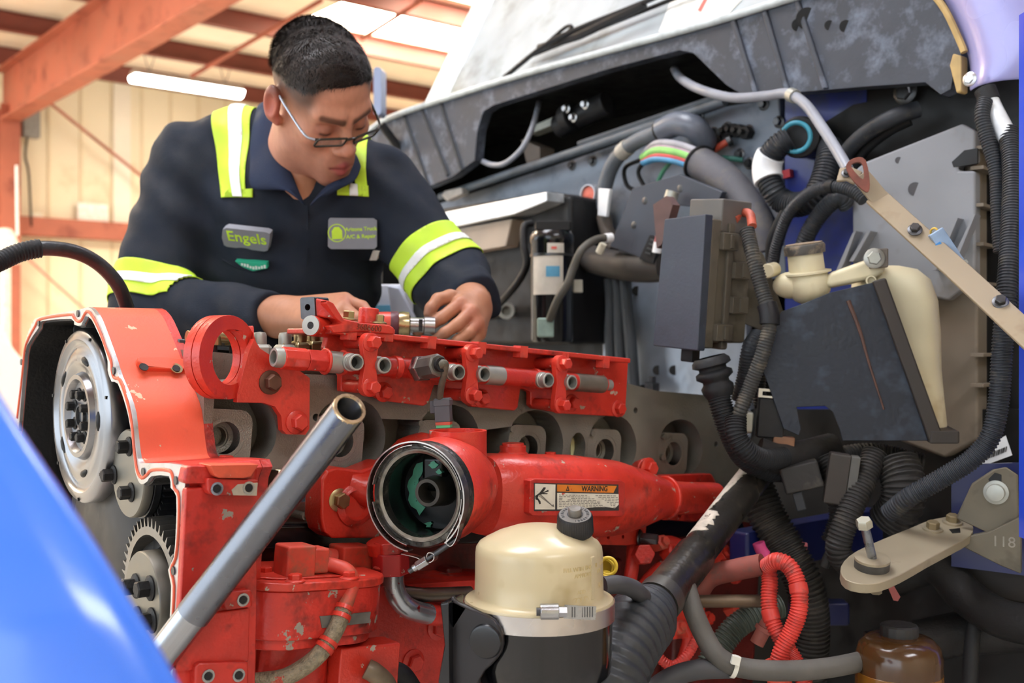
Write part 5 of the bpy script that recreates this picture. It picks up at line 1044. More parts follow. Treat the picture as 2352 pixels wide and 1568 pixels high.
# ---- red conduits and hoses, lower centre right
hose('red_loop_conduit', 'red corrugated conduit in a tall loop beside the oily hose', [(1762, 1300, 1.55), (1785, 1288, 1.53), (1812, 1300, 1.52), (1832, 1340, 1.51), (1836, 1395, 1.5), (1820, 1445, 1.5), (1797, 1490, 1.5), (1786, 1525, 1.5)], .0124, redcon, 'conduit', .0052, parts=((.44, .5, .013, redcon, 'tape_wrap'),))
hose('red_inner_conduit', 'red corrugated conduit crossing inside the tall red loop', [(1760, 1295, 1.56), (1768, 1330, 1.55), (1766, 1380, 1.54), (1774, 1425, 1.53), (1796, 1470, 1.52), (1822, 1510, 1.51), (1845, 1560, 1.5), (1855, 1600, 1.5)], .012, redcon, 'conduit', .0052, parts=((.36, .42, .0125, redcon, 'tape_wrap'),))
hose('dusty_red_sheath', 'dusty red cable sheath leading into the red loop', [(1600, 1365, 1.6), (1630, 1325, 1.6), (1690, 1308, 1.58), (1752, 1296, 1.56)], .016, mat('dusty_red_sheath', '8d4a40', .7, 0, .25, 30, dirt=('5a4e48', .45, 20)), 'cable')
hose('red_tee_sleeve', 'smooth orange red sleeve below the red loop at the bottom edge', [(1784, 1516, 1.5), (1790, 1560, 1.5), (1796, 1640, 1.5)], .0168, mat('smooth_red_sleeve', 'd9503c', .45, 0, .12, 20), 'sleeve', parts=((.3, .5, .0185, mat('smooth_red_sleeve', 'd9503c'), 'collar'),))
hose('small_red_conduit', 'thin red conduit sagging beside the corrugated boot', [(1495, 1470, 1.56), (1515, 1510, 1.55), (1545, 1528, 1.55), (1578, 1505, 1.55), (1602, 1462, 1.56)], .0075, redcon, 'conduit', .005)
hose('green_grey_conduit', 'green grey corrugated conduit behind the red conduits', [(1790, 1390, 1.66), (1740, 1408, 1.65), (1690, 1440, 1.64), (1650, 1490, 1.63), (1620, 1540, 1.62)], .0195, mat('green_grey_conduit', '4a5248', .5, 0, .2, 30), 'conduit', .007)
zt = hose('grey_vacuum_hose', 'grey rubber hose tied with a white cable tie', [(1574, 1340, 1.5), (1592, 1400, 1.48), (1618, 1460, 1.47), (1650, 1508, 1.46), (1700, 1532, 1.46), (1780, 1540, 1.46), (1880, 1536, 1.47), (1970, 1520, 1.5), (2010, 1505, 1.55)], .0138, mat('dusty_grey_hose', '5a5752', .6, 0, .2, 20, .2, 120), 'hose')
hose('lower_grey_hose', 'dark grey hose running in from the bottom to the cable tie', [(1490, 1590, 1.46), (1540, 1556, 1.46), (1600, 1538, 1.46), (1680, 1534, 1.47)], .0135, mat('dark_grey_hose', '47474a', .6, 0, .2, 20), 'hose')
tie = T('cable_tie', 'white cable tie round the grey rubber hose at the bottom', 'cable tie', P(1686, 1560, 1.45))
tax = (P(1700, 1533, 1.46)-P(1670, 1524, 1.46)).normalized()
MB().band(P(1686, 1530, 1.46), tax, .0142, .0012, -.003, .003, 32).build('strap', mat('white_nylon', 'e8e6da', .4), tie); tf = face(1690, 1516, 1.443, 0, -15); MB().box(tf, -.006, .006, -.006, .006, -.004, .003).build('lock_head', mat('white_nylon', 'e8e6da'), tie, bevel=.001)
hose('brown_steel_rod', 'brown steel tube lying across behind the red conduits', [(1535, 1382, 1.58), (1650, 1380, 1.57), (1775, 1380, 1.57)], .0092, mat('brown_tube', '6a5a48', .45, .5, .2, 20), 'tube')
hose('grey_stub_hose', 'short grey hose stub right of the cream reservoir', [(1385, 1345, 1.34), (1420, 1342, 1.35), (1455, 1352, 1.37), (1480, 1375, 1.4)], .0115, mat('dark_grey_hose', '47474a'), 'hose')
hose('pink_connector', 'faded pink connector hanging left of the red conduits', [(1772, 1415, 1.58), (1755, 1445, 1.58), (1738, 1478, 1.58)], .0105, mat('faded_pink_plastic', 'b0685c', .6, 0, .15, 30), 'connector', parts=((.45, .6, .0135, mat('faded_pink_plastic', 'b0685c'), 'collar'),))
dr = T('dipstick_ring', 'yellow dipstick ring beside the cream reservoir', 'dipstick', P(1398, 1320, 1.36))
yel = mat('yellow_plastic', 'd8b93a', .4, 0, .1, 30)
MB().torus(P(1397, 1300, 1.36), V((-.3, -1, .15)), .0105, .0022, 32, 10).build('ring', yel, dr); MB().lathe(P(1390, 1303, 1.365), V((-.3, -1, .15)), [(.0115, -.012), (.0105, 0), (.0085, 0), (.0085, -.01), (0, -.01)], 24).build('cup', yel, dr); MB().cyl(P(1393, 1316, 1.36), P(1388, 1380, 1.38), .006, seg=10).build('tube', yel, dr)
hose('pink_tag', 'bright pink tag tied between the dark conduits', [(1742, 1246, 1.7), (1748, 1262, 1.7), (1758, 1275, 1.7)], .0095, mat('hot_pink_tag', 'e0508c', .5), 'tag', n=2)
hose('pink_fitting', 'small pink cap deep behind the dark conduit', [(1825, 1252, 1.85), (1852, 1256, 1.85)], .0075, mat('pale_pink_cap', 'd87a80', .5), 'cap', n=2)
# red rear fittings
rf = T('red_rear_fittings', 'red fuel fittings and pipes behind the oily hose', 'fitting', E.at(1500, 1400, .03))
b = MB(); b.cyl(E.at(1468, 1275, .06), E.at(1482, 1272, .09), .017, seg=6); b.build('hex_plug', red2, rf, bevel=.002)
for q in ([(1455, 1250, .05), (1452, 1300, .06), (1440, 1370, .06)], [(1500, 1250, .04), (1540, 1245, .05), (1580, 1262, .05)], [(1520, 1300, .04), (1490, 1330, .06), (1455, 1372, .07)], [(1600, 1280, .04), (1640, 1262, .05), (1690, 1285, .04)], [(1560, 1420, .05), (1580, 1470, .05), (1560, 1540, .04)], [(1650, 1265, .06), (1675, 1290, .05), (1690, 1330, .04)]):
    MB().tube(cat(eh(*q), 5), .011, 12).build('pipe', red2, rf)
for u, v, n in ((1520, 1245, .06), (1545, 1265, .06), (1585, 1285, .06), (1650, 1290, .05), (1665, 1268, .07), (1560, 1440, .06), (1690, 1395, .05), (1625, 1420, .04)):
    p = E.at(u, v, n); MB().lathe(p, (E.N+UP*.4), [(0, -.02), (.013, -.02), (.013, .004), (.008, .006), (.008, .012), (0, .012)], 6).build('union_nut', red if u % 2 else rb2, rf, bevel=.001)
MB().box(Fr(E.at(1545, 1420, .04), AX), -.05, .06, -.03, .03, -.02, .02).build('valve_block', red, rf, bevel=.004)
# ================================================================ firewall equipment
def wh(name, label, pts_, r, m=gconduit, kind='hose', corr=None, parts=(), seg=14):
    pp = cat([W.at(u, v, n) for u, v, n in pts_], 7); th = T(name, label, kind, min(pp, key=lambda q: q.z)); b = MB()
    b.corr(pp, r, corr*.8, r*.11, seg) if corr else b.tube(pp, r, seg)
    b.build('sheath', m, th)
    for f0, f1, rr_, mm, nm in parts:
        i, j = int(f0*(len(pp)-1)), max(int(f0*(len(pp)-1))+1, int(round(f1*(len(pp)-1)))); MB().tube(pp[i:j+1], rr_, seg).build(nm, mm, th, bevel=.001)
    return th
ghose = mat('grey_heater_hose', '62686f', .5, 0, .15, 20, dirt=('7e7a72', .3, 18))
wh('heater_hose', 'grey heater hose curving up to a large elbow on the firewall', [(1384, 478, .06), (1392, 420, .07), (1412, 370, .08), (1450, 332, .09), (1500, 308, .09), (1528, 296, .09)], .0175, ghose, parts=((.5, .56, .0195, mat('pale_band', 'a9a49a', .5), 'clip_band'), (.9, 1, .024, bplast, 'collar')))
wh('rubber_elbow', 'fat grey rubber elbow entering the upper firewall', [(1520, 300, .09), (1556, 284, .09), (1592, 292, .085), (1614, 316, .06), (1624, 332, .03)], .0265, mat('smooth_grey_rubber', '666c78', .35, 0, .1, 20), parts=((.86, 1, .0275, rubber, 'end_ring'),))
fi = T('capped_fitting', 'round fitting with salmon red cap on the firewall', 'fitting', W.at(1354, 485, .1))
b = MB(); b.lathe(W.at(1362, 448, .06), (W.N*1+V((-.2, -.3, 0))), [(.024, -.03), (.024, .02), (.021, .02), (.02, .012), (0, .012)], 28); b.build('collar', mat('pale_collar', 'b9bcc2', .4, .3), fi)
b = MB(); b.lathe(W.at(1362, 448, .06), (W.N*1+V((-.2, -.3, 0))), [(.0195, .013), (.0195, .015), (0, .017)], 24); b.build('cap', mat('salmon_cap', 'e0745f', .5), fi)
MB().pprism(W, [(1374, 432), (1400, 434), (1392, 498), (1372, 495)], .09, .1).build('white_tag', white, fi, bevel=.002)
MB().tube(cat([W.at(1386, 495, .07), W.at(1395, 530, .07), W.at(1412, 570, .07)], 4), .017, 12).build('tan_bracket', mat('tan_bracket', '5f564e', .6), fi)
wires = T('colour_wire_loom', 'loom of coloured wires going into a dusty sleeve on the firewall', 'wiring', W.at(1760, 560, .1))
for nm, c, dv, r in (('grey_wire', '9a9aa2', -14, .0085), ('pink_wire', 'b89ab0', -6, .0075), ('green_wire', '86c66a', 4, .0105), ('red_wire', 'cc4448', 16, .0085), ('blue_wire', '4a94c4', 24, .0085), ('dark_green_wire', '2e5a48', 10, .008)):
    MB().tube(cat([W.at(1478, 360+dv*.5, .08), W.at(1510, 342+dv*.9, .1), W.at(1560, 347+dv, .11), W.at(1610, 367+dv, .11), W.at(1650, 392+dv*.6, .1)], 6), r, 10).build(nm, mat('wire_'+nm, c, .4), wires)
MB().tube(cat([W.at(1604, 372, .1), W.at(1660, 408, .11), W.at(1700, 450, .11), W.at(1740, 510, .11), W.at(1762, 575, .1)], 6), .034, 16).build('dusty_sleeve', mat('dusty_sleeve', '5a5a60', .7, 0, .15, 12, .3, 90, dirt=('6f6a64', .4, 14)), wires)
MB().torus(W.at(1606, 374, .1), (W.at(1660, 408, .11)-W.at(1604, 372, .1)), .035, .004, 30, 8).build('tie', bplast, wires)
for q in ([(1478, 365, .06), (1436, 385, .05), (1440, 425, .05), (1468, 440, .05)], [(1482, 368, .06), (1466, 395, .05), (1478, 425, .05), (1490, 440, .05)], [(1540, 372, .06), (1522, 395, .05), (1510, 420, .05)]):
    MB().tube(cat([W.at(*t_) for t_ in q], 5), .005, 8).build('thin_wire', bplast if q[0][0] < 1500 else mat('green_wire', '4f9a78', .5), wires)
pb = T('black_cover_plate', 'dark blue grey steel cover plate slanting left of the fuse box', 'plate', W.at(1480, 600, .16))
MB().pprism(W, [(1452, 432), (1560, 400), (1660, 440), (1640, 480), (1545, 470), (1520, 540), (1498, 598), (1470, 592), (1400, 566)], .15, .165).build('plate', mat('blue_grey_plate', '3d434f', .45, .2, .12, 12), pb, bevel=.002)
for u, v in ((1481, 461), (1456, 517), (1562, 433)): MB().lathe(W.at(u, v, .165), W.N, [(.008, 0), (.006, .001), (0, .001)], 16).build('screw', dsteel, pb)
MB().pprism(W, [(1492, 540), (1512, 555), (1500, 605), (1468, 595)], .165, .175).build('notched_edge', bplast, pb)
for i in range(4): MB().pprism(W, [(1494-i*4, 548+i*10), (1506-i*4, 552+i*10), (1505-i*4, 555+i*10), (1493-i*4, 551+i*10)], .175, .178).build('tooth', dsteel, pb)
rs = T('red_spade_cable', 'short red cable with steel lug between cover plate and fuse box', 'cable', W.at(1515, 580, .2))
MB().tube(cat([W.at(1540, 452, .19), W.at(1530, 490, .2), W.at(1518, 530, .2), W.at(1510, 560, .2)], 5), .0085, 10).build('cable', mat('dusty_red_cable', 'a8565a', .6), rs); MB().tube([W.at(1545, 440, .19), W.at(1536, 470, .195)], .014, 10).build('lug', gnipple, rs); MB().tube([W.at(1512, 556, .2), W.at(1508, 580, .2)], .0095, 10).build('white_end', white, rs)
# right: teal ringed cap, taped hose
tc_ = T('teal_ring_coupling', 'black coupling with teal ring on the blue firewall panel', 'coupling', W.at(1850, 350, .05))
b = MB(); ax_ = (W.at(1830, 315, .12)-W.at(1858, 318, .02)).normalized(); b.cyl(W.at(1862, 318, .0), W.at(1835, 315, .1), .04, seg=28); b.build('body', bplast, tc_, bevel=.004)
b = MB(); b.torus(W.at(1828, 315, .12), ax_, .027, .0045, 36, 10); b.build('ring', mat('teal_ring', '3f98b0', .4), tc_)
wh('taped_heater_hose', 'grey hose with wide white tape band below the teal ring', [(1815, 318, .12), (1788, 335, .13), (1766, 365, .13), (1762, 400, .13), (1775, 435, .13), (1795, 460, .12), (1830, 470, .12), (1866, 456, .12), (1888, 420, .11), (1902, 370, .09), (1908, 335, .06)], .024, gconduit, 'hose', .0075, parts=((.18, .34, .0285, white, 'white_tape'),), seg=18)
MB().pprism(W, [(1795, 392), (1813, 388), (1815, 405), (1797, 410)], 0, .012).build('red_clip', mat('red_clip', 'c03a44', .5), tc_)
wh('arched_cable', 'dark cable arching from the lower loom up to the strut lug', [(1775, 610, .14), (1785, 560, .15), (1812, 490, .16), (1860, 444, .17), (1910, 428, .18), (1960, 440, .18), (1985, 460, .18)], .0115, gconduit, 'cable', .006, parts=((.66, .69, .013, bplast, 'clip'),))
wh('second_arched_cable', 'second dark cable arching just behind the first arched cable', [(1838, 600, .13), (1852, 545, .14), (1885, 490, .14), (1925, 455, .14), (1945, 470, .12)], .016, gconduit, 'cable', .007)
wh('thin_arched_cable', 'thin dark cable arching left of the filler cap', [(1768, 600, .12), (1772, 550, .13), (1800, 490, .13), (1830, 455, .13)], .009, rubber, 'cable')
wh('cowl_cable', 'pale grey cable draped from the cowl opening to the strut lug', [(1545, 150, -.05), (1562, 178, .06), (1605, 204, .14), (1680, 224, .16), (1760, 220, .17), (1808, 215, .18), (1850, 240, .2), (1890, 295, .24), (1925, 350, .28), (1948, 390, .3)], .0095, mat('pale_grey_cable', '888c96', .4, 0, .1, 20), 'cable', parts=((.58, .6, .013, gnipple, 'clip'),))
wh('cowl_loop_cable', 'pale grey cable looping below the left end of the cowl', [(1240, 228, .0), (1232, 262, .05), (1218, 305, .08), (1196, 345, .1), (1160, 375, .11), (1130, 378, .1), (1108, 370, .09)], .007, mat('pale_grey_cable', '888c96'), 'cable')
wh('upper_loom', 'dark loom running up to the right behind the air box', [(1930, 400, .06), (1945, 350, .08), (1990, 305, .09), (2050, 270, .09), (2110, 250, .06)], .015, gconduit, 'cable')
wh('second_upper_loom', 'second dark loom beside the upper loom above the air box', [(1960, 400, .05), (1985, 345, .06), (2040, 300, .06), (2090, 275, .05)], .011, rubber, 'cable')
wh('orange_ground_cable', 'short orange cable fixed to the upper firewall', [(1632, 350, .02), (1655, 335, .03), (1680, 320, .02)], .0075, mat('orange_cable', 'b0452e', .5), 'cable', parts=((.85, 1, .011, dsteel, 'lug'),))
wh('teal_ground_cable', 'short teal cable fixed to the upper firewall', [(1655, 362, .02), (1680, 364, .03), (1706, 368, .02)], .0055, mat('teal_cable', '2f6a60', .5), 'cable')
bs = T('battery_studs', 'row of dark terminal studs on the upper firewall', 'terminal', W.at(1700, 310, 0))
for u, v in ((1678, 303), (1692, 300), (1706, 302), (1722, 306)): MB().lathe(W.at(u, v, 0), W.N, [(0, 0), (.014, 0), (.014, .02), (.006, .022), (.006, .035), (0, .035)], 6).build('stud', castd, bs)
bolt(truck, W.at(2080, 212, .02), W.N, .016, .012, dsteel)
MB().pprism(W, [(1880, 290), (1960, 240), (2130, 205), (2180, 225), (2280, 225), (2240, 300), (1960, 400), (1880, 350)], -.002, .004).build('black_patch_panel', cavity, truck)  # thin plain black sheet below the cowl's right end
# receiver drier
rd = T('receiver_drier', 'black receiver canister with cream label beside the heater box', 'canister', W.at(1270, 785, .26))
rp = W.at(1268, 660, .27); kk = rp.y/FPX; rr_ = 49*kk
MB().lathe(rp, UP, [(0, -125*kk), (rr_*.95, -125*kk), (rr_, -118*kk), (rr_, 100*kk), (rr_*1.04, 105*kk), (rr_*1.04, 118*kk), (rr_*.9, 128*kk), (0, 130*kk)], 36).build('canister', mat('gloss_black_canister', '15171b', .2, .2, .2, 14, coat=.4), rd)
MB().band(rp, UP, rr_*1.005, .0006, -18*kk, 70*kk, 30, math.radians(-150), math.radians(-62), x=(1, 0, 0)).build('label', mat('cream_label', 'cfc8bc', .5, 0, .12, 30), rd)
MB().band(rp, UP, rr_*1.02, .0004, 22*kk, 46*kk, 12, math.radians(-108), math.radians(-72), x=(1, 0, 0)).build('blue_print', mat('blue_print', '5aa0c4', .5), rd)
MB().band(rp, UP, rr_*1.02, .0004, 76*kk, 98*kk, 12, math.radians(-105), math.radians(-60), x=(1, 0, 0)).build('upper_label', mat('cream_label', 'cfc8bc'), rd)
MB().band(rp, UP, rr_*1.035, .0003, 84*kk, 90*kk, 6, math.radians(-94), math.radians(-80), x=(1, 0, 0)).build('red_print', mat('red_print', 'e06a60', .6), rd)
MB().band(rp, UP, rr_*1.02, .001, 70*kk, 76*kk, 40).build('strap', dsteel, rd)
MB().box(Fr(rp, (1, 0, 0)), rr_, rr_+22*kk, -12*kk, 18*kk, -.02, .0).build('bracket_ear', gnipple, rd, bevel=.002)
b = MB(); b.box(Fr(rp, (1, 0, 0)), -rr_*.8, rr_*.9, 128*kk, 150*kk, -.04, .03); b.build('valve_block', bplast, rd, bevel=.006)
wh('drier_line', 'black hose running from the canister top down to the left', [(1222, 512, .22), (1204, 520, .24), (1203, 560, .25), (1210, 605, .25), (1195, 640, .25), (1168, 675, .25), (1140, 705, .24)], .0085, bplast, 'hose')
cpw = wh('drier_switch_cable', 'dark cable with small plug hanging in front of the canister', [(1405, 545, .24), (1370, 550, .28), (1338, 572, .33), (1318, 612, .34), (1304, 650, .35), (1280, 690, .36), (1262, 735, .36)], .0082, mat('dusty_cable', '55524c', .6, 0, .2, 30), 'cable', parts=((.02, .06, .0095, white, 'white_band'),))
pq = W.at(1254, 750, .36); MB().box(Fr(pq, (1, 0, 0)), -.018, .016, -.022, .018, -.012, .012).build('plug', mat('pale_teal_plug', '8fa8a0', .5, 0, .15, 60), cpw, bevel=.003)
wh('ivory_tie_end', 'ivory cable tie end below the drier cable', [(1386, 560, .25), (1376, 580, .25)], .008, mat('ivory_clip', 'e2dcc8', .5), 'cable tie')
sfp = T('brass_port', 'pale threaded port fitting right of the man\'s hand', 'fitting', W.at(1172, 725, .2))
MB().lathe(W.at(1165, 714, .2), (W.N+W.X*.8), [(0, -.03), (.017, -.03), (.017, -.01), (.02, -.01), (.02, .012), (.012, .012), (.011, .0), (0, .0)], 20).build('port', gnipple, sfp); MB().tube([W.at(1165, 714, .18), W.at(1120, 722, .16), W.at(1085, 735, .15)], .014, 12).build('pipe', castd, sfp)
for i, (u0, u1) in enumerate(((1400, 1402), (1418, 1424), (1436, 1448))):
    wh('vertical_heater_line', ('leftmost', 'middle', 'rightmost')[i]+' of three dark vertical lines beside the insulated firewall', [(u0, 640, .08), (u0+4, 700, .08), (u1, 780, .08), (u1+8, 900, .08)], .014, mat('slate_hose', '3c4146', .5, 0, .2, 20), 'hose')
wh('dark_duct', 'dark sagging duct under the cover plate', [(1345, 590, .1), (1400, 605, .12), (1470, 615, .14), (1530, 612, .14)], .032, mat('dark_brown_duct', '332f2c', .6, 0, .3, 14), 'duct')
bfz = W.at(1497, 890, .06)
fz = T('bleed_fitting', 'small steel bleed fitting at the rear of the cylinder head', 'fitting', bfz-UP*.03)
MB().lathe(bfz-UP*.03, UP, [(0, 0), (.012, 0), (.012, .02), (.018, .022), (.018, .04), (.009, .042), (.009, .055), (0, .055)], 6).build('body', dsteel, fz)
MB().tube([W.at(1480, 895, .05), W.at(1420, 900, .04)], .012, 10).build('pipe', bplast, fz)
# blurred white and blue wipes box behind the man
wb = T('wipes_box', 'white and blue box half hidden between the man and his sleeve', 'box', P(870, 745, 2.35))
wf = face(880, 690, 2.35, 12)
MB().box(wf, -.04, .05, -.07, .035, -.06, 0).build('carton', mat('white_carton', 'dfe3ee', .5, 0, .05, 20), wb, bevel=.004); MB().box(wf, -.034, .03, -.06, -.01, 0, .002).build('blue_panel', mat('sky_blue_print', '6db0cc', .5), wb); MB().box(wf, -.03, -.01, .0, .03, 0, .002).build('dark_print', mat('grey_print', '6a6a66', .5), wb)
ww = face(915, 700, 2.3, 0); 
MB().pprism(ww, [(890, 655), (915, 660), (950, 725), (945, 770), (905, 770)], -.05, 0).build('pale_panel', mat('lilac_white_panel', 'ccd2e4', .5, 0, .05, 20), wb, bevel=.003)
# ================================================================ the mechanic (smooth blended volumes turned into a surface)
def smin(a, b, k):
    h = np.maximum(k-np.abs(a-b), 0)/k; return np.minimum(a, b)-h*h*k*.25
def smax(a, b, k): return -smin(-a, -b, k)
def cap_(p, a, b, ra, rb=None):
    a = np.array(a, np.float32); b = np.array(b, np.float32); rb = ra if rb is None else rb
    ab = b-a; t = np.clip(((p-a) @ ab)/max(float(ab @ ab), 1e-12), 0, 1)
    return np.linalg.norm(p-a-t[..., None]*ab, axis=-1)-(ra+(rb-ra)*t)
def ell_(p, c, r, R=None):
    q = p-np.array(c, np.float32)
    if R is not None: q = q @ np.array(R, np.float32).T
    r = np.array(r, np.float32); k0 = np.linalg.norm(q/r, axis=-1); k1 = np.linalg.norm(q/(r*r), axis=-1)
    return k0*(k0-1)/np.maximum(k1, 1e-6)
def surf(fn, lo, hi, h):
    """surface nets of the zero level of fn inside a box"""
    lo = np.array(lo, np.float32); n = np.ceil((np.array(hi)-lo)/h).astype(int)+1
    g = np.stack(np.meshgrid(*[np.arange(k, dtype=np.float32) for k in n], indexing='ij'), -1)
    f = fn(g*h+lo).astype(np.float32); s = f < 0
    C8 = [(i, j, k) for i in (0, 1) for j in (0, 1) for k in (0, 1)]
    sl = lambda A, c: A[c[0]:A.shape[0]-1+c[0], c[1]:A.shape[1]-1+c[1], c[2]:A.shape[2]-1+c[2]]
    cnt = sum(sl(s, c).astype(np.int8) for c in C8); mask = (cnt > 0) & (cnt < 8)
    cells = np.argwhere(mask); idx = -np.ones(mask.shape, np.int64); idx[mask] = np.arange(len(cells))
    acc = np.zeros((len(cells), 3), np.float32); num = np.zeros(len(cells), np.float32)
    for a in C8:
        for ax in range(3):
            if a[ax]: continue
            b = list(a); b[ax] = 1
            ca = cells+np.array(a); cb = cells+np.array(b)
            fa = f[ca[:, 0], ca[:, 1], ca[:, 2]]; fb = f[cb[:, 0], cb[:, 1], cb[:, 2]]; m = (fa < 0) != (fb < 0)
            t = np.where(m, fa/np.where(m, fa-fb, 1), 0); pos = ca.astype(np.float32); pos[:, ax] += t
            acc += pos*m[:, None]; num += m
    v = acc/num[:, None]*h+lo; faces = []
    for ax in range(3):
        o = [0, 0, 0]; o[ax] = 1; a = s[:s.shape[0]-o[0], :s.shape[1]-o[1], :s.shape[2]-o[2]]; b = s[o[0]:, o[1]:, o[2]:]
        e = np.argwhere(a != b); u, w = [k for k in range(3) if k != ax]
        e = e[(e[:, u] > 0) & (e[:, w] > 0) & (e[:, u] < n[u]-1) & (e[:, w] < n[w]-1)]
        sg = a[e[:, 0], e[:, 1], e[:, 2]]
        def cid(du, dw): q = e.copy(); q[:, u] += du; q[:, w] += dw; return idx[q[:, 0], q[:, 1], q[:, 2]]
        q = np.stack([cid(-1, -1), cid(0, -1), cid(0, 0), cid(-1, 0)], 1)
        fl = sg if ax != 1 else ~sg
        q[~fl] = q[~fl][:, ::-1]; q = q[(q >= 0).all(1)]; faces.append(q)
    return v, np.concatenate(faces)
def npv(p): return np.array(p, np.float32)
# head pose, fitted to ear, nose, chin, mouth and brows
HR = np.array([[.79129556, .55573681, .25496655], [.551592, -.46890318, -.68983772], [.26381359, -.68650303, .67758098]], np.float32)   # columns: his left, forward, up
HC = npv(P(733, 231, 1.93))
def hw_(l, f, h): return V((HR @ np.array([l, f, h], np.float32)+HC).tolist())
def hl_(p): return HR.T @ (npv(p)-HC)
hl_v = lambda p: tuple(hl_(p).tolist())
nb = hl_(P(668, 415, 2.03))
def head(p):
    x = np.abs(p[..., 0]); q = np.stack([x, p[..., 1], p[..., 2]], -1)
    d = ell_(q, (0, -.014, .048), (.0755, .099, .086))
    d = smin(d, ell_(q, (0, .035, .052), (.06, .052, .05)), .03)
    d = smin(d, ell_(q, (0, .04, -.025), (.06, .053, .07)), .035)
    d = smin(d, ell_(q, (0, .043, -.075), (.047, .043, .036)), .03)
    d = smin(d, cap_(q, (.053, .0, -.04), (.05, .018, -.07), .017), .03)
    d = smin(d, cap_(q, (.048, .022, -.078), (.014, .078, -.105), .0145), .025)
    d = smin(d, ell_(q, (0, .083, -.102), (.021, .017, .017)), .022)
    d = smin(d, ell_(q, (.044, .064, -.016), (.019, .02, .017)), .025)
    d = smin(d, cap_(q, (.012, .091, .029), (.044, .077, .031), .0105), .02)
    d = smin(d, ell_(q, (0, .088, -.068), (.03, .018, .026)), .022)
    d = smax(d, -ell_(q, (.033, .104, .006), (.019, .018, .0125)), .014)
    d = smin(d, ell_(q, (.0325, .079, .004), (.0145, .0135, .0135)), .006)
    d = smin(d, cap_(q, (0, .093, .018), (0, .113, -.024), .0075, .01), .012)
    d = smin(d, ell_(q, (0, .1135, -.0275), (.0125, .0115, .0105)), .008)
    d = smin(d, ell_(q, (.0135, .103, -.0315), (.0085, .0105, .008)), .008)
    d = smax(d, -ell_(q, (.008, .109, -.0405), (.0045, .006, .004)), .003)
    d = smin(d, cap_(q, (0, .1065, -.0635), (.021, .096, -.0672), .007, .0045), .006)
    d = smin(d, cap_(q, (0, .1055, -.077), (.0185, .096, -.0745), .0082, .005), .006)
    d = smax(d, -cap_(q, (0, .115, -.0702), (.021, .1, -.0703), .0018), .004)
    # ears
    e = ell_(q, (.087, -.01, .003), (.012, .0215, .035)); e = smax(e, -ell_(q, (.1, -.003, .006), (.0125, .014, .023)), .006)
    e = smin(e, ell_(q, (.081, .004, -.024), (.007, .0095, .0105)), .008)
    d = smin(d, e, .012)
    d = smin(d, cap_(p, (0, -.035, -.03), tuple(nb), .05, .06), .035)
    return d
hv, hf = surf(head, (-.12, -.17, -.2), (.12, .15, .15), .0026)
def sstep(a, b, x): t = np.clip((x-a)/(b-a), 0, 1); return t*t*(3-2*t)
def head_col(v):
    l, f, h = v[:, 0], v[:, 1], v[:, 2]; x = np.abs(l); q = np.stack([x, f, h], -1)
    c = np.tile(np.array(lin('c98f74')[:3], np.float32), (len(v), 1))
    def mixc(col, m): c[:] = c*(1-m[:, None])+np.array(lin(col)[:3], np.float32)*m[:, None]
    mixc('bd7864', .5*np.exp(-((x-.04)**2+(f-.07)**2+(h+.02)**2)/.0006))
    mixc('c07a66', .6*np.exp(-(x**2+(f-.115)**2+(h+.028)**2)/.0003))
    mixc('9c6a58', .55*sstep(-.035, -.06, h)*sstep(.0, .05, f)*(1-sstep(-.125, -.14, h)))                 # shaven beard
    mixc('a04848', 1.*sstep(.0035, -.001, np.minimum(cap_(q, (0, .1065, -.0635), (.021, .096, -.0672), .007, .0045), cap_(q, (0, .1055, -.077), (.0185, .096, -.0745), .0082, .005))))
    mixc('b5564a', .7*sstep(.075, .084, x)*sstep(.05, .03, np.abs(h)))
    mixc('3a2a22', .8*sstep(.006, .0, cap_(q, (.013, .1005, .027), (.046, .088, .033), .0045, .0025)))
    mixc('9a5a4c', .5*sstep(.012, .002, cap_(q, (.02, .092, .008), (.046, .085, .006), .004)))
    mixc('2a1a16', .8*sstep(.003, .0, cap_(q, (.02, .0935, -.002), (.045, .088, -.001), .0013)))
    hl = .056+.36*f-.02*sstep(.045, .06, x)*sstep(.0, .05, f)
    side = sstep(hl-.05, hl-.005, h)*sstep(.085, .06, f)
    mixc('3a302c', .85*side); 
    return c
hc = head_col(hv)
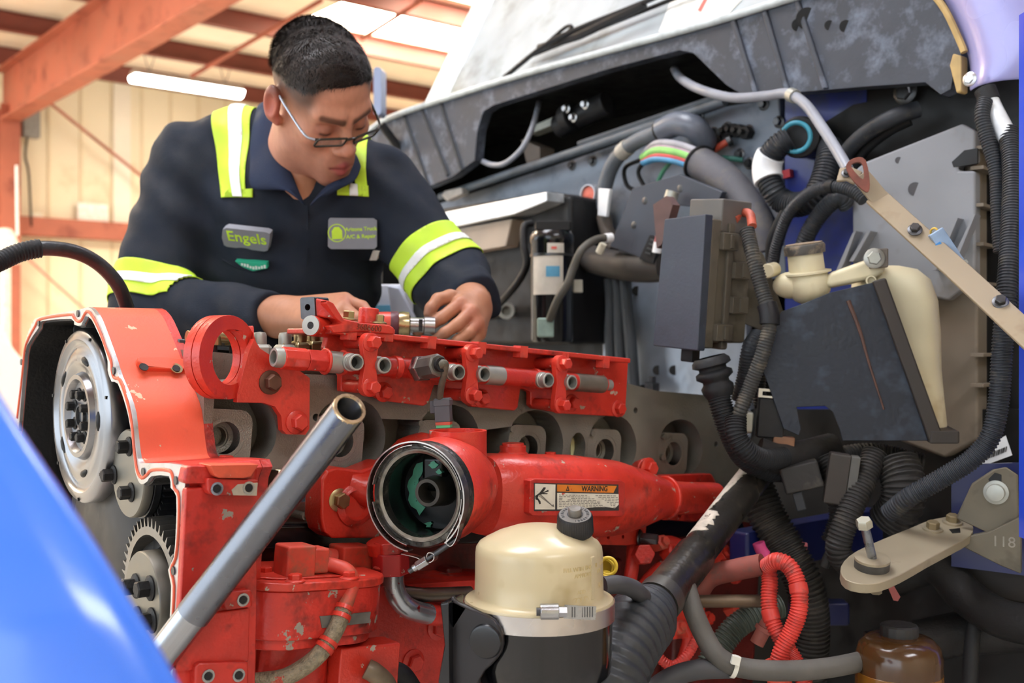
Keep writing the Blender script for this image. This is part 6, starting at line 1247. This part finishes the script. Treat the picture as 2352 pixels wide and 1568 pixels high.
# hands
def chain(p, pts_, k=.006):
    d = None
    for (a, ra), (b, rb) in zip(pts_, pts_[1:]):
        e = cap_(p, npv(a), npv(b), ra, rb); d = e if d is None else smin(d, e, k)
    return d
RW, LW = P(624, 728, 1.83), P(1092, 692, 1.885)
def rhand(p):
    ks = [P(792, 690, 1.79), P(788, 707, 1.768), P(772, 727, 1.752), P(748, 746, 1.748)]
    ws = [P(640, 712, 1.838), P(640, 722, 1.83), P(640, 734, 1.825), P(640, 744, 1.82)]
    d = cap_(p, npv(P(560, 728, 1.845)), npv(P(645, 726, 1.83)), .034, .031)
    for a, b in zip(ws, ks): d = smin(d, cap_(p, npv(a), npv(b), .019, .0142), .02)
    for i, fg in enumerate(([(ks[0], .0128), (P(832, 704, 1.775), .0105), (P(852, 724, 1.76), .0092), (P(856, 742, 1.75), .0085)], [(ks[1], .013), (P(822, 732, 1.74), .0108), (P(818, 755, 1.735), .0095), (P(802, 762, 1.745), .0086)],
               [(ks[2], .0125), (P(800, 750, 1.728), .0102), (P(798, 772, 1.728), .009), (P(782, 778, 1.738), .0082)], [(ks[3], .0115), (P(772, 764, 1.728), .009), (P(768, 782, 1.73), .0082), (P(752, 786, 1.74), .0075)],
               [(P(670, 748, 1.81), .016), (P(720, 770, 1.775), .0135), (P(765, 780, 1.76), .0115), (P(795, 785, 1.755), .0095)])): d = smin(d, chain(p, [(a_, r_*.93) for a_, r_ in fg], .004), .0032)
    return d
def lhand(p):
    ks = [P(1058, 697, 1.805), P(1083, 716, 1.795), P(1096, 742, 1.795), P(1099, 766, 1.803)]
    ws = [P(1072, 682, 1.87), P(1085, 692, 1.868), P(1096, 705, 1.87), P(1102, 718, 1.873)]
    d = cap_(p, npv(P(1075, 672, 1.92)), npv(P(1088, 698, 1.865)), .034, .031)
    for a, b in zip(ws, ks): d = smin(d, cap_(p, npv(a), npv(b), .0185, .0132), .013)
    for fg in ([(ks[0], .0128), (P(1014, 730, 1.785), .0112), (P(982, 750, 1.775), .0098), (P(958, 763, 1.77), .0085)], [(ks[1], .013), (P(1050, 746, 1.775), .011), (P(1022, 764, 1.768), .0098), (P(998, 780, 1.77), .0086)],
               [(ks[2], .0125), (P(1078, 764, 1.778), .0105), (P(1052, 782, 1.772), .0095), (P(1032, 796, 1.775), .0085)], [(ks[3], .0112), (P(1090, 784, 1.79), .009), (P(1072, 798, 1.785), .0085), (P(1056, 806, 1.785), .0078)],
               [(P(1070, 690, 1.85), .0165), (P(1034, 682, 1.818), .0135), (P(1006, 688, 1.80), .0118), (P(990, 708, 1.79), .0108), (P(985, 720, 1.788), .0095)]): d = smin(d, chain(p, [(a_, r_*.93) for a_, r_ in fg], .004), .0032)
    return d
def bounds(pts_, m): a = np.array([npv(q) for q in pts_]); return a.min(0)-m, a.max(0)+m
rv, rf_ = surf(rhand, *bounds([P(575, 728, 1.84), P(860, 680, 1.79), P(760, 795, 1.72)], .03), .0022)
lv, lf_ = surf(lhand, *bounds([P(1075, 665, 1.91), P(950, 700, 1.77), P(1110, 810, 1.78)], .03), .0022)
# trunk, arms and legs under the clothes
SR, ER, SL, EL = P(440, 374, 2.1), P(342, 705, 1.99), P(868, 428, 2.08), P(1028, 640, 2.02)
def trunk(p):
    d = cap_(p, npv(P(660, 900, 2.25)), npv(P(665, 560, 2.13)), .12, .13)
    d = smin(d, cap_(p, npv(P(480, 380, 2.13)), npv(P(840, 420, 2.12)), .05), .08)
    d = smin(d, cap_(p, npv(P(690, 400, 2.01)), npv(P(695, 500, 2.04)), .05, .06), .04)
    for a, b, c in ((SR, ER, RW), (SL, EL, LW)): d = smin(d, cap_(p, npv(a), npv(b), .048, .04), .03); d = smin(d, cap_(p, npv(b), npv(c), .04, .03), .02)
    hip = V(P(660, 900, 2.25)); 
    for sx in (-.1, .1):
        kn = V((hip.x+sx*1.1, hip.y-.02, .52)); an = V((hip.x+sx*1.1, hip.y+.06, .09))
        d = smin(d, cap_(p, npv(hip+V((sx, 0, 0))), npv(kn), .085, .058), .05); d = smin(d, cap_(p, npv(kn), npv(an), .056, .04), .02); d = smin(d, cap_(p, npv(an), npv(an+V((0, -.15, -.045))), .042, .035), .03)
    return d
tv, tf_ = surf(trunk, (-.85, 1.6, .0), (.15, 2.5, 1.75), .014)
man = T('person', 'mechanic in navy hi-vis shirt and glasses leaning over the engine with an air ratchet', 'person', V((P(660, 900, 2.25).x, 2.27, 0)))
def npmesh(name, vs, fs, m, parent, cols=None, flip=False, smooth=True):
    me = bpy.data.meshes.new(name); o0 = V([float(x) for x in vs.mean(0)])
    fs = fs[:, ::-1] if flip else fs
    me.from_pydata((vs-npv(o0)).tolist(), [], fs.tolist()); me.validate()
    if smooth: me.shade_smooth()
    if cols is not None:
        at = me.color_attributes.new('tint', 'FLOAT_COLOR', 'POINT'); at.data.foreach_set('color', np.concatenate([cols, np.ones((len(cols), 1))], 1).astype(np.float32).ravel())
    me.materials.append(m); o = bpy.data.objects.new(name, me); COL.objects.link(o); o.parent = parent; off = V((0, 0, 0)); q = parent
    while q is not None: off += q.location; q = q.parent
    o.location = o0-off; return o
skin = mat('skin', 'c98f74', .5, 0, 0, spec=.4, sub=.12)
nt_ = skin.node_tree; at_ = nt_.nodes.new('ShaderNodeAttribute'); at_.attribute_name = 'tint'
ns_ = nt_.nodes.new('ShaderNodeTexNoise'); ns_.inputs['Scale'].default_value = 90; ns_.inputs['Detail'].default_value = 4
mr_ = nt_.nodes.new('ShaderNodeMapRange'); mr_.inputs[3].default_value = .82; mr_.inputs[4].default_value = 1.12; nt_.links.new(ns_.outputs[0], mr_.inputs[0])
mx_ = nt_.nodes.new('ShaderNodeVectorMath'); mx_.operation = 'SCALE'; nt_.links.new(at_.outputs['Color'], mx_.inputs[0]); nt_.links.new(mr_.outputs[0], mx_.inputs['Scale']); nt_.links.new(mx_.outputs[0], nt_.nodes['Principled BSDF'].inputs['Base Color'])
hvw = hv @ HR.T+HC
hand_c = lambda v: np.tile(np.array(lin('b27c5e')[:3], np.float32), (len(v), 1))
def hand_tint(v, knk, tips):
    c = hand_c(v); 
    for pts_, col, s, w in ((knk, 'b06a58', .0002, .5), (tips, '7d5648', .0003, .6)):
        for q in pts_:
            m = w*np.exp(-((v-npv(q))**2).sum(1)/s); c = c*(1-m[:, None])+np.array(lin(col)[:3])*m[:, None]
    return c
rcol = hand_tint(rv, [P(792, 690, 1.77), P(832, 704, 1.76)], [P(852, 724, 1.75), P(818, 755, 1.73)])
lcol = hand_tint(lv, [P(1083, 716, 1.78), P(1096, 742, 1.78), P(1058, 697, 1.79)], [P(958, 763, 1.76), P(998, 780, 1.76), P(985, 718, 1.78)])
vs = [hvw, rv, lv, tv]; fsl = [hf[:, ::-1], rf_, lf_, tf_]; off = 0; F_ = []
for v_, f_ in zip(vs, fsl): F_.append(f_+off); off += len(v_)
body = npmesh('body', np.concatenate(vs), np.concatenate(F_), skin, man, np.concatenate([hc, rcol, lcol, hand_c(tv)]))
# hair: cap volume plus short strands
def hairf(p):
    x = np.abs(p[..., 0]); f, h = p[..., 1], p[..., 2]
    wob = .0011*np.sin(p[..., 0]*160+f*90+np.sin(f*120)*1.5)+.0009*np.sin(p[..., 0]*70-f*240+h*60)
    d = ell_(p, (0, -.012, .051), (.0785, .103, .0895))+wob
    d = smin(d, ell_(p, (0, .03, .066), (.062, .057, .047))+wob, .03)
    hl = .058+.33*f-.012*np.clip((x-.045)/.02, 0, 1)*(f > 0)
    return smax(d, (hl-h)*.9, .012)
av, af = surf(hairf, (-.1, -.13, -.02), (.1, .12, .16), .0028)
hairm = mat('dark_brown_hair', '1d1715', .6, 0, .35, 60, .5, 500, stretch=(1, 3, 1), spec=.2)
hair = npmesh('hair', av @ HR.T+HC, af, hairm, man, flip=True)
rng = np.random.default_rng(5); pick = rng.choice(len(av), 16000)
q = av[pick]; nrm = q-np.array((0, -.012, .045)); nrm /= np.linalg.norm(nrm, axis=1)[:, None]
comb = np.array((-.35, .75, .15))+rng.normal(size=q.shape)*.28+.4*np.stack([np.sin(q[:, 1]*60), np.zeros(len(q)), np.cos(q[:, 0]*50)], 1)
comb -= nrm*(comb*nrm).sum(1)[:, None]; comb /= np.linalg.norm(comb, axis=1)[:, None]
tipv = q+comb*.011+nrm*(.0022+.0028*rng.random((len(q), 1))); sidev = np.cross(nrm, comb)*.00055
sv = np.concatenate([q-sidev-nrm*.001, q+sidev-nrm*.001, tipv]); n_ = len(q); sf_ = np.stack([np.arange(n_), np.arange(n_)+n_, np.arange(n_)+2*n_], 1)
o = npmesh('hair_strands', sv @ HR.T+HC, sf_, mat('hair_strand_brown', '2c211b', .5, 0, .4, 30), hair, smooth=False); o['kind'] = 'stuff'
# glasses
gm = mat('dark_olive_frame', '2e2c26', .3, .1, .1, 40); gsil = mat('silver_temple', 'b5bcc6', .25, .8, .1, 40); HF = Fr(hw_(0, 0, 0), V(HR[:, 0].tolist()), V(HR[:, 2].tolist()))
gl = T('spectacles', 'rectangular dark rimmed spectacles low on the mechanic\'s nose', 'spectacles', hw_(0, .115, -.03))
GO = (.114, -.004)
for sx in (-1, 1):
    def lp(w, h_, r, n=5): return [hw_(sx*(.0345+x), GO[0]-.0028*((x+.0345)/.03)**2+.5*y, GO[1]+y) for x, y in rrect(-w, w, -h_, h_, r, n)]
    a = lp(.0255, .012, .005); MB().tube(a+a[:2], .0021, 8, False).build('rim', gm, gl)
    MB().loft([lp(.0255, .012, .005), [p_+V((HR[:, 1]*.001).tolist()) for p_ in lp(.0255, .012, .005)]]).build('lens', mat('clear_lens', 'dfe6e8', .05, 0, 0, alpha=.14), gl, smooth=0)
    hg = hw_(sx*.0625, GO[0]-.011, GO[1]+.007)
    MB().tube(cat([hg, hw_(sx*.0735, .085, .003), hw_(sx*.0795, .03, .017), hw_(sx*.083, .0, .026), hw_(sx*.083, -.02, .012)], 5), .0022, 8).build('temple', gsil if sx < 0 else gm, gl)
    MB().tube([hw_(sx*.058, GO[0]-.0085, GO[1]+.008), hg], .0026, 8).build('hinge', gm, gl)
MB().tube(cat([hw_(-.0095, GO[0]-.001, GO[1]+.003), hw_(0, GO[0]+.002, GO[1]+.006), hw_(.0095, GO[0]-.001, GO[1]+.003)], 4), .0022, 8).build('bridge', gm, gl)
# ---- shirt
def shirtf(p):
    d = ell_(p, npv(P(662, 560, 2.14)), (.175, .135, .25))
    d = smin(d, cap_(p, npv(P(660, 900, 2.25)), npv(P(655, 620, 2.16)), .15, .15), .1)
    d = smin(d, cap_(p, npv(P(500, 372, 2.12)), npv(P(820, 425, 2.11)), .068, .064), .07)
    d = smin(d, cap_(p, npv(P(560, 330, 2.11)), npv(P(770, 360, 2.1)), .062), .06)
    d = smin(d, cap_(p, npv(P(600, 470, 2.06)), npv(P(760, 480, 2.06)), .085), .06)
    wr = .0032*np.sin(p[..., 2]*75+p[..., 0]*40)*np.sin(p[..., 0]*31+p[..., 2]*12)+.0035*np.sin((p[..., 0]*1.2+p[..., 2]*.7)*48+np.sin(p[..., 2]*21)*1.6)
    for a, b, c, r in ((SR, ER, RW, (.079, .072, .064, .046)), (SL, EL, LW, (.078, .074, .066, .047))):
        dn = npv(c-b); dn /= np.linalg.norm(dn); end = npv(c)
        d = smin(d, cap_(p, npv(a), npv(b), r[0], r[1]), .035)
        fore = cap_(p, npv(b), npv(c), r[2], r[3])+.004*np.sin(((p-npv(b)) @ dn)*105+p[..., 2]*45)*np.clip(1-((p-npv(b)) @ dn)/.16, 0, 1)
        d = smin(d, smax(fore, (p-end) @ dn, .006), .022)
    d = d+wr
    d = smax(d, -cap_(p, npv(P(672, 400, 2.05)), npv(P(700, 250, 1.97)), .062, .09), .012)
    d = smax(d, -cap_(p, npv(P(703, 462, 1.945)), npv(P(690, 330, 1.95)), .012, .066), .008)
    return smax(d, .78-p[..., 2], .01)
shv, shf_ = surf(shirtf, (-.86, 1.72, .76), (.06, 2.42, 1.72), .0062)
navy = mat('navy_work_shirt', '1f2530', .8, 0, .14, 14, .5, 700, spec=.25)
shirt = npmesh('shirt', shv, shf_, navy, man)
# trousers and boots
def trof(p):
    hip = V(P(660, 900, 2.25)); d = cap_(p, npv(hip+V((-.06, 0, 0))), npv(hip+V((.06, 0, 0))), .125)
    for sx in (-.1, .1):
        kn = V((hip.x+sx*1.1, hip.y-.02, .52)); an = V((hip.x+sx*1.1, hip.y+.06, .12)); d = smin(d, cap_(p, npv(hip+V((sx, 0, 0))), npv(kn), .1, .078), .04); d = smin(d, cap_(p, npv(kn), npv(an), .076, .068), .02)
    return smax(d, p[..., 2]-.9, .01)
xv, xf = surf(trof, (-.86, 1.9, .02), (-.02, 2.6, 1.0), .013); npmesh('trousers', xv, xf, mat('dark_trousers', '1f2430', .85, 0, .15, 10), man)
for sx in (-.11, .11):
    hip = V(P(660, 900, 2.25)); an = V((hip.x+sx, hip.y+.06, 0)); bf_ = Fr(an, (1, 0, 0), (0, -1, 0)); MB().prism(Fr(an+V((0, 0, 0)), (1, 0, 0), (0, 1, 0)), rrect(-.05, .05, -.21, .08, .045), .0, .1).build('boot', rubber, man, bevel=.02)
# bands cut cleanly out of the shirt surface
def cutout(name, planes, m, keep=None, off=.002, parent=man, th=.0016):
    me = shirt.data; bm = bmesh.new(); bm.from_mesh(me); o0 = npv(shirt.location)+npv(man.location); o0 = V(o0.tolist())
    bm.transform(M.Translation(o0))
    if keep: bmesh.ops.delete(bm, geom=[v for v in bm.verts if not keep(v.co)], context='VERTS')
    for co, no in planes:
        bmesh.ops.bisect_plane(bm, geom=bm.verts[:]+bm.edges[:]+bm.faces[:], plane_co=co, plane_no=no, clear_outer=True)
    bm.normal_update(); nn_ = [v.normal.copy() for v in bm.verts]
    for v, n_ in zip(bm.verts, nn_): v.co += n_*off
    c = sum((v.co for v in bm.verts), V((0, 0, 0)))/max(1, len(bm.verts)); bm.transform(M.Translation(-c))
    me2 = bpy.data.meshes.new(name); bm.to_mesh(me2); bm.free(); me2.shade_smooth(); me2.materials.append(m)
    o = bpy.data.objects.new(name, me2); COL.objects.link(o); o.parent = parent; q = V((0, 0, 0)); r = parent
    while r is not None: q += r.location; r = r.parent
    o.location = c-q; md = o.modifiers.new('t', 'SOLIDIFY'); md.thickness = th; md.offset = 1; return o
lime = mat('hi_vis_lime', 'c8ee3c', .6, 0, .08, 20, .2, 500); refl = mat('silver_reflective', 'f4f6f4', .35, 0, .04, 30)
def armband(a, b, f0, f1, w0, w1, tiltv):
    ax = ((b-a).normalized()+tiltv).normalized(); L = (b-a).length
    kp_ = lambda q: (q-(a+(b-a)*max(0, min(1.15, (q-a).dot(b-a)/(b-a).length_squared)))).length < .125 and (q-a).dot(b-a)/(b-a).length_squared > f0-.35
    band = cutout('sleeve_band', [(a+(b-a)*f1, ax), (a+(b-a)*f0, -ax)], lime, kp_)
    cutout('sleeve_reflector', [(a+(b-a)*w1, ax), (a+(b-a)*w0, -ax)], refl, kp_, .0042, band)
armband(SR, ER, .80, 1.02, .885, .945, V((0, 0, 0)))
armband(SL, EL, .66, .98, .80, .87, V((0, 0, 0)))
def vplane(p, q, right):      # plane through two picture points, running straight back
    d = (q-p); n_ = V((d.z, 0, -d.x)).normalized()
    if (n_.x > 0) != right: n_ = -n_
    return (p, n_)
dz = 2.02
zs = lambda v: (P(0, v, dz), V((0, 0, -1)))
front = lambda q: q.y < 2.3
s1 = cutout('shoulder_strap', [vplane(P(476, 262, dz), P(522, 462, dz), False), vplane(P(566, 250, dz), P(580, 462, dz), True), zs(461)], lime, lambda q: q.x < P(640, 0, dz).x and q.z > P(0, 480, dz).z)
cutout('strap_reflector', [vplane(P(515, 262, dz), P(550, 462, dz), False), vplane(P(545, 250, dz), P(572, 462, dz), True), zs(460)], refl, lambda q: q.x < P(640, 0, dz).x and q.z > P(0, 480, dz).z, .0042, s1)
cutout('strap_foot', [vplane(P(524, 430, dz), P(524, 470, dz), False), vplane(P(596, 430, dz), P(596, 470, dz), True), zs(461), (P(0, 442, dz), V((0, 0, 1)))], lime, lambda q: q.y < 2.1 and q.x < P(640, 0, dz).x, .002, s1)
s2 = cutout('shoulder_strap', [vplane(P(800, 330, dz), P(826, 456, dz), False), vplane(P(838, 330, dz), P(851, 456, dz), True), zs(456)], lime, lambda q: q.x > P(720, 0, dz).x and q.x < P(900, 0, dz).x and q.z > P(0, 480, dz).z)
cutout('strap_foot', [vplane(P(783, 420, dz), P(783, 470, dz), False), vplane(P(851, 420, dz), P(851, 470, dz), True), zs(456), (P(0, 430, dz), V((0, 0, 1)))], lime, lambda q: q.y < 2.1 and q.x > P(720, 0, dz).x, .002, s2)
cutout('strap_reflector', [vplane(P(806, 428, dz), P(808, 470, dz), False), vplane(P(824, 428, dz), P(826, 470, dz), True), zs(456.5), (P(0, 429, dz), V((0, 0, 1)))], refl, lambda q: q.y < 2.1 and q.x > P(720, 0, dz).x, .0042, s2)
bk_ = cutout('shoulder_strap', [vplane(P(330, 390, 2.15), P(400, 290, 2.15), False), vplane(P(366, 400, 2.15), P(420, 300, 2.15), True), (P(0, 392, 2.15), V((0, 0, -1)))], lime, lambda q: q.y > 2.12 and q.x < P(470, 0, 2.15).x)
# patches laid on the chest: cast from the picture outline onto the cloth
shm_ = shirt.data; so = shirt.location+man.location
BV = BVHTree.FromPolygons([v.co+so for v in shm_.vertices], [tuple(f.vertices) for f in shm_.polygons])
def cloth(u, v):
    r = V(((u-1176)/FPX, 1, (784-v)/FPX)).normalized(); h = BV.ray_cast(CAM, r); return h[0], h[1]
def chest_frame(u0, v0, u1, v1, u2, v2):
    a, c, t = cloth(u0, v0)[0], cloth(u1, v1)[0], cloth(u2, v2)[0]; o = (a+c)/2; return Fr(o, c-a, t-o)
def patch(name, px, m, fr, n=.004, th=.0015, sm=2):
    p = fr.pts(px, n); return MB().prism(fr, cat2(p, sm) if sm > 1 else p, n-.012, n+th).build(name, m, man, bevel=.0006)
gp = mat('grey_patch_cloth', '83858d', .8, 0, .08, 30, .3, 600); lm = mat('lime_thread', 'c4e83a', .6)
f1 = chest_frame(515, 540, 618, 552, 570, 520)
mid = lambda f_, px: max(f_.loc(cloth(*q)[0])[2] for q in px)
pp1 = [(512, 526), (520, 522), (612, 532), (621, 536), (620, 552), (616, 574), (608, 577), (522, 566), (515, 562), (510, 545)]
n1 = mid(f1, pp1)+.003; np1 = patch('name_patch', pp1, gp, f1, n1, sm=1)
x, y = f1.hit(566, 547, n1+.0016); 
tf1 = Fr(f1.o, f1.X, f1.Y, 0); text('Engels', tf1, x, y, n1+.0017, .031, lm, man, 'name_lettering', bold=.0004)
f2 = chest_frame(756, 540, 864, 536, 810, 510)
pp2 = [(754, 505), (758, 500), (858, 501), (866, 506), (866, 566), (860, 572), (760, 572), (753, 566)]
n2 = mid(f2, pp2)+.003; patch('company_patch', pp2, gp, f2, n2, sm=1)
x, y = f2.hit(774, 535, n2+.0016)
MB().prism(f2, circ(x, y, .0165, 24), n2+.0015, n2+.0019, [circ(x, y, .0148, 24)]).build('emblem_ring', lm, man)
MB().prism(f2, [(x-.0095, y-.011), (x+.0095, y-.011), (x+.0095, y+.004), (x+.004, y+.011), (x-.004, y+.011), (x-.0095, y+.004)], n2+.0015, n2+.0019).build('emblem', lm, man)
x, y = f2.hit(829, 526, n2+.0016); text('Arizona Truck', f2, x, y, n2+.0017, .0098, lm, man, 'company_lettering', bold=.0002)
x, y = f2.hit(829, 543, n2+.0016); text('A/C & Repair', f2, x, y, n2+.0017, .0098, lm, man, 'company_lettering', bold=.0002)
f3 = chest_frame(540, 606, 614, 612, 580, 596)
n3 = mid(f3, [(540, 600), (612, 605), (580, 620)])+.001
patch('green_card', [(540, 599), (613, 604), (614, 616), (581, 622), (556, 612)], mat('green_card', '2fb08c', .5), f3, n3, sm=1)
x, y = f3.hit(584, 610, n3+.0016)
cw = mat('white_print', 'e8f0ea', .6)
for i in range(9):
    xx, yy = f3.hit(556+i*6.5, 607+min(i, 4)*2.2-max(0, i-5)*.8, n3+.0016); MB().box(Fr(f3.w(xx, yy, n3+.0015), f3.X, f3.Y), -.0018, .0018, -.0022, .0022+.001*(i % 3), 0, .0003).build('card_print', cw, man)
f4 = chest_frame(845, 585, 870, 585, 857, 575); n4 = mid(f4, [(848, 590), (870, 580)])+.001
patch('pocket_tag', [(857, 575), (872, 577), (866, 597), (849, 597)], mat('cream_tag', 'e6dfd4', .6), f4, n4, sm=1)
# seams and collar
for px in ([(706, 474), (707, 520), (705, 600), (700, 668)], [(512, 596), (545, 614), (580, 624), (616, 618)], [(758, 598), (800, 600), (850, 600)]):
    q = [cloth(*p_) for p_ in px]
    if all(a is not None for a, _ in q): MB().tube(cat([a+n_*.0005 for a, n_ in q], 6), .0016, 6).build('seam', navy, man)
collm = mat('navy_collar_cloth', '263047', .8, 0, .12, 14, .5, 700, spec=.25)
def flap(inner, outer):
    a, c = cat(px3(*inner), 5), cat(px3(*outer), 5); rows = [[p_.lerp(q_, t_)+V((0, -.012*math.sin(math.pi*t_), .004*math.sin(math.pi*t_))) for p_, q_ in zip(a, c)] for t_ in [i/6 for i in range(7)]]
    b = MB(); b.loft(rows, False, False); o = b.build('collar_flap', collm, man, smooth=80); md = o.modifiers.new('t', 'SOLIDIFY'); md.thickness = .004; md = o.modifiers.new('s', 'SUBSURF'); md.levels = 1; md.render_levels = 1
flap([(640, 235, 2.07), (628, 275, 2.02), (648, 335, 1.985), (674, 402, 1.958), (704, 474, 1.948)], [(590, 240, 2.08), (576, 300, 2.02), (572, 370, 1.975), (578, 432, 1.948), (664, 437, 1.94)])
flap([(800, 330, 2.05), (792, 372, 2.0), (770, 405, 1.97), (738, 436, 1.952), (708, 474, 1.948)], [(838, 345, 2.05), (832, 380, 2.0), (818, 412, 1.965), (790, 430, 1.945), (752, 452, 1.942)])
# ---- air ratchet in his hands
ar = T('air_ratchet', 'red air ratchet with steel socket held in the mechanic\'s hands', 'tool', P(880, 760, 1.755))
a0, a1 = P(800, 742, 1.752), P(1000, 748, 1.772); ax = (a1-a0).normalized(); k3 = (a1-a0).length/200
MB().lathe(a0, ax, [(0, -.05), (.016, -.05), (.0175, 0), (.019, 40*k3), (.0205, 90*k3), (.0205, 112*k3), (.018, 116*k3), (0, 116*k3)], 28).build('handle', mat('red_tool_body', 'c8402f', .35, 0, .1, 20, coat=.3), ar)
MB().lathe(a0, ax, [(.0208, 96*k3), (.0215, 99*k3), (.0215, 112*k3), (.0208, 114*k3)], 28).build('rubber_ring', mat('maroon_ring', '5a2a34', .5), ar)
MB().lathe(a0, ax, [(0, 115*k3), (.0205, 115*k3), (.0215, 124*k3), (.0205, 138*k3), (.015, 142*k3), (0, 142*k3)], 28).build('gold_collar', mat('gold_collar', 'b8a880', .25, .9, .1, 30), ar)
MB().lathe(a0, ax, [(0, 141*k3), (.0125, 141*k3), (.0125, 172*k3), (.0145, 174*k3), (.0145, 198*k3), (0, 198*k3)], 24).build('socket', steel, ar)
MB().box(Fr(a0+ax*165*k3, ax), -.003, .003, -.0095, .0095, .006, .0128).build('socket_hole', castd, ar)
